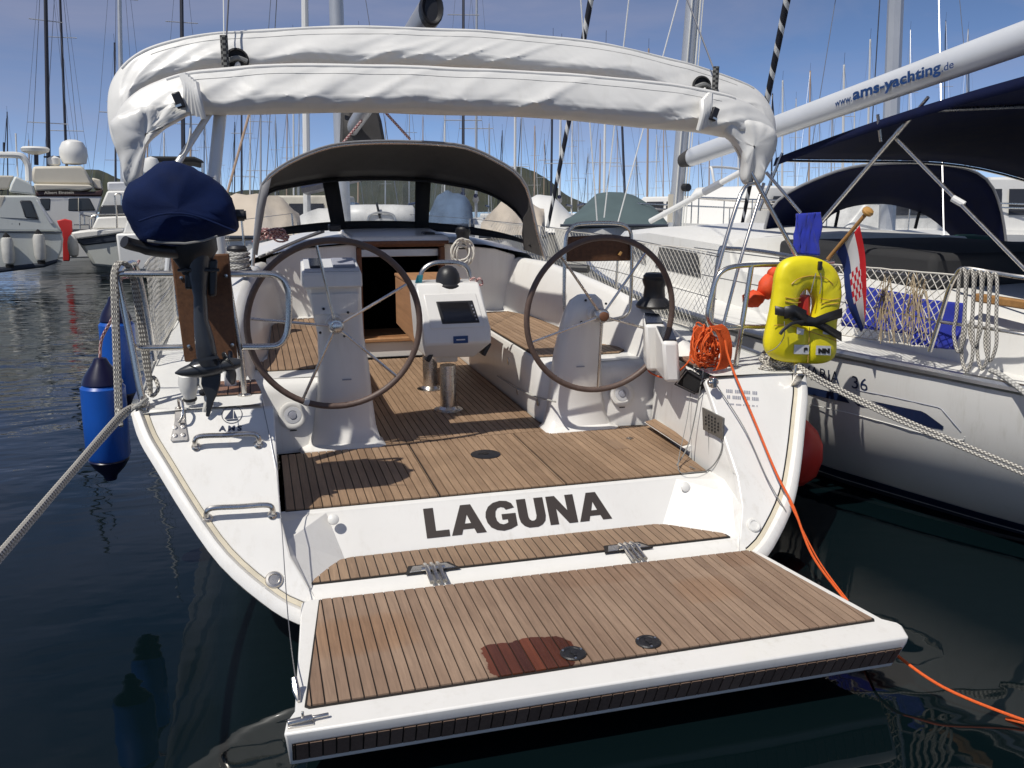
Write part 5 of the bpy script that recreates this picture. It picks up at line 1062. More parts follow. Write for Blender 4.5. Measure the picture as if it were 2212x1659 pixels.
for (a, b, dp) in sec:
    A_, B_ = bY(*a, oy), bY(*b, oy); c = (A_ + B_) / 2; hx = (B_ - A_).length / 2
    rows.append([c + Vector((hx * math.cos(an), dp * .5 * math.sin(an), 0)) for an in [2 * math.pi * k / 20 for k in range(20)]])
m.grid(rows, closed=True); m.add(rows[0], [tuple(range(20))]); m.add(rows[-1], [tuple(range(20))]); m.build('shaft_housing', 'motor_paint', om, smooth=60)
m = MB(); m.hexa([bY(398, 560, .87), bY(415, 560, .87), bY(418, 625, .87), bY(400, 625, .87)], [bY(398, 560, .55), bY(415, 560, .55), bY(418, 625, .55), bY(400, 625, .55)]); m.build('clamp', 'black_plastic', om, bevel=.01)
m = MB(); m.hexa([bY(448, 560, .87), bY(470, 560, .87), bY(468, 640, .87), bY(450, 640, .87)], [bY(448, 560, .56), bY(470, 560, .56), bY(468, 640, .56), bY(450, 640, .56)]); m.build('clamp', 'black_plastic', om, bevel=.01)
for px in (405, 458): m = MB(); a = bY(px, 585, .60); m.tube([a, a + Vector((0, -.08, .01))], .010, 8); m.tube([a + Vector((-.035, -.08, .01)), a + Vector((.035, -.08, .01))], .007, 6); m.build('clamp_screw', 'black_plastic', om)
m = MB(); m.grid([[bY(x, y_, yy) for x, y_, yy in ((418, 776, oy - .07), (470, 768, oy - .07), (480, 790, oy), (470, 770, oy + .07), (418, 778, oy + .07), (405, 790, oy))], [bY(x, y_, yy) for x, y_, yy in ((420, 782, oy - .07), (474, 774, oy - .07), (484, 796, oy), (474, 776, oy + .07), (420, 784, oy + .07), (405, 796, oy))]], closed=True); m.build('cavitation_plate', 'motor_paint', om)
g0, g1 = bY(378, 806, oy), bY(478, 790, oy); ax = (g1 - g0); m = MB(); LG = ax.length
m.lathe([(.004, 0), (.018, .03 * LG / .24), (.034, .09 * LG / .24), (.042, .15 * LG / .24), (.040, .20 * LG / .24), (.034, LG), (.0, LG)], g0, ax, 20); m.build('gear_case', 'motor_paint', om)
m = MB(); sk = [(436, 800), (478, 792), (476, 830), (470, 850), (462, 868), (452, 902), (444, 900), (446, 860), (440, 845), (434, 830)]; m.prism([bY(x, y_, oy - .010) for x, y_ in sk], (0, .020, 0)); m.build('skeg', 'motor_paint', om, bevel=.006)
pc = g1 + ax.normalized() * .035; axn = ax.normalized()
hub = MB().lathe([(.030, -.04), (.030, .02), (.018, .05), (0, .055)], pc, axn, 16).build('propeller', 'motor_paint', om)
u1 = axn.cross(Vector((0, 1, 0))).normalized(); u2 = axn.cross(u1)
for k in range(3):
    an = 2 * math.pi * k / 3 + .9; e1 = u1 * math.cos(an) + u2 * math.sin(an); e2 = axn.cross(e1); rows = []
    for j in range(7):
        r_ = .02 + .075 * j / 6; wd = .034 * math.sin(.5 + 2.3 * j / 6) + .003; tw = .8 - .5 * j / 6
        rows.append([pc + e1 * r_ + (e2 * math.cos(tw) + axn * math.sin(tw)) * (wd * s_) for s_ in (-1, -.5, 0, .5, 1)])
    m = MB(); m.grid(rows); m.build('blade', 'motor_paint', hub, solid=.005, smooth=60)
# white stern light on its post under the motor
c = bY(412, 872, .79); m = MB(); m.lathe([(.022, 0), (.024, .015), (.028, .03), (.040, .07), (.046, .11), (.040, .15), (.02, .165), (0, .168)], c, (-.03, -.15, 1), 20); sl_ = m.build('stern_light', 'boat_white', Y)
MB().lathe([(.031, .018), (.033, .024), (.031, .032)], c, (-.03, -.15, 1), 18).build('light_collar', 'black_plastic', sl_)
m = MB(); m.tube(spline([bY(425, 820, .80), bY(440, 835, .76), bY(447, 862, .74), bY(440, 890, .72)], 5), [.018, .019, .02, .02, .019, .018, .017, .016, .015, .015, .014, .013, .012, .011, .010, .008], 10); m.build('light_bracket', 'fender_white', sl_)
q = bY(438, 848, .72); MB().lathe([(.005, -.018), (.016, -.010), (.018, 0), (.014, .012), (.0, .018)], q, (0, -1, 0), 12).build('bracket_knob', 'black_plastic', sl_)
# --- fenders
def fender(name, label, top, bottom, r, group, body='fender_blue', cap='fender_navy'):
    top, bottom = Vector(top), Vector(bottom); ax = (bottom - top); L_ = ax.length; t0 = thing(name, label, 'fender', bottom, group)
    MB().lathe([(r * .80, L_ * .20), (r, L_ * .235), (r * 1.01, L_ * .5), (r, L_ * .785), (r * .82, L_ * .83)], top, ax, 28).build('body', body, t0)
    MB().lathe([(.012, 0), (.030, .005), (r * .40, L_ * .05), (r * .78, L_ * .14), (r * .93, L_ * .20), (r * .86, L_ * .215)], top, ax, 28).build('end_cap', cap, t0)
    MB().lathe([(r * .86, L_ * .81), (r * .93, L_ * .825), (r * .70, L_ * .89), (r * .34, L_ * .955), (.028, L_ * .995), (.012, L_)], top, ax, 28).build('end_cap', cap, t0)
    return t0
fb = bY(240, 1037, 1.22); ft = bY(216, 772, 1.22); f1_ = fender('fender', 'blue fender with navy ends hanging nearest the port quarter, beside the mooring rope', ft, fb, .108, None)
f2_ = fender('fender', 'blue fender half hidden behind the nearer one on the port side', (-2.06, 2.05, 1.42), (-2.06, 2.05, .70), .10, None)
for (top_, xx) in ((ft, 236), (Vector((-2.06, 2.05, 1.42)), 240)):
    m = MB(); e = bY(262, 600, .98) if xx == 236 else Vector((-1.9, 2.05, 1.63)); m.tube(spline([top_, top_ + Vector((.02, -.01, .10)), lerp(top_, e, .55) + Vector((.01, 0, 0)), e], 6), .0075, 8); tag(m.build('fender_line', 'rope_pink'), 'pink lanyard of the nearer blue fender' if xx == 236 else 'pink lanyard of the blue fender standing farther forward', 'rope')
m = MB(); q = ft + Vector((.005, 0, .05))
rb = bY(1748, 1000, 1.0); r_c = Vector((1.965, .98, .42))
rf = thing('ball_fender', 'round red fender squeezed between the two hulls on the starboard side', 'fender', r_c - Vector((0, 0, .24)))
MB().lathe([(.02, -.20), (.085, -.185), (.15, -.12), (.178, -.02), (.172, .08), (.135, .16), (.075, .22), (.033, .245), (.03, .28), (0, .28)], r_c, n=28).build('body', 'red_plastic', rf)
m = MB(); m.tube([r_c + Vector((0, 0, .3)), Vector((1.87, .97, 1.0))], .007, 6); m.build('lanyard', 'line_white', rf)
# --- mooring ropes
def rope(name, label, pts, r, mat, k=8, nn=8):
    if name == 'mooring_rope' or 'running from the coil' in label:          # carried on, out of the picture, to the pontoon
        d = (Vector(pts[-1]) - Vector(pts[-2])).normalized(); e = Vector(pts[-1]) + d * 2.6; e.z = max(e.z, .42); pts = list(pts) + [e]
    m = MB(); m.tube(spline(pts, k), r, nn); return tag(m.build(name, mat), label, 'rope')
c0 = Vector((-1.80, .78, 1.04))
rope('mooring_rope', 'thick pale mooring rope running down to the left from the port quarter cleat', [c0 + Vector((.0, .08, .0)), c0, bY(262, 893, .70), bY(150, 1022, -.05), bY(0, 1196, -.85), bY(-120, 1330, -1.4)], .0125, 'rope_fleck')
rope('mooring_rope', 'second part of the port mooring line lying just under the first', [c0 + Vector((.02, .08, .01)), c0 + Vector((0, -.02, .01)), bY(266, 902, .70), bY(150, 1032, -.05), bY(2, 1206, -.85), bY(-115, 1342, -1.4)], .010, 'rope_grey')
s0 = Vector((1.80, .80, 1.05))
rope('mooring_rope', 'flecked double mooring rope crossing the neighbouring hull on the right, upper part', [s0 + Vector((-.02, .06, 0)), s0, bY(1752, 806, .70), bY(1795, 830, .62), bY(1940, 900, .30), bY(2212, 1014, -.2), bY(2330, 1068, -.4)], .0105, 'rope_fleck')
rope('mooring_rope', 'flecked double mooring rope crossing the neighbouring hull on the right, lower part', [s0 + Vector((-.02, .05, -.02)), s0 + Vector((0, -.02, -.01)), bY(1752, 814, .69), bY(1795, 839, .60), bY(1940, 909, .28), bY(2212, 1026, -.22), bY(2330, 1081, -.42)], .0095, 'rope_fleck')
# hank of rope hung on the port rail
hk = MB()
for k in range(3):
    x0 = rq(256, 590, .90) + Vector((.0 + .018 * k, -.025 - .01 * k, .03)); 
    hk.tube(spline([rq(253 + 4 * k, 905 - 0 * k, .84), rq(248 + 4 * k, 760, .86), rq(244 + 4 * k, 640, .88), rq(244 + 3 * k, 590, .90), rq(256 + 4 * k, 568, .93), rq(282 + 3 * k, 590, .96), rq(300 + 5 * k, 700, .99), rq(315 + 4 * k, 800, 1.0), rq(326, 850, 1.0)], 7), .010, 8)
hk.tube(spline([rq(318, 845, 1.0), rq(330, 855, .95), rq(342, 838, .98), rq(332, 815, 1.02), rq(318, 830, 1.0)], 5), .010, 8)
hk.tube(spline([rq(256, 880, .84), rq(262, 920, .78), rq(258, 895, .8)], 5), .010, 8)
tag(hk.build('rope_hank', 'rope_fleck'), 'long hank of flecked rope hung over the port rail beside the outboard', 'rope')
cl = MB()
for k in range(6):
    c = Vector((1.72, .86, 1.02)) + Vector((random.uniform(-.07, .05), random.uniform(-.03, .08), .012 * k)); r0 = random.uniform(.045, .085)
    cl.tube([c + Vector((r0 * math.cos(a), r0 * math.sin(a), .015 * math.sin(2 * a + k))) for a in [2 * math.pi * j / 20 for j in range(20)]], .012, 7, closed=True)
tag(cl.build('rope_coil', 'rope_fleck'), 'small flecked rope coil on the starboard quarter deck under the yellow lifebuoy', 'rope')
# --- orange floating line
oc = MB(); c0 = bY(1532, 742, .86)
for k in range(26):
    c = bY(1526 + random.uniform(-14, 16), 748 + random.uniform(-14, 16), .86 + random.uniform(-.06, .05)); rx, rz = random.uniform(.03, .075), random.uniform(.05, .10); ph = random.random() * 6; ti = random.uniform(-.6, .6)
    oc.tube([c + Vector((rx * math.cos(a) + ti * rz * math.sin(a) * .5 + .012 * math.sin(3 * a + ph), .04 * math.sin(a + ph), rz * math.sin(a) + .012 * math.cos(4 * a + ph))) for a in [2 * math.pi * j / 24 for j in range(24)]], .0048, 6, closed=True)
for k in range(9):
    f_ = lambda x, y_, yy=.80: bY(x + k * 2.9, y_ - k * .6, yy + .008 * k)
    oc.tube(spline([f_(1535, 706), f_(1548, 718), f_(1556, 745), f_(1556, 775), f_(1548, 796), f_(1540, 800)], 6), .0052, 6)
for k in range(5):
    f_ = lambda x, y_: bY(x + k * 3, y_, .85); oc.tube(spline([f_(1508, 706), f_(1496, 725), f_(1492, 755), f_(1500, 782 + 3 * k)], 6), .0048, 6)
tag(oc.build('orange_rope_coil', 'orange_rope'), 'tangled coil of orange floating line hung on the starboard rail', 'rope')
rope('orange_line', 'orange line running from the coil down the starboard quarter and away under the platform', [bY(1566, 735, .80), bY(1578, 785, .74), bT(1620, 915) + TN * .05, bT(1665, 1030) + TN * .06, bT(1700, 1105) + TN * .07, bY(1755, 1200, -.02), bY(1826, 1296, -.25), bY(1880, 1362, -.6), bY(1928, 1408, -.82), bY(2040, 1486, -1.05), bY(2212, 1556, -1.25), bY(2330, 1590, -1.4)], .0065, 'orange_rope')
rope('orange_line', 'thin second orange strand trailing beside the starboard quarter to the water', [bT(1690, 1092) + TN * .07, bY(1765, 1205, -.02), bY(1832, 1298, -.26)], .004, 'orange_rope')
rope('orange_line', 'loose orange bight hanging from the coil into the starboard helm area', [bY(1520, 715, .84), bY(1502, 752, .95), bX(1480, 790, 1.17), bX(1440, 815, 1.17), bX(1405, 805, 1.2), bX(1395, 785, 1.22)], .0055, 'orange_rope')
# --- orange throw bag behind the lifebuoy
m = MB(); c = bY(1648, 620, 1.05)
for (dx, dz, sx, sz) in ((-.06, -.07, .075, .05), (.05, .0, .085, .075), (.10, .08, .07, .05)):
    rows = []
    for i in range(9):
        ph = math.pi * i / 8; rows.append([c + Vector((dx, 0, dz)) + Vector((sx * math.sin(ph) * math.cos(a), .05 * math.sin(ph) * math.sin(a), sz * math.cos(ph))) * (1 + .25 * noise.noise(Vector((a * 1.5, ph * 2, dx * 30)))) for a in [2 * math.pi * j / 16 for j in range(16)]])
    m.grid(rows, closed=True)
tag(m.build('throw_bag', 'orange_cloth', smooth=70), 'crumpled orange bag tied behind the yellow lifebuoy', 'bag')
# --- yellow horseshoe lifebuoy in its cover
lb = thing('horseshoe_lifebuoy', 'bright yellow horseshoe lifebuoy strapped to the starboard rail', 'lifebuoy', bY(1730, 785, .84))
yl = .80
def lbp(x, y_, d=0.0): return bY(x, y_, yl) + Vector((0, d, 0))
# body outline and inner slot
outl = [(1722, 553), (1760, 556), (1790, 570), (1808, 597), (1813, 632), (1806, 675), (1802, 720), (1803, 755), (1795, 776), (1770, 786), (1725, 784), (1685, 780), (1660, 768), (1651, 748), (1655, 715), (1665, 675), (1672, 630), (1677, 590), (1692, 563)]
def ring2(pl_, n, start): 
    r = resample(spline([Vector((x, y_, 0)) for x, y_ in pl_], 5, closed=True) + [Vector((*pl_[0], 0))], n + 1)[:n]; return r
outer = ring2(outl, 72, 0); slot = ring2([(1738, 624), (1751, 632), (1758, 652), (1756, 676), (1745, 697), (1728, 698), (1717, 684), (1718, 658), (1725, 634)], 72, 0)
# match slot points to outer by angle
cc_ = Vector((1737, 664, 0))
def at_ang(poly, a):
    best = None
    for i in range(len(poly)):
        p_, q_ = poly[i - 1] - cc_, poly[i] - cc_; den = math.cos(a) * (q_.y - p_.y) - math.sin(a) * (q_.x - p_.x)
        if abs(den) < 1e-9: continue
        t = (p_.x * (q_.y - p_.y) - p_.y * (q_.x - p_.x)) / den; s_ = (p_.x * math.sin(a) - p_.y * math.cos(a)) / den
        if t > 0 and -1e-6 <= s_ <= 1 + 1e-6: best = max(best or 0, t)
    return cc_ + Vector((math.cos(a), math.sin(a), 0)) * (best or 30)
NA = 88; rows = []
AN = [2 * math.pi * k / NA for k in range(NA)]
for j in range(17):
    ph = 2 * math.pi * j / 16; r = []
    for a in AN:
        o1, o2 = at_ang(outer, a), at_ang(slot, a); u_ = .5 + .5 * math.cos(ph) * (abs(math.cos(ph)) ** -.25 if abs(math.cos(ph)) > 1e-3 else 1); u_ = min(1, max(0, u_))
        p_ = o2.lerp(o1, u_); thick = .056 if p_.y < 690 else .050
        # crease between the two lower pockets
        if p_.y > 700: thick -= .022 * math.exp(-((p_.x - 1738 - (p_.y - 740) * -.1) / 5.5) ** 2)
        if abs(p_.y - 598 - .004 * (p_.x - 1735) ** 2) < 4: thick -= .008
        thick += .004 * noise.noise(Vector((p_.x * .05, p_.y * .05, 1)))
        r.append(lbp(p_.x, p_.y, -thick * math.sin(ph) * abs(math.sin(ph)) ** -.35 if abs(math.sin(ph)) > 1e-3 else 0))
    rows.append(r)
m = MB(); m.grid(rows[:-1] + [rows[0]], closed=True); m.build('cover', 'yellow_vinyl', lb, smooth=70)
def strap(pts, w, d=-.068, nm='strap', mt='black_plastic'):
    a = [lbp(x, y_ - w / 2, d) for x, y_ in pts]; b = [lbp(x, y_ + w / 2, d) for x, y_ in pts]; m = MB(); m.grid([a, b]); return m.build(nm, mt, lb, solid=.006)
strap([(1660, 667), (1690, 672), (1720, 682), (1760, 700), (1802, 724)], 19); strap([(1802, 672), (1770, 682), (1745, 692), (1715, 690), (1690, 676)], 20, -.073); strap([(1678, 672), (1700, 668), (1725, 680)], 26, -.077)
m = MB(); m.tube(spline([lbp(1715, 690, -.09), lbp(1690, 693, -.10), lbp(1672, 706, -.10), lbp(1664, 716, -.10)], 5), .010, 8); m.build('toggle_cord', 'black_plastic', lb)
m = MB(); m.tube(spline([lbp(1676, 690, -.085), lbp(1676, 720, -.085), lbp(1664, 745, -.07), lbp(1650, 758, -.04)], 5), .0025, 6); m.build('lanyard', 'line_grey', lb)
m = MB(); m.box(lbp(1757, 572, -.062), (.022, .02, .05)); m.build('clip', 'black_plastic', lb, bevel=.004)
m = MB(); m.tube(spline([lbp(1748, 588, -.064), lbp(1742, 610, -.064), lbp(1738, 630, -.06)], 4), .003, 5); m.tube(spline([lbp(1758, 588, -.064), lbp(1760, 610, -.064), lbp(1757, 632, -.06)], 4), .003, 5); m.build('clip_cord', 'line_grey', lb)
m = MB(); m.tube([lbp(1737, 640, .02), lbp(1737, 700, .02)], .045, 10); m.build('whistle_light', 'red_plastic', lb)
for (x0, x1, y0, y1, s0) in ((1704, 1736, 741, 762, 'S'), (1751, 1783, 743, 764, 'NN')):
    m = MB(); m.add([lbp(x0, y0, -.0545), lbp(x1, y0 + 1, -.0545), lbp(x1 - 1, y1, -.053), lbp(x0 - 1, y1 - 1, -.053)], [(0, 1, 2, 3)], flat=True); pt = m.build('printed_patch', 'sticker_white', lb, smooth=0)
    put_text(s0, 'patch_print', 'dark', lb, (lambda X0, Y0, X1, Y1: (lambda uu, vv: lbp(lerp(X0, X1, uu), lerp(Y1, Y0, vv), -.0560)))(x0 + (20 if s0 == 'S' else 4), y0 + 6, x0 + (29 if s0 == 'S' else 29), y1 - 4), bold=.01)
for (x, y_) in ((1716, 712), (1772, 712)): m = MB(); m.add([lbp(x - 8, y_ - 9, -.062), lbp(x + 8, y_ - 4, -.062), lbp(x + 6, y_ + 8, -.060), lbp(x - 8, y_ + 6, -.060)], [(0, 1, 2, 3)]); m.build('reflective_tape', 'sticker_white', lb, smooth=0)
for pts in ([(1697, 612), (1712, 600), (1740, 594), (1768, 598), (1786, 612)], [(1684, 640), (1700, 643), (1716, 641)], [(1683, 648), (1700, 652), (1717, 650)], [(1758, 642), (1780, 646), (1800, 642)], [(1757, 651), (1780, 655), (1798, 652)], [(1738, 704), (1736, 740), (1734, 780)], [(1662, 700), (1690, 700), (1735, 712), (1800, 735)]):  # seams, and the shade of wrinkles and creases drawn as brown lines
    m = MB(); m.tube(spline([lbp(x, y_, -.0585 if y_ < 690 else -.0505) for x, y_ in pts], 5), .0022, 5); m.build('seam_crease', 'flag_ball', lb)
# --- ensign on its staff
fl = thing('ensign', 'red, white and blue ensign with chequered shield on a wooden staff, hanging limp', 'flag', bY(1795, 548, .95))
s0, s1 = bY(1788, 560, .96), bY(1874, 458, .72)
MB().tube([s0, s1], .0115, 12).build('staff', 'staff_wood', fl); MB().lathe([(.012, -.016), (.030, -.010), (.034, .004), (.028, .018), (.010, .026), (0, .027)], s1, (s1 - s0), 18).build('staff_knob', 'flag_ball', fl)
# cloth hangs from the hoist: columns run from staff (u=0) to fly (u=1), v=1 is the red edge
cols_ = [[(1857, 487), (1843, 504), (1822, 527), (1806, 545)], [(1868, 545), (1859, 548), (1838, 560), (1821, 577)], [(1871, 598), (1866, 602), (1844, 612), (1825, 622)], [(1871, 640), (1869, 645), (1856, 656), (1834, 666)], [(1869, 688), (1868, 698), (1866, 708), (1860, 718)]]
rows = []; uvs = []; NU, NV = 30, 24
CP = [resample(spline([Vector((x, y_, 0)) for x, y_ in c], 6), NV + 1) for c in cols_]
for j in range(NV + 1):
    line = resample(spline([c[j] for c in CP], 8), NU + 1); v_ = 1 - j / NV
    rows.append([bY(q.x, q.y, lerp(.76, .93, j / NV) + .018 * math.sin(5 * u_ + 7 * v_) * u_) for q, u_ in ((line[i], i / NU) for i in range(NU + 1))]); uvs.append([(i / NU, v_) for i in range(NU + 1)])
m = MB(); m.grid(rows, uvs); m.build('cloth', 'flag_cloth', fl, solid=.002, smooth=80)
# ================================================================ the neighbouring yacht on the right
NBX = 4.25
nbd = [(-1.8, 1.0), (-1.0, 1.26), (0, 1.57), (1.22, 1.88), (2.5, 2.03), (4, 2.03), (6, 1.7), (8, 1.0), (9.9, .06)]
nbw = [(-1.8, .15), (-.6, .6), (.34, 1.05), (1.69, 1.555), (3, 1.78), (5, 1.6), (7, .95), (9.6, .03)]
def nzd(y_): return 1.0 + .028 * max(0, y_ - 2)
def nhx(y_, z): 
    a, b = interp(y_, nbw), interp(y_, nbd)
    if z >= 0: return b if z >= nzd(y_) else a + (b - a) * (1 - (1 - z / nzd(y_)) ** 2.7)
    return max(.02, a * (1 + z * .9))
def nhit(px, py):                                       # where a sight line meets the port topsides
    w = bray(px, py); t = 1.0
    while t < 14:
        q = CAM + w * t
        if q.x > NBX - nhx(q.y, q.z): return q - w * .004
        t += .004
    return q
NBW = [1.8, 2.02]
NY = thing('sailing_yacht', 'white yacht with navy bimini, white boom and blue hull stripes, moored close alongside right', 'sailboat', (NBX, 4, 0))
ys = [-1.8, -1.4, -1.0, -.5, 0, .5, 1, 1.5, 2, 2.8, 3.6, 4.5, 5.5, 6.5, 7.5, 8.5, 9.3, 9.9]; zs = [-.35, -.1, 0, .08, .2, .35, .5, .65, .8, .92, 1.0]
def hs_(y_, f): z = f if f < 0 else f * nzd(y_); return z
for sgn in (-1, 1):
    MB().grid([[Vector((NBX + sgn * nhx(y_, hs_(y_, z)), y_, hs_(y_, z))) for z in zs] for y_ in ys]).build('topsides', 'hull_grey', NY, smooth=50)
m = MB(); m.add([Vector((NBX + s_ * nhx(-1.8, z), -1.8, z)) for s_, z in [(-1, z) for z in zs] + [(1, z) for z in zs[::-1]]], [tuple(range(2 * len(zs)))]); m.build('transom', 'hull_grey', NY)
m = MB(); m.grid([[Vector((NBX - nhx(y_, 1) + .02, y_, nzd(y_) - .004)), Vector((NBX - nhx(y_, 1) * .5, y_, nzd(y_) + .03)), Vector((NBX + nhx(y_, 1) * .5, y_, nzd(y_) + .03)), Vector((NBX + nhx(y_, 1) - .02, y_, nzd(y_) - .004))] for y_ in ys]); m.build('deck', 'boat_white', NY)
for z0, z1, mt, nm in ((.028, .105, 'decal_blue', 'boot_stripe'), (-.3, .012, 'antifoul', 'antifouling')):
    for sgn in (-1, 1):
        MB().grid([[Vector((NBX + sgn * (nhx(y_, z) + .004), y_, z)) for z in (z0, (z0 + z1) / 2, z1)] for y_ in ys]).build(nm, mt, NY, smooth=50)
for sgn in (-1, 1):
    pts = [Vector((NBX + sgn * (nhx(y_, 1) - .005), y_, nzd(y_) + .012)) for y_ in ys]
    m = MB(); m.tube(spline(pts, 3), .032, 10); m.build('toe_rail', 'alloy', NY)
# stripes, pinstripe and model lettering on the topsides
def decal(pl_, mat, nm):
    m = MB(); n = len(pl_); q = [nhit(*p) for p in pl_]; c = nhit(sum(p[0] for p in pl_) / n, sum(p[1] for p in pl_) / n)
    bm = bmesh.new(); vs = [bm.verts.new(v) for v in q]; ed = [bm.edges.new((vs[i - 1], vs[i])) for i in range(n)]; bmesh.ops.triangle_fill(bm, edges=ed, use_beauty=True)
    bm.verts.index_update(); m.add([v.co for v in bm.verts], [tuple(v.index for v in f.verts) for f in bm.faces], flat=True); bm.free(); return m.build(nm, mat, NY, smooth=0, recalc=False)
zz = lambda x, y_: ((2900 + x / 2.0734) * .576, (1250 + y_ / 2.0734) * .576)
def dens(pl_, k=5):
    o_ = []
    for i in range(len(pl_)):
        a, b = pl_[i], pl_[(i + 1) % len(pl_)]
        for j in range(k): o_.append((lerp(a[0], b[0], j / k), lerp(a[1], b[1], j / k)))
    return o_
decal(dens([zz(230, 405), zz(545, 475), zz(595, 545), zz(300, 478), zz(230, 462)]), 'decal_blue', 'hull_stripe')
decal(dens([zz(612, 520), zz(640, 522), zz(740, 578), zz(660, 565)]), 'decal_blue', 'hull_stripe')
decal(dens([zz(750, 522), zz(930, 560), zz(1150, 605), zz(1190, 625), zz(1325, 725), zz(1315, 750), zz(1130, 715), zz(1020, 650), zz(850, 565)]), 'decal_blue', 'hull_stripe')
for pts in ([(640, 440), (900, 490), (1280, 575), (1310, 590), (1490, 800)], [(280, 552), (600, 622), (900, 702), (1220, 795), (1400, 828), (1480, 832), (1490, 800)]):
    p_ = [nhit(*zz(*a)) for a in dens(pts, 6)[:-6]]; m = MB(); m.tube(p_, .0026, 4); m.build('pinstripe', 'print_grey' if pts[0][0] == 640 else 'boat_white', NY)
def hull_text(s_, a, b, h, nm='model_lettering', bold=.0):
    put_text(s_, nm, 'decal_blue', NY, lambda uu, vv: nhit(lerp(a[0], b[0], uu), lerp(a[1], b[1], uu) - h * vv), size=.1, bold=bold)
hull_text('BAVARIA', (1699, 806), (1813, 830), 26); hull_text('36', (1840, 838), (1874, 846), 27)
# cabin, coamings and cockpit
m = MB(); rows = []
for y_, hw_, zt in ((-.6, 1.15, 1.30), (1.0, 1.35, 1.34), (3.4, 1.42, 1.42), (3.5, 1.40, 1.62), (5.5, 1.25, 1.64), (7.2, .85, 1.52), (7.8, .6, 1.25)):
    rows.append([Vector((NBX + s_ * hw_, y_, z)) for s_, z in ((-1, 1.0), (-.97, zt - .06), (-.9, zt), (0, zt + .05), (.9, zt), (.97, zt - .06), (1, 1.0))])
m.grid(rows); m.add(rows[0], [tuple(range(7))]); m.build('cabin', 'boat_white', NY, smooth=40)
for y0, y1, nm in ((4.0, 5.2, 'cabin_window'), (5.5, 6.6, 'cabin_window')):
    m = MB(); m.add([Vector((NBX - interp(y_, [(3.5, 1.40), (5.5, 1.25), (7.2, .85)]) * .985 - .012, y_, z)) for y_, z in ((y0, 1.22), (y1, 1.22), (y1 - .1, 1.45), (y0 + .1, 1.45))], [(0, 1, 2, 3)]); m.build(nm, 'bg_glass', NY)
m = MB(); m.box((NBX, 2.4, 1.50), (1.9, 1.9, .25)); m.build('cockpit_cushions', 'dark_canvas', NY, bevel=.05)
# mast, boom, kicker
ma, mt_ = bY(1455, 520, 6.8), bY(1497, 0, 6.75); dr = (mt_ - ma)
m = MB(); m.tube([ma - dr * .25, ma + dr * 3.4], .085, 16); nm_ = m.build('mast', 'mast_alloy', NY)
for (dx, r0) in ((.06, .012), (-.07, .010), (.10, .008)): m = MB(); m.tube([ma + Vector((dx, -.09, -.2)), ma + dr * 3.2 + Vector((dx * .6, -.09, 0))], r0, 6); m.build('halyard', 'line_white', nm_)
m = MB(); q = bY(1470, 405, 6.72); m.tube([q + Vector((.04, -.02, 0)), q + Vector((.06, -.10, 0))], .05, 14); m.build('mast_winch', 'black_plastic', nm_)
m = MB(); q = bY(1448, 450, 6.62); m.box(q, (.06, .03, .35)); m.build('mast_label', 'boat_cream', nm_)
for z_ in (5.5, 9.0): m = MB(); c = ma + dr * ((z_ - ma.z) / dr.z); m.tube([c + Vector((-1, -.2, .1)), c, c + Vector((1, -.2, .1))], .025, 8); m.build('spreader', 'mast_alloy', nm_)
b0, b1 = bD(1492, 340, 9.1), bD(2270, 61, 4.75); d = (b1 - b0).normalized(); sx = d.cross(Vector((0, 0, 1))).normalized(); uz = sx.cross(d)
m = MB(); ring = lambda c, a, b: [c + sx * a * math.cos(k) + uz * b * math.sin(k) for k in [2 * math.pi * i / 24 for i in range(24)]]
m.grid([ring(b0, .07, .095), ring(b1, .07, .095)], closed=True); bo = m.build('boom', 'boom_white', NY, smooth=50)
m = MB(); m.grid([ring(b0 - d * .22, .05, .07), ring(b0 - d * .1, .06, .085), ring(b0 + d * .02, .073, .098)], closed=True); m.build('gooseneck', 'grey_canvas', bo)
for k, (px, py) in enumerate(((2118, 72), (2112, 108), (1900 - 60, 243))): q = b0 + d * 0; 
def boomd(px):
    lo, hi = 0, 1
    best = min(range(401), key=lambda i: abs(((lambda c: PCX + FOC * c.x / c.z)(RM.transposed() @ (b0.lerp(b1, i / 400) - CAM))) - px)); return best / 400
BT = [((lambda c: PCX + FOC * c.x / c.z)(RM.transposed() @ (b0.lerp(b1, i / 200) - CAM)), i / 200) for i in range(201)]
def boomd(px): return interp(px, BT)
def on_boom(px, py):
    t = boomd(px); c = b0.lerp(b1, t); cz = (RM.transposed() @ (c - CAM)).z; return bD(px, py, cz - .115)
def boomtext(s_, x0, y0, x1, y1, h, bold): put_text(s_, 'boom_lettering', 'fender_navy' if False else 'sticker_blue', bo, lambda uu, vv: on_boom(lerp(x0, x1, uu), lerp(y0, y1, uu) - h * vv), size=.1, bold=bold)
boomtext('www.', 1803, 231, 1840, 219, 11, .001); boomtext('ams-yachting', 1842, 225, 2032, 164, 33, .003); boomtext('.de', 2034, 156, 2060, 146, 17, .001)
m = MB(); m.tube([bY(1405, 478, 6.5), bY(1600, 372, 5.4)], .035, 12); m.build('kicker', 'mast_white', bo)
k0_, k1_ = bY(1405, 478, 6.5), bY(1600, 372, 5.4); m = MB(); m.tube([k0_.lerp(k1_, .62), k0_.lerp(k1_, .80)], .045, 12); m.build('kicker_grip', 'boom_grey', bo)
# furled genoa on the forestay
f0 = bY(1183, 492, 10.3); f1 = bY(1232, 245, 9.9); f2 = bY(1276, 0, 9.45); m = MB(); dd = f2 - f0; m.tube([f0, f0.lerp(f1, .5), f1, f2, f2 + (f2 - f1) * 2.5], [.028, .034, .040, .046, .055], 12); m.build('furled_genoa', 'furled_stripe', NY)
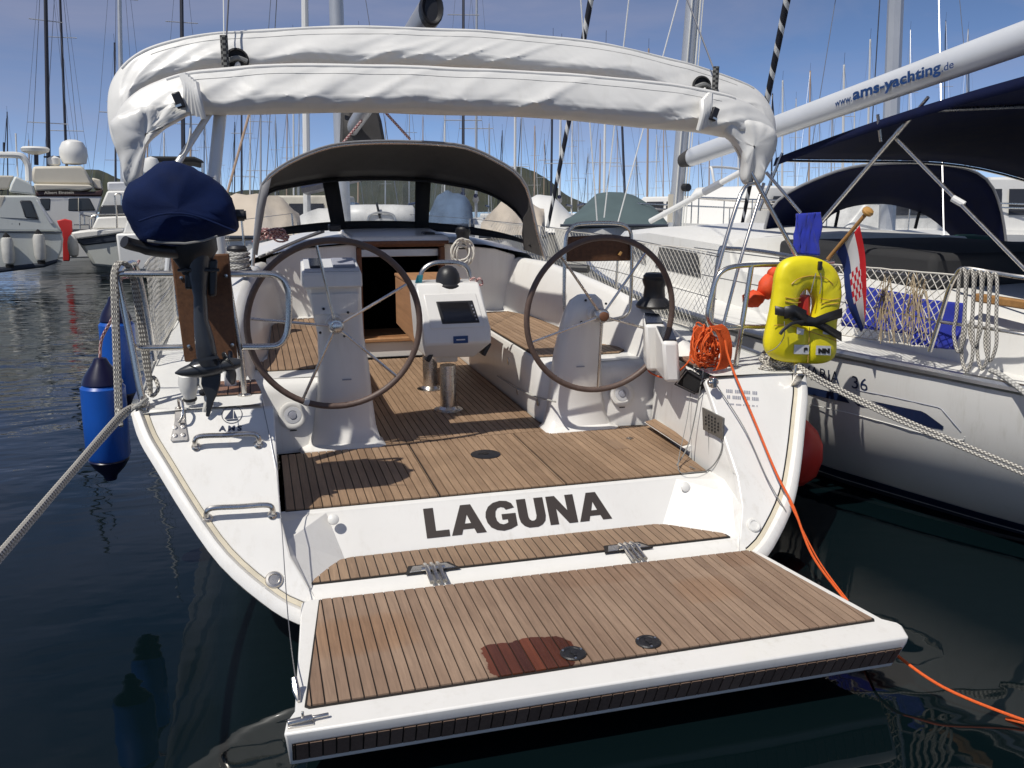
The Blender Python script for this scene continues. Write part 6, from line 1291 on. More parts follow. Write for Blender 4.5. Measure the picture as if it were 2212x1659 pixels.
# shrouds in the gap
for a, b in (((1290, 480, 7.0), (1262, 100, 6.9)), ((1335, 480, 7.0), (1400, 240, 6.9)), ((1305, 470, 7.2), (1330, 250, 7.1))):
    q0, q1 = bY(*a), bY(*b); m = MB(); m.tube([q0, q0 + (q1 - q0) * 3], .009, 6); m.build('shroud', 'mast_white', NY)
# navy bimini on its frame
F0 = bY(1676, 342, 3.5); A0 = bY(2212, 180, .5)
rows = []; NU, NVv = 15, 13
FE = resample(spline([bY(x, y_, 3.5) for x, y_ in ((1676, 342), (1760, 344), (1880, 345), (2000, 347), (2110, 360), (2212, 386), (2330, 425))], 4), NU)
for j in range(NVv):
    t = j / (NVv - 1); pe = F0.lerp(A0 + (A0 - F0) * .35, t) + Vector((0, 0, .05 * math.sin(math.pi * t))) - F0
    rows.append([FE[i] + pe + Vector((0, 0, .16 * math.sin(math.pi * i / (NU - 1)) * t)) for i in range(NU)])
m = MB(); m.grid(rows); m.grid([rows_[0:1] + [rows_[0] + Vector((-.02, 0, -.07))] for rows_ in rows]); nb_ = m.build('bimini', 'navy_canvas', NY, solid=.006, smooth=60)
for t in (0, 6, 12): m = MB(); m.tube([q + Vector((0, 0, -.018)) for q in rows[t]], .0125, 8); m.build('bimini_hoop', 'stainless', nb_)
for a, b, r0 in (((1981, 236, 1.55), (1770, 484, 2.25), .0155), ((1937, 300, 1.7), (2235, 602, .35), .0135), ((1896, 247, 1.9), (1903, 306, 1.9), .012), ((1930, 300, 1.72), (2005, 210, 1.4), .012), ((1690, 330, 3.4), (1640, 455, 3.5), .013)):
    m = MB(); m.tube([bY(*a), bY(*b)], r0, 12); m.build('bimini_strut', 'stainless', nb_)
q = bY(2070, 435, 1.02); m = MB(); m.tube([q + Vector((-.02, .03, .02)), q + Vector((.02, -.03, -.02))], .022, 10); m.build('strut_joint', 'mast_white', nb_)
# navy sprayhood
hp = [(1652, 585), (1650, 530), (1658, 465), (1690, 425), (1750, 392), (1830, 363), (1900, 354), (1990, 352), (2080, 362), (2128, 384), (2152, 420), (2168, 480), (2178, 570)]
H2 = resample(spline([bY(x, y_, 4.4) for x, y_ in hp], 4), 31); fp = [(1735, 585), (1745, 545), (1762, 505), (1795, 465), (1840, 446), (1900, 440), (1950, 447), (2000, 465), (2040, 495), (2070, 530), (2082, 555), (2088, 572), (2090, 590)]
W2 = resample(spline([bY(x, y_, 5.5) for x, y_ in fp], 4), 31)
m = MB(); rows = [[H2[i].lerp(W2[i], k / 6) + Vector((0, 0, .08 * math.sin(math.pi * k / 6) * math.sin(math.pi * i / 30))) for i in range(31)] for k in range(7)]; m.grid(rows); sh2 = m.build('sprayhood', 'navy_canvas', NY, solid=.006, smooth=60)
m = MB(); m.tube(H2, .014, 8); m.build('hood_hoop', 'grey_trim', sh2)
m = MB(); m.grid([[W2[i] for i in range(3, 28)], [Vector((W2[i].x, W2[i].y + .05, 1.6)) for i in range(3, 28)]]); m.build('window_pane', 'clear_vinyl', sh2, smooth=60)
for px in (1815, 1990):
    m = MB(); i_ = min(range(31), key=lambda i: abs(W2[i].x - bY(px, 470, 5.5).x)); m.tube([W2[i_], Vector((W2[i_].x, W2[i_].y + .04, 1.6))], .02, 6); m.build('window_batten', 'dark_canvas', sh2)
q = bY(2095, 540, 3.7); m = MB(); m.box(q, (.35, .3, .30)); m.build('cockpit_bag', 'green_bag', NY, bevel=.06)
q = bY(1990, 590, 3.9); m = MB(); m.box(q, (1.1, .08, .34)); m.build('washboard', 'dark_canvas', NY, bevel=.02)
# pushpit rail and wires of the neighbour
nq = lambda x, y_, xx=2.52: bX(x, y_, xx)
nr = lambda pts, r=.0135: MB().tube(spline(pts, 5), r, 10).build('rail_tube', 'stainless', NY)
nr([nq(2330, 612, 2.85), nq(2212, 599, 2.72), nq(2140, 588, 2.66), nq(2085, 580, 2.60), nq(2068, 590, 2.59), nq(2050, 625, 2.58), nq(2030, 690, 2.57), nq(2008, 760, 2.55)])
nr([nq(2330, 742, 2.85), nq(2212, 722, 2.72), nq(2150, 712, 2.67), nq(2030, 695, 2.57)], .010)
for a, b in (((2055, 606, 2.585), (1500, 535, 2.15)), ((2020, 692, 2.56), (1500, 590, 2.15))):
    m = MB(); m.tube([nq(*a), nq(*b)], .004, 6); m.build('lifeline', 'wire', NY)
m = MB(); m.box(nq(2180, 653, 2.95), (.06, .5, .05)); m.build('wooden_seat_rail', 'staff_wood', NY, bevel=.01)
m = MB(); W_, H_ = 15, 7                              # netting laced between rail and deck
def nn_(u_, v_): px = lerp(lerp(1792, 2062, u_), lerp(1778, 2012, u_), v_); return nq(px, lerp(lerp(571, 594, u_), lerp(718, 752, u_), v_), lerp(2.40, 2.575, u_)) + Vector((0, 0, .006 * noise.noise(Vector((u_ * 9, v_ * 7, 0)))))
for k in range(-H_, W_):
    for dr_ in (1, -1):
        sg = [(k + (j if dr_ > 0 else H_ - j), j) for j in range(H_ + 1)]; sg = [nn_(a / W_, b / H_) for a, b in sg if 0 <= a <= W_]
        if len(sg) > 1: m.tube(sg, .0032, 4, cap=False)
m.tube([nn_(u_ / 12, 0) for u_ in range(13)], .005, 5); m.tube([nn_(u_ / 12, 1) for u_ in range(13)], .005, 5); m.build('safety_net', 'net_white', NY)
for (x0, x1, y0, y1) in ((1902, 1930, 590, 745), (1962, 2002, 585, 745)):
    m = MB()
    for k in range(26):
        a = nq(random.uniform(x0, x1), random.uniform(y0, y0 + 50), 2.46 + (x0 - 1900) * .0008); b = nq(random.uniform(x0 - 14, x1 + 8), random.uniform(y1 - 60, y1), 2.45 + (x0 - 1900) * .0008); m.tube(spline([a, lerp(a, b, .5) + Vector((random.uniform(-.02, .02), random.uniform(-.03, .03), 0)), b], 4), .0032, 4)
    m.build('bunched_net', 'net_tan', NY)
def cloth(name, label, corners, depth, mat, seed, par=None):
    a, b, c, e = corners; rows = []
    for j in range(19):
        v_ = j / 18; rows.append([(a.lerp(b, u_).lerp(e.lerp(c, u_), v_)) + Vector((.5, -.8, 0)) * depth * (noise.noise(Vector((u_ * 5 + seed, v_ * 1.6, seed))) + .4 * noise.noise(Vector((u_ * 12, v_ * 4 + seed, 2)))) for u_ in [i / 24 for i in range(25)]])
    m = MB(); m.grid(rows); return tag(m.build(name, mat, solid=.012, smooth=80), label, 'cloth')
cloth('blue_cloth', 'royal blue cloth draped over the neighbour\'s rail beside the hanging rope', [nq(1985, 645, 2.78), nq(2085, 655, 2.82), nq(2072, 756, 2.80), nq(1972, 748, 2.72)], .07, 'royal_cloth', 3)
cloth('blue_cloth', 'royal blue cloth lying behind the white netting of the neighbouring yacht', [nq(1828, 612, 2.70), nq(1990, 640, 2.78), nq(1990, 725, 2.76), nq(1826, 705, 2.66)], .05, 'royal_cloth', 9)
cloth('blue_towel', 'blue towel hung on the neighbour\'s bimini frame above the yellow lifebuoy', [bY(1722, 462, 2.15), bY(1772, 458, 2.10), bY(1770, 552, 2.05), bY(1708, 548, 2.1)], .035, 'royal_cloth', 5)
hk = MB()
for k in range(5):
    f_ = lambda x, y_: nq(x + 17 * k, y_ + 2.5 * k, 2.585 + .018 * k)
    lo_ = (760, 800, 745, 790, 770)[k]; hk.tube(spline([f_(2072, 600), f_(2066, 680), f_(2060, lo_ - 40), f_(2070, lo_), f_(2084, lo_ - 35), f_(2084, 680), f_(2086, 610), f_(2084, 586), f_(2078, 582), f_(2072, 600)], 6), .0095, 8)
tag(hk.build('rope_hank', 'rope_fleck'), 'flecked rope hank hanging in long loops from the neighbouring yacht\'s rail', 'rope')
rope('mooring_rope', 'stern rope leaving the fairlead of the neighbouring yacht at the right edge', [nq(2140, 800, 2.66), nq(2165, 812, 2.64), nq(2215, 850, 2.62), nq(2330, 950, 2.5)], .016, 'rope_grey')
# ================================================================ far side of the marina
Frame.M = IDENT
HOR = 455
# --- wooded hills
ridge = [(-900, 392), (-200, 388), (0, 404), (90, 398), (150, 384), (185, 366), (215, 368), (245, 380), (330, 405), (450, 418), (600, 405), (740, 392), (900, 385), (1000, 375), (1090, 362), (1125, 360), (1155, 370), (1195, 396), (1225, 422), (1260, 438), (1400, 446), (1650, 440), (1900, 432), (2212, 436), (3200, 430)]
m = MB(); rows = [[], [], [], [], []]
x_ = -900
while x_ <= 3200:
    ty = interp(x_, ridge); b = 2.2 * noise.noise(Vector((x_ * .06, 0, 0))) + 3.2 * noise.noise(Vector((x_ * .021, 3, 0))) + 1.5 * noise.noise(Vector((x_ * .21, 7, 0)))
    for k, (f_, dd) in enumerate(((0, 330), (.35, 350), (.7, 390), (1.0, 430), (.6, 520))):
        q = wD(x_, lerp(HOR + 3, ty - b * (f_ > .2), f_), dd); q.z += noise.noise(Vector((x_ * .09, k * 3.3, 2))) * 2.0 * (k in (1, 2)); rows[k].append(q)
    x_ += 7
m.grid(rows); o = m.build('hills', 'hill_green', smooth=30); o['kind'] = 'structure'
# --- stone quay the far boats lie against
q0, q1 = wD(-700, HOR, 66), wD(2900, HOR, 66)
m = MB(); m.prism([Vector((q0.x, q0.y, -.5)), Vector((q1.x, q1.y, -.5)), Vector((q1.x, q1.y, .9)), Vector((q0.x, q0.y, .9))], (0, 5, 0)); mk('quay_stone', (.30, .28, .25), .9, var=.35, vscale=.6); o = m.build('quay', 'quay_stone'); o['kind'] = 'structure'

def hull_bg(m, c, L_, B, H, ang, bow=1, n=11, sheer=.25):
    """boat hull of length L, beam B, freeboard H about c, bow along ang"""
    ca, sa = math.cos(ang), math.sin(ang); rows = []
    for i in range(n):
        t = i / (n - 1); y_ = (t - .5) * L_; w = B / 2 * (1 - max(0, (t - .35) / .65) ** 2.3) * (.80 + .2 * min(1, t / .35)); w = max(w, .03); h = H + sheer * t * t
        sec = [(-w, h), (-w * .97, h * .55), (-w * .80, .08), (-w * .3, -.3), (w * .3, -.3), (w * .80, .08), (w * .97, h * .55), (w, h)]
        rows.append([c + Vector((ca * x + sa * -y_ * -1 * 0 + (-sa) * y_, sa * x + ca * y_, z)) for x, z in sec])
    m.grid(rows); m.add(rows[0], [tuple(range(8))]); m.add([v for r in rows for v in (r[0], r[-1])], [(2 * i, 2 * i + 1, 2 * i + 3, 2 * i + 2) for i in range(n - 1)])
    return m
def loc(c, ang): 
    ca, sa = math.cos(ang), math.sin(ang); return lambda x, y_, z: c + Vector((ca * x - sa * y_, sa * x + ca * y_, z))
def yacht_bg(label, px, D, lean=0.0, top=None, r=.07, mast='mast_alloy', hull='boat_white', ang=0.0, boomcol='fender_navy', spread=2, furl=None, cover=None, group=None, L_=10.5, rig=True, hood=None, base_off=0.0):
    c = wD(px, HOR, D); c.z = 0; hd = math.atan2(c.y - WCAM.y, c.x - WCAM.x) - math.pi / 2 + ang
    t0 = thing('moored_yacht', label, 'sailboat', c, group); P = loc(c, hd)
    hull_bg(MB(), c, L_, L_ * .32, 1.05, hd).build('hull', hull, t0, smooth=50)
    m = MB(); rw = []
    for y_, w, z in ((-3.2, .9, 1.35), (-1.6, 1.05, 1.42), (-1.5, 1.05, 1.62), (1.2, .95, 1.62), (2.6, .6, 1.42), (3.2, .4, 1.2)): rw.append([P(s_ * w * L_ / 10.5, y_ * L_ / 10.5, zz_) for s_, zz_ in ((-1, 1.0), (-.95, z - .05), (-.8, z), (.8, z), (.95, z - .05), (1, 1.0))])
    m.grid(rw); m.add(rw[0], [tuple(range(6))]); m.build('cabin', 'boat_white', t0, smooth=40)
    m = MB(); m.box(P(0, .2, 1.45), (1.0 * L_ / 10.5 * 2 + .0, 1.6, .12), Matrix.Rotation(hd, 3, 'Z')); m.build('cabin_window', 'bg_glass', t0)
    if hood:
        m = MB(); rw = []
        for k, (y_, w, h) in enumerate(((-1.9, 1.05, .95), (-1.2, 1.05, .9), (-.7, .9, .15))): rw.append([P(-w * math.cos(a), y_, 1.45 + h * math.sin(a) ** .6 if math.sin(a) > 0 else 1.45) for a in [math.pi * j / 12 for j in range(13)]])
        m.grid(rw); m.build('sprayhood', hood or 'navy_canvas', t0, solid=.03, smooth=60)
    base = P(0, .9, 1.5); Hm = 15.0
    if top is not None: q = wD(px, top, D); Hm = q.z
    w = wD(px + lean * (HOR - (top if top is not None else 0)), top if top is not None else 0, D); 
    vdir = Vector((w.x - wD(px, HOR, D).x, w.y - wD(px, HOR, D).y, w.z - WCAM.z)); vdir /= vdir.z
    tip = Vector((base.x, base.y, 0)) + vdir * Hm
    m = MB(); m.tube([base, tip], [r * 1.05, r * .75], 8); ms_ = m.build('mast', mast, t0)
    if rig:
        for k in range(spread):
            h = (k + 1) / (spread + 1); s_ = base.lerp(tip, h); wd_ = .85 - .15 * k; a, b = s_ + (P(wd_, 0, 0) - c), s_ + (P(-wd_, 0, 0) - c); m = MB(); m.tube([a, s_, b], .022, 5); m.build('spreader', 'mast_alloy', ms_)
        for sg in (-1, 1): m = MB(); s_ = base.lerp(tip, 1 / (spread + 1)) + (P(sg * .85, 0, 0) - c); m.tube([P(sg * 1.5, .7, 1.1), s_, tip], .008, 4); m.build('shroud', 'wire', t0)
        m = MB(); m.tube([P(0, -L_ * .5, 1.1), tip], .007, 4); m.build('backstay', 'wire', t0)
        m = MB(); m.tube([P(0, L_ * .5, 1.3), lerp(P(0, L_ * .5, 1.3), tip, .94)], (.045 if furl else .012), 6); m.build('furled_headsail' if furl else 'forestay', furl or 'wire', t0)
        m = MB(); m.tube([P(0, .75, 2.5), P(0, -3.0, 2.65)], [.16, .10], 8); m.build('boom', boomcol, t0)
        m = MB(); m.tube([tip, tip + Vector((0, 0, .7))], .012, 4); m.build('aerial', 'mast_dark', t0)
    return t0
G1 = 'far yachts in the forest of masts'; GL1 = 'distant yacht in the dense row of masts across the fairway, one of many alike'
# nearer or more telling boats, each by what marks it out: (picture x of the mast foot, distance, ...)
yacht_bg('yacht with a white mast rising just left of the sprayhood, ahead of the bow', 686, 21, lean=-.012, r=.085, mast='mast_white', ang=.3)
yacht_bg('yacht with a dark furled sail on the leftmost tall mast', 114, 46, lean=-.026, r=.10, mast='mast_dark', ang=.2, L_=12)
yacht_bg('yacht with a slim dark mast beside the leftmost tall one, behind the flybridge cruiser', 138, 50, lean=-.046, r=.07, mast='mast_dark', ang=-.2)
yacht_bg('yacht whose pale mast passes behind the left end of the folded bimini', 270, 40, lean=-.026, r=.10, mast='mast_alloy', ang=.1)
yacht_bg('yacht with a dark topmast short of the frame, left of the bimini', 250, 84, lean=-.018, top=88, r=.08, mast='mast_dark')
yacht_bg('yacht with a dark furled headsail seen above the outboard cover', 396, 44, lean=-.018, r=.10, mast='mast_dark', furl='mast_dark')
yacht_bg('yacht with a thin mast above the left third of the bimini', 634, 70, lean=-.008, r=.07, mast='mast_white')
yacht_bg('yacht with dark mast between outboard and sprayhood', 521, 62, lean=-.01, top=190, r=.075, mast='mast_dark')
yacht_bg('yacht with pale mast and radar just left of the grey sprayhood', 562, 58, lean=-.008, top=150, r=.07)
yacht_bg('yacht with black furled genoa seen over the middle of the sprayhood', 1000, 40, lean=0.0, r=.07, furl='mast_dark', mast='mast_dark')
yacht_bg('yacht with pale mast right of the middle of the sprayhood', 1028, 44, lean=.002, r=.07, mast='mast_alloy')
yacht_bg('yacht with a pale mast and radar left of the wooded hill', 1112, 52, lean=.004, top=120, r=.085, mast='mast_white')
yacht_bg('yacht with slate mast standing before the wooded hill', 1190, 56, lean=.012, top=80, r=.08, mast='mast_dark')
yacht_bg('yacht with white mast and small radar before the wooded hill', 1208, 48, lean=.014, top=96, r=.07, mast='mast_white')
yacht_bg('yacht with a white mast over the green tarpaulin', 1312, 46, lean=.014, top=90, r=.07, mast='mast_white', ang=.2)
yacht_bg('yacht with a black furled sail right of the green tarpaulin', 1352, 54, lean=-.03, top=120, r=.085, mast='mast_dark')
yacht_bg('yacht with tan mast left of the neighbour\'s mast', 1398, 66, lean=.012, top=100, r=.085, mast='mast_tan')
yacht_bg('yacht with pale tall mast behind the white boom, upper right', 1820, 58, lean=.022, top=135, r=.085, mast='mast_white')
yacht_bg('yacht with a pale mast just right of the folded bimini', 1690, 72, lean=.012, top=170, r=.085, mast='mast_white')
yacht_bg('yacht with a short pale mast over the boom lettering', 1872, 66, lean=.03, top=80, r=.08, mast='mast_white')
# big mast of the third yacht over, behind the boom
t0 = yacht_bg('yacht with the thick grey mast rising behind the boom lettering, upper right', 1932, 15.5, lean=.045, r=.13, mast='mast_alloy', ang=.1, L_=11)
m = MB(); a, b = wD(1640, 300, 17), wD(1702, -10, 16); m.tube([a - (b - a) * .8, a, b, b + (b - a)], [.03, .05, .06, .07], 12); tag(m.build('furled_genoa', 'furled_stripe'), 'black furled sail with a pale spiral, right of the folded bimini', 'sail')
FAR = sorted(((322, 95, -.008, 270), (352, 105, -.008, 285), (412, 88, -.006, 250), (437, 98, -.006, 240), (470, 110, -.004, 300), (508, 120, -.004, 262), (540, 100, -.004, 210), (592, 115, -.004, 250), (614, 92, -.003, 240), (646, 120, -.002, 235), (888, 78, 0, 190), (912, 112, 0, 250), (962, 105, .002, 230), (1054, 118, .004, 265), (1086, 108, .004, 280), (1128, 96, .006, 240), (1152, 118, .006, 270), (1172, 104, .008, 300), (1232, 112, .008, 240), (1252, 96, .008, 220), (1272, 120, .008, 330), (1296, 108, .01, 300), (1330, 118, .01, 280), (1372, 100, .01, 330), (1415, 115, .012, 290), (1428, 92, .012, 240), (1505, 110, .012, 300), (1532, 95, .014, 310), (1560, 118, .014, 330), (1592, 102, .014, 300), (1622, 112, .016, 340), (1662, 98, .016, 200), (1718, 105, .018, 210), (1742, 90, .018, 150), (1765, 118, .018, 260), (1792, 100, .02, 225), (1845, 112, .02, 240), (1962, 86, .024, 60), (2040, 90, .026, 40), (2080, 100, .028, 60), (60, 110, -.02, 300), (20, 130, -.02, 240), (180, 120, -.016, 320), (768, 74, 0, 60), (832, 118, 0, 260)))
ZONES = [(250, 'beyond the cruisers at far left'), (480, 'left of the sprayhood, above the outboard'), (680, 'between the outboard and the sprayhood'), (1000, 'above the left half of the sprayhood'), (1150, 'above the right half of the sprayhood'), (1262, 'before the wooded hill'), (1440, 'above the green tarpaulin'), (1700, 'right of the neighbour mast'), (9999, 'above the white boom')]
ORD = ['leftmost', 'second from left', 'third from left', 'fourth from left', 'fifth from left', 'sixth from left', 'seventh from left']
kinds = [random.choice(['mast_white', 'mast_alloy', 'mast_alloy', 'mast_tan', 'mast_dark']) for _ in FAR]; HUE = {'mast_white': 'white', 'mast_alloy': 'grey', 'mast_tan': 'tan', 'mast_dark': 'dark'}
zone = [next(z for lim, z in ZONES if f_[0] < lim) for f_ in FAR]
for i, (px, D, lean, top) in enumerate(FAR):
    same = [j for j in range(len(FAR)) if zone[j] == zone[i] and kinds[j] == kinds[i]]
    lab = 'far yacht with a %s mast %s' % (HUE[kinds[i]], zone[i]) if len(same) == 1 else 'far yacht, %s of the %s masts %s' % (ORD[same.index(i)], HUE[kinds[i]], zone[i])
    yacht_bg(lab, px, D, lean=lean, top=top, r=random.uniform(.045, .10), mast=kinds[i], ang=random.uniform(-.25, .25), spread=random.choice([1, 2, 2]), furl=random.choice([None, 'mast_white', 'mast_dark', None]), group=G1, L_=random.uniform(9, 11.5))
# --- motor cruisers on the left
def plate(t0, name, mat, P, pts, th=(0, 0, .02), bevel=0): m = MB(); m.prism([P(*q) for q in pts], th); return m.build(name, mat, t0, bevel=bevel)
def motor(name, label, px, py, D, ang, L_, B, H, hullmat, dk, fly=True, wind='bg_glass', name_=None, arch=False, stripe=None, sheer=.5):
    c = wD(px, HOR, D); c.z = 0; hd = math.atan2(c.y - WCAM.y, c.x - WCAM.x) - math.pi / 2 + ang; P = loc(c, hd)
    t0 = thing(name, label, 'motorboat', c); hull_bg(MB(), c, L_, B, H, hd, sheer=sheer).build('hull', hullmat, t0, smooth=50)
    def house(nm, y0, y1, w0, w1, z0, z1, mat, rake0=.2, rake1=.8, top=.9):
        m = MB(); m.hexa([P(-w0, y0, z0), P(w0, y0, z0), P(w1, y1, z0), P(-w1, y1, z0)], [P(-w0 * top, y0 + rake0, z1), P(w0 * top, y0 + rake0, z1), P(w1 * top, y1 - rake1, z1), P(-w1 * top, y1 - rake1, z1)]); return m.build(nm, mat, t0, bevel=.06)
    def band(nm, y0, y1, w0, w1, z0, z1, mat, e=.012, top=.95):
        m = MB()
        for sg in (-1, 1): m.add([P(sg * (w0 + e), y0, z0), P(sg * (w1 + e), y1, z0), P(sg * (w1 * top + e), y1 - .3, z1), P(sg * (w0 * top + e), y0 + .1, z1)], [(0, 1, 2, 3)])
        return m.build(nm, mat, t0)
    w0 = B * .42
    house('deckhouse', -L_ * .30, L_ * .22, w0, w0 * .72, H, H + 1.25, dk, .1, 1.1)
    for sg in (-1, 1):
        m = MB(); e = .02
        for k in range(3):
            y0 = -L_ * .24 + k * L_ * .125; y1 = y0 + L_ * .11
            f_ = lambda y_: lerp(w0, w0 * .72, (y_ + L_ * .30) / (L_ * .52))
            mm = MB(); mm.add([P(sg * (f_(y0) * .97 + e), y0, H + .45), P(sg * (f_(y1) * .97 + e), y1, H + .45), P(sg * (f_(y1) * .93 + e), y1 - (.25 if k == 2 else 0), H + 1.0), P(sg * (f_(y0) * .93 + e), y0, H + 1.0)], [(0, 1, 2, 3)]); mm.build('side_window', wind, t0)
    mm = MB(); mm.add([P(-w0 * .8, -L_ * .30 - .015, H + .2), P(w0 * .8, -L_ * .30 - .015, H + .2), P(w0 * .74, -L_ * .30 + .07, H + 1.05), P(-w0 * .74, -L_ * .30 + .07, H + 1.05)], [(0, 1, 2, 3)]); mm.build('saloon_door', wind, t0)
    if fly:
        house('flybridge', -L_ * .36, L_ * .12, w0 * 1.0, w0 * .8, H + 1.25, H + 1.5, stripe or dk, .0, .1, 1.0); house('fly_coaming', -L_ * .30, L_ * .12, w0 * .92, w0 * .7, H + 1.5, H + 2.15, dk, .1, .7, .92)
        mm = MB(); mm.tube([P(0, -L_ * .1, H + 2.1), P(0, -L_ * .1, H + 2.75)], .05, 6); mm.lathe([(.02, 0), (.28, .05), (.32, .25), (.26, .48), (.1, .58), (0, .6)], P(0, -L_ * .1, H + 2.7), n=16); mm.build('satellite_dome', 'boat_white', t0)
        mm = MB(); mm.tube([P(-w0 * .6, -L_ * .12, H + 2.1), P(-w0 * .6, -L_ * .12, H + 2.7)], .04, 6); mm.lathe([(.3, 0), (.34, .08), (.28, .18), (0, .2)], P(-w0 * .6, -L_ * .12, H + 2.65), n=16); mm.build('radar', 'boat_white', t0)
    if arch:
        mm = MB(); mm.tube(spline([P(-w0 * .9, -L_ * .25, H + 1.2), P(-w0 * .85, -L_ * .22, H + 2.4), P(-w0 * .6, -L_ * .2, H + 2.6), P(w0 * .6, -L_ * .2, H + 2.6), P(w0 * .85, -L_ * .22, H + 2.4), P(w0 * .9, -L_ * .25, H + 1.2)], 5), .06, 8); mm.build('radar_arch', 'boat_white', t0)
    for sg in (-1, 1):
        pts = [P(sg * B * .47 * (1 - max(0, (t - .35) / .65) ** 2.3), (t - .5) * L_, H + sheer * t * t + .55) for t in (.3, .45, .6, .75, .88, .97)]; mm = MB(); mm.tube(pts, .018, 6); mm.build('guard_rail', 'stainless', t0)
        for q in pts: mm = MB(); mm.tube([q, q - Vector((0, 0, .55))], .014, 5); mm.build('rail_post', 'stainless', t0)
    mm = MB()
    for sg in (-1, 1): mm = MB(); mm.grid([[P(sg * (B / 2 * (1 - max(0, (t - .35) / .65) ** 2.3) * (.80 + .2 * min(1, t / .35)) * k + .012), (t - .5) * L_, (H + sheer * t * t) * zf) for t in (.02, .2, .4, .6, .75, .88, .97)] for k, zf in ((.995, .9), (.988, .78))]); mm.build('hull_stripe', stripe or 'decal_blue', t0)
    return t0, P, w0, c
Z1 = lambda x, y_: (x * .19443, 288 + y_ * .19443)      # picture points of the boats at the left
def slab(t0, name, mat, pl_, D, depth, taper=.96, bevel=0.05, smooth=0):
    """a solid moulding: its near outline at distance D, its far side a little smaller"""
    pts = [wD(*Z1(*p), D) for p in pl_]; n = len(pts); c = sum(pts, Vector()) / n; away = Vector((c.x - WCAM.x, c.y - WCAM.y, 0)).normalized() * depth
    far = [c + (q - c) * taper + away for q in pts]
    m = MB(); m.add(pts + far, [tuple(range(n)), tuple(range(n, 2 * n))[::-1]] + [(i, (i + 1) % n, n + (i + 1) % n, n + i) for i in range(n)], flat=True); return m.build(name, mat, t0, bevel=bevel)
def bgtube(t0, name, mat, pl_, D, r, k=5): m = MB(); m.tube(spline([wD(*Z1(*p), D) for p in pl_], k), r, 8); return m.build(name, mat, t0)
c = wD(10, HOR, 27); c.z = 0; tA = thing('motor_cruiser', 'pale grey motor cruiser with white tubular arch at the left edge', 'motorboat', c)
slab(tA, 'hull', 'boat_shade', [(-900, 1080), (0, 1088), (560, 1098), (690, 1110), (705, 1180), (690, 1300), (640, 1420), (500, 1470), (0, 1530), (-900, 1600), (-900, 1560)], 27, 3.6, 1.0)
slab(tA, 'rubbing_strake', 'antifoul', [(-900, 1084), (0, 1086), (690, 1098), (690, 1110), (0, 1100), (-900, 1098)], 26.95, .2)
slab(tA, 'waterline_band', 'antifoul', [(-900, 1520), (0, 1482), (500, 1430), (660, 1392), (640, 1440), (500, 1490), (0, 1550), (-900, 1620)], 26.96, .2)
slab(tA, 'deck_saloon', 'boat_shade', [(-900, 690), (60, 690), (400, 690), (470, 800), (560, 930), (690, 1090), (-900, 1086)], 27.2, 2.8, .92)
slab(tA, 'flybridge', 'boat_cream', [(-900, 455), (165, 470), (120, 560), (100, 625), (-900, 640)], 27.3, 2.6, .92)
slab(tA, 'flybridge_side', 'boat_shade', [(165, 470), (215, 492), (320, 545), (375, 600), (398, 688), (98, 655), (100, 625), (122, 560)], 27.25, 2.5, .9)
slab(tA, 'cream_band', 'boat_cream', [(-900, 690), (70, 692), (20, 880), (-900, 900)], 27.18, .3)
slab(tA, 'side_window', 'bg_glass', [(212, 742), (350, 742), (440, 960), (275, 948)], 27.16, .2)
slab(tA, 'windscreen', 'speaker_grey', [(400, 740), (430, 760), (600, 1000), (560, 1010)], 27.16, .2)
for x in (0, 132, 215): slab(tA, 'porthole', 'bg_glass', [(x - 18, 985), (x + 18, 985), (x + 22, 1035), (x - 14, 1035)], 27.16, .1)
slab(tA, 'window_ledge', 'antifoul', [(0, 932), (430, 955), (430, 963), (0, 942)], 27.16, .1)
bgtube(tA, 'arch', 'boat_white', [(-300, 235), (0, 238), (180, 242), (250, 262), (300, 330), (316, 400), (320, 530)], 27.6, .085)
bgtube(tA, 'aerial', 'boat_white', [(175, 0), (188, 300), (200, 480)], 27.6, .02); bgtube(tA, 'lamp_post', 'mast_dark', [(42, 100), (44, 235)], 27.6, .025)
for k, (x, y_) in enumerate(((88, 1300), (440, 1260))):
    c = wD(*Z1(x, y_), 26.8); f0 = thing('fender', ('white fender hung nearer the left edge on the pale motor cruiser', 'white fender by the bow of the pale motor cruiser at left')[k], 'fender', c - Vector((0, 0, .45))); MB().lathe([(.03, -.40), (.12, -.34), (.15, -.22), (.15, .22), (.12, .32), (.04, .38)], c, n=14).build('body', 'fender_white', f0); MB().lathe([(.10, .33), (.07, .40), (.02, .46), (0, .47)], c, n=12).build('end_cap', 'dark', f0); MB().lathe([(.09, -.46), (.10, -.38), (.05, -.36)], c, n=12).build('end_cap', 'dark', f0)
c = wD(150, HOR, 34); c.z = 0; tB = thing('flybridge_cruiser', 'cream flybridge cruiser with brown name band and domed aerials at left', 'motorboat', c)
slab(tB, 'hull', 'boat_white', [(380, 1060), (900, 1070), (1100, 1060), (1100, 1380), (400, 1400)], 34, 4)
slab(tB, 'saloon', 'boat_white', [(300, 700), (1135, 700), (1085, 880), (1040, 1080), (300, 1080)], 33.93, 3.6)
slab(tB, 'side_window', 'bg_glass', [(432, 718), (570, 718), (562, 862), (470, 862)], 33.9, .3); slab(tB, 'side_window', 'bg_glass', [(752, 716), (998, 716), (1070, 862), (748, 872)], 33.9, .3)
slab(tB, 'window_mullion', 'boat_cream', [(868, 716), (878, 716), (878, 868), (868, 868)], 33.86, .1)
slab(tB, 'name_band', 'brown_band', [(395, 640), (700, 632), (900, 642), (1040, 646), (1152, 625), (1135, 700), (395, 702)], 33.9, 3.8)
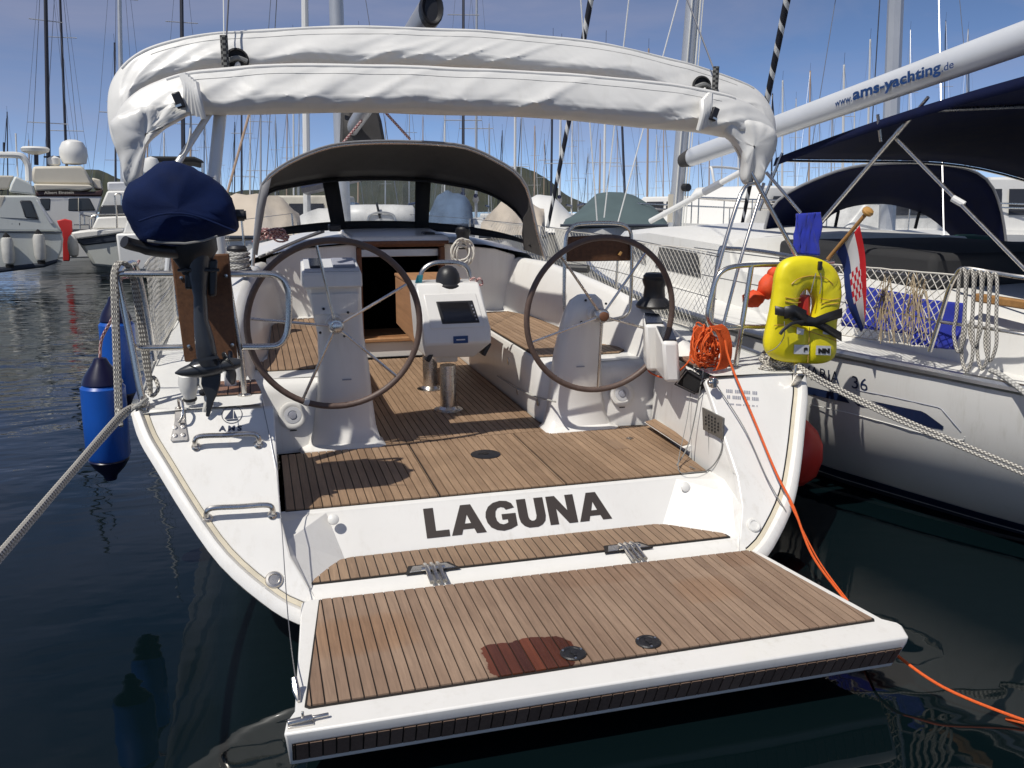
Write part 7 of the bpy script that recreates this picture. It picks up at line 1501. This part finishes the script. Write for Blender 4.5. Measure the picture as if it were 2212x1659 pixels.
slab(tB, 'fly_coaming', 'boat_cream', [(370, 560), (1000, 570), (1045, 612), (900, 642), (700, 630), (395, 642)], 33.85, 3.6)
slab(tB, 'canopy', 'boat_cream', [(365, 365), (910, 360), (960, 420), (1042, 565), (1000, 572), (372, 565), (345, 480)], 34.0, 3.2, .9, bevel=.12)
slab(tB, 'fly_screen', 'boat_cream', [(1020, 490), (1118, 516), (1150, 628), (1045, 612), (1030, 560)], 34.2, 2.6, .9)
for pl_ in ([(890, 890), (890, 1060)], [(1015, 900), (1015, 1060)], [(890, 900), (1060, 935)], [(820, 1015), (990, 1015)], [(940, 910), (940, 1015)]): bgtube(tB, 'guard_rail', 'stainless', pl_, 33.8, .022, 2)
bgtube(tB, 'radar_post', 'mast_dark', [(402, 215), (404, 352)], 34.6, .07); MB().lathe([(.12, -.12), (.42, -.02), (.45, .08), (.38, .14), (0, .15)], wD(*Z1(392, 198), 34.6), n=18).build('radar', 'boat_white', tB)
bgtube(tB, 'dome_post', 'mast_dark', [(826, 260), (832, 345)], 34.6, .06); MB().lathe([(.15, -.42), (.38, -.38), (.45, -.1), (.44, .12), (.33, .34), (.15, .42), (0, .43)], wD(*Z1(815, 212), 34.6), n=20).build('satellite_dome', 'boat_white', tB)
bgtube(tB, 'mast_frame', 'mast_dark', [(485, 262), (700, 262)], 34.6, .03, 2); MB().lathe([(.1, -.2), (.2, -.1), (.2, .1), (0, .2)], wD(*Z1(600, 310), 34.5), n=12).build('horn_light', 'boat_white', tB)
put_text('Albert Einstein', 'name_lettering', 'boat_cream', tB, lambda uu, vv: wD(*Z1(lerp(490, 820, uu), lerp(675, 672, uu) - 32 * vv), 33.85), size=.1, bold=.001)
c = wD(240, HOR, 29); c.z = 0; tC = thing('sport_cruiser', 'white sport cruiser with dark hull stripe lying behind the port rail', 'motorboat', c)
slab(tC, 'hull', 'boat_shade', [(850, 1180), (1340, 1110), (1900, 1060), (1900, 1500), (1250, 1500), (1030, 1480), (985, 1380), (900, 1260)], 29, 2.6, .9, .1)
slab(tC, 'hull_stripe', 'antifoul', [(838, 1182), (1330, 1112), (1900, 1062), (1900, 1160), (1340, 1202), (925, 1252), (860, 1215)], 28.95, 2.7, .9)
slab(tC, 'foredeck', 'boat_white', [(785, 1102), (1000, 1075), (1320, 1058), (1900, 1010), (1900, 1062), (1330, 1114), (832, 1184)], 28.9, 2.7, .9)
slab(tC, 'coachroof', 'boat_white', [(1080, 930), (1390, 918), (1900, 900), (1900, 1050), (1018, 1062)], 29.4, 2.2, .9); slab(tC, 'windscreen', 'bg_glass', [(1122, 800), (1900, 785), (1900, 905), (1088, 932)], 29.6, 2.0, .9)
slab(tC, 'hardtop', 'boat_white', [(1190, 640), (1900, 630), (1900, 790), (1112, 828)], 29.7, 2.0, .9); slab(tC, 'spray_screen', 'speaker_grey', [(1190, 540), (1900, 530), (1900, 632), (1196, 642)], 29.9, .1, 1)
bgtube(tC, 'bow_rail', 'stainless', [(1300, 1050), (1296, 900), (1278, 720), (1275, 690), (1300, 672), (1335, 676), (1348, 700), (1350, 800)], 28.8, .025); bgtube(tC, 'guard_rail', 'stainless', [(1010, 1070), (1020, 920), (1300, 900), (1900, 880)], 28.8, .02, 3)
c = wD(*Z1(812, 1250), 28.4); f0 = thing('fender', 'white ball fender at the bow of the sport cruiser behind the port rail', 'fender', c - Vector((0, 0, .5))); MB().lathe([(.04, -.33), (.12, -.27), (.15, -.08), (.14, .12), (.10, .25), (.04, .32)], c, n=16).build('body', 'fender_white', f0)
rb_ = MB(); pts = [wD(*Z1(*p), 31) for p in ((630, 970), (720, 950), (800, 970), (806, 1090), (780, 1300), (776, 1420), (700, 1420), (694, 1100), (655, 1030))]; rb_.prism(pts, (-.05, .3, 0)); tag(rb_.build('red_board', 'bg_red', bevel=.03), 'tall red board standing between the moored cruisers on the left', 'board')
c = wD(372, HOR, 25); c.z = 0; tD = thing('motor_cruiser', 'white cruiser with a dark canopy and white dome behind the outboard cover', 'motorboat', c)
ZZ = Z1; Z1 = lambda x, y_: (x, y_)
slab(tD, 'hull', 'boat_white', [(250, 505), (520, 500), (520, 580), (260, 585)], 25, 3); slab(tD, 'deckhouse', 'boat_white', [(290, 430), (480, 425), (505, 505), (265, 505)], 25.3, 2.6, .9)
slab(tD, 'canopy', 'dark_canvas', [(308, 342), (330, 337), (420, 338), (440, 347), (440, 355), (420, 350), (330, 349), (310, 354)], 25.2, 2.4, 1.0)
for px in (312, 437): bgtube(tD, 'canopy_post', 'stainless', [(px, 352), (px, 440)], 25.2, .025, 2)
MB().lathe([(.1, -.2), (.2, -.15), (.22, .05), (.16, .2), (0, .26)], wD(327, 360, 24.9), n=16).build('dome', 'boat_white', tD)
Z1 = ZZ
# --- boats and covers ahead of the bow
def lump(name, label, cat, px0, px1, ytop, ybot, D, mat, ridge_=None, depth=4.0, seed=0, group=None):
    """boat under a laced cover: ridge line and drooping sides"""
    a, b = wD(px0, ybot, D), wD(px1, ybot, D); top = wD((px0 + px1) / 2, ytop, D).z; zb = a.z; dirv = (b - a); dirv.z = 0; L_ = dirv.length; dirv.normalize(); pv = Vector((-dirv.y, dirv.x, 0)); rows = []
    for i in range(17):
        t = i / 16; rz = interp(t, ridge_ or [(0, .15), (.2, .8), (.35, 1), (.75, .95), (1, .2)]); rr = []
        for j in range(13):
            s_ = -1 + 2 * j / 12; zz_ = zb + (top - zb) * rz * (1 - abs(s_) ** 1.7) + .05 * noise.noise(Vector((t * 6, s_ * 3, seed))); rr.append(a + dirv * L_ * t + pv * (depth * .5 * s_ * (1 if 0 < i < 16 else .5)) + Vector((0, 0, zz_ - zb)))
        rows.append(rr)
    t0 = thing(name, label, cat, a.lerp(b, .5) - Vector((0, 0, max(0, zb))), group)
    MB().grid(rows).build('cover', mat, t0, smooth=60)
    c = a.lerp(b, .5); c.z = 0; hd = math.atan2(dirv.y, dirv.x) - math.pi / 2; hull_bg(MB(), c, L_ * 1.12, depth, max(.5, zb - .1), hd, sheer=.15).build('hull', 'boat_white', t0, smooth=50)
    m = MB(); m.tube([a + Vector((0, 0, -.02)) - pv * depth * .5, b + Vector((0, 0, -.02)) - pv * depth * .5], .03, 6); m.build('rubbing_strake', 'antifoul', t0)
    return t0
lump('covered_boat', 'motorboat under a sagging grey green tarpaulin, right of the sprayhood', 'boat', 1222, 1436, 412, 482, 21, 'bg_tarp', [(0, .1), (.12, .35), (.3, .9), (.42, 1), (.7, .85), (.88, .5), (1, .1)], 4.2, 2)
lump('covered_boat', 'boat under a beige cover seen through the left pane of the sprayhood', 'boat', 470, 648, 418, 505, 17, 'boat_beige', [(0, .6), (.2, .95), (.5, 1), (.8, .9), (1, .5)], 3.2, 4)
lump('covered_boat', 'boat under a beige cover seen through the right pane of the sprayhood', 'boat', 1040, 1175, 428, 505, 19, 'boat_beige', [(0, .3), (.3, .9), (.6, 1), (1, .7)], 3.0, 6)
lump('covered_boat', 'boat with a white cover seen between the sprayhood and the green tarpaulin', 'boat', 1120, 1245, 420, 500, 24, 'boat_white', [(0, .7), (.3, 1), (.6, .95), (1, .3)], 3.4, 8)
motor('motor_cruiser', 'cream flybridge cruiser with black dome left of the sprayhood', 560, 520, 30, 1.3, 10, 3.6, 1.2, 'boat_cream', 'boat_cream', fly=False, sheer=.2)
motor('motor_cruiser', 'white cruiser with an arch behind the neighbour\'s mast', 1470, 520, 46, 1.0, 12, 4.2, 1.4, 'boat_white', 'boat_white', fly=False, arch=True, sheer=.2)
motor('motor_cruiser', 'white motor cruiser right of the neighbour\'s mast, beyond its deck', 1640, 540, 24, 2.5, 11, 3.9, 1.3, 'boat_white', 'boat_white', fly=False, sheer=.3)
motor('motor_cruiser', 'white cruiser seen under the neighbour\'s sprayhood', 1960, 560, 22, 2.2, 11, 3.8, 1.4, 'boat_white', 'boat_white', fly=False, sheer=.3)
motor('motor_cruiser', 'white motor cruiser at the right edge beyond the navy sprayhood', 2240, 560, 24, 2.3, 11, 3.8, 1.4, 'boat_white', 'boat_white', fly=False, sheer=.3)
# dinghy and the blue hooded boat seen through the panes, on the next pontoon
c = wD(820, 470, 12.5); rr_ = thing('inflatable_dinghy', 'pale grey inflatable dinghy seen through the middle pane of the sprayhood', 'dinghy', Vector((c.x, c.y, .9)))
ax_ = (wD(900, 470, 12.5) - wD(740, 470, 12.5)).normalized()
m = MB(); m.tube([c + ax_ * a for a in (-.5, -.46, -.2, .2, .46, .5)], [.12, .17, .18, .18, .17, .12], 18); m.build('tube', 'vinyl', rr_, smooth=60)
m = MB(); m.tube(spline([c + ax_ * a + Vector((0, -.2, b)) for a, b in ((-.18, -.18), (-.17, .02), (0, .07), (.17, .02), (.18, -.18))], 5), .015, 6); m.build('lifting_handle', 'alloy', rr_)
m = MB(); m.box(c + ax_ * -.04 + Vector((0, -.19, .10)), (.03, .02, .22), Matrix.Rotation(-.2, 3, 'Y')); m.build('strap', 'dark_canvas', rr_)
lump('covered_boat', 'boat with a low blue canopy seen through the right pane of the sprayhood', 'boat', 928, 1020, 412, 482, 15.5, 'hood_blue', [(0, .3), (.15, .8), (.4, 1), (.8, .9), (1, .5)], 2.6, 11)
lump('covered_boat', 'white covered boat seen through the left and middle panes of the sprayhood', 'boat', 640, 900, 442, 500, 20, 'boat_white', [(0, .5), (.2, .9), (.6, 1), (.85, .8), (1, .3)], 3.0, 13)
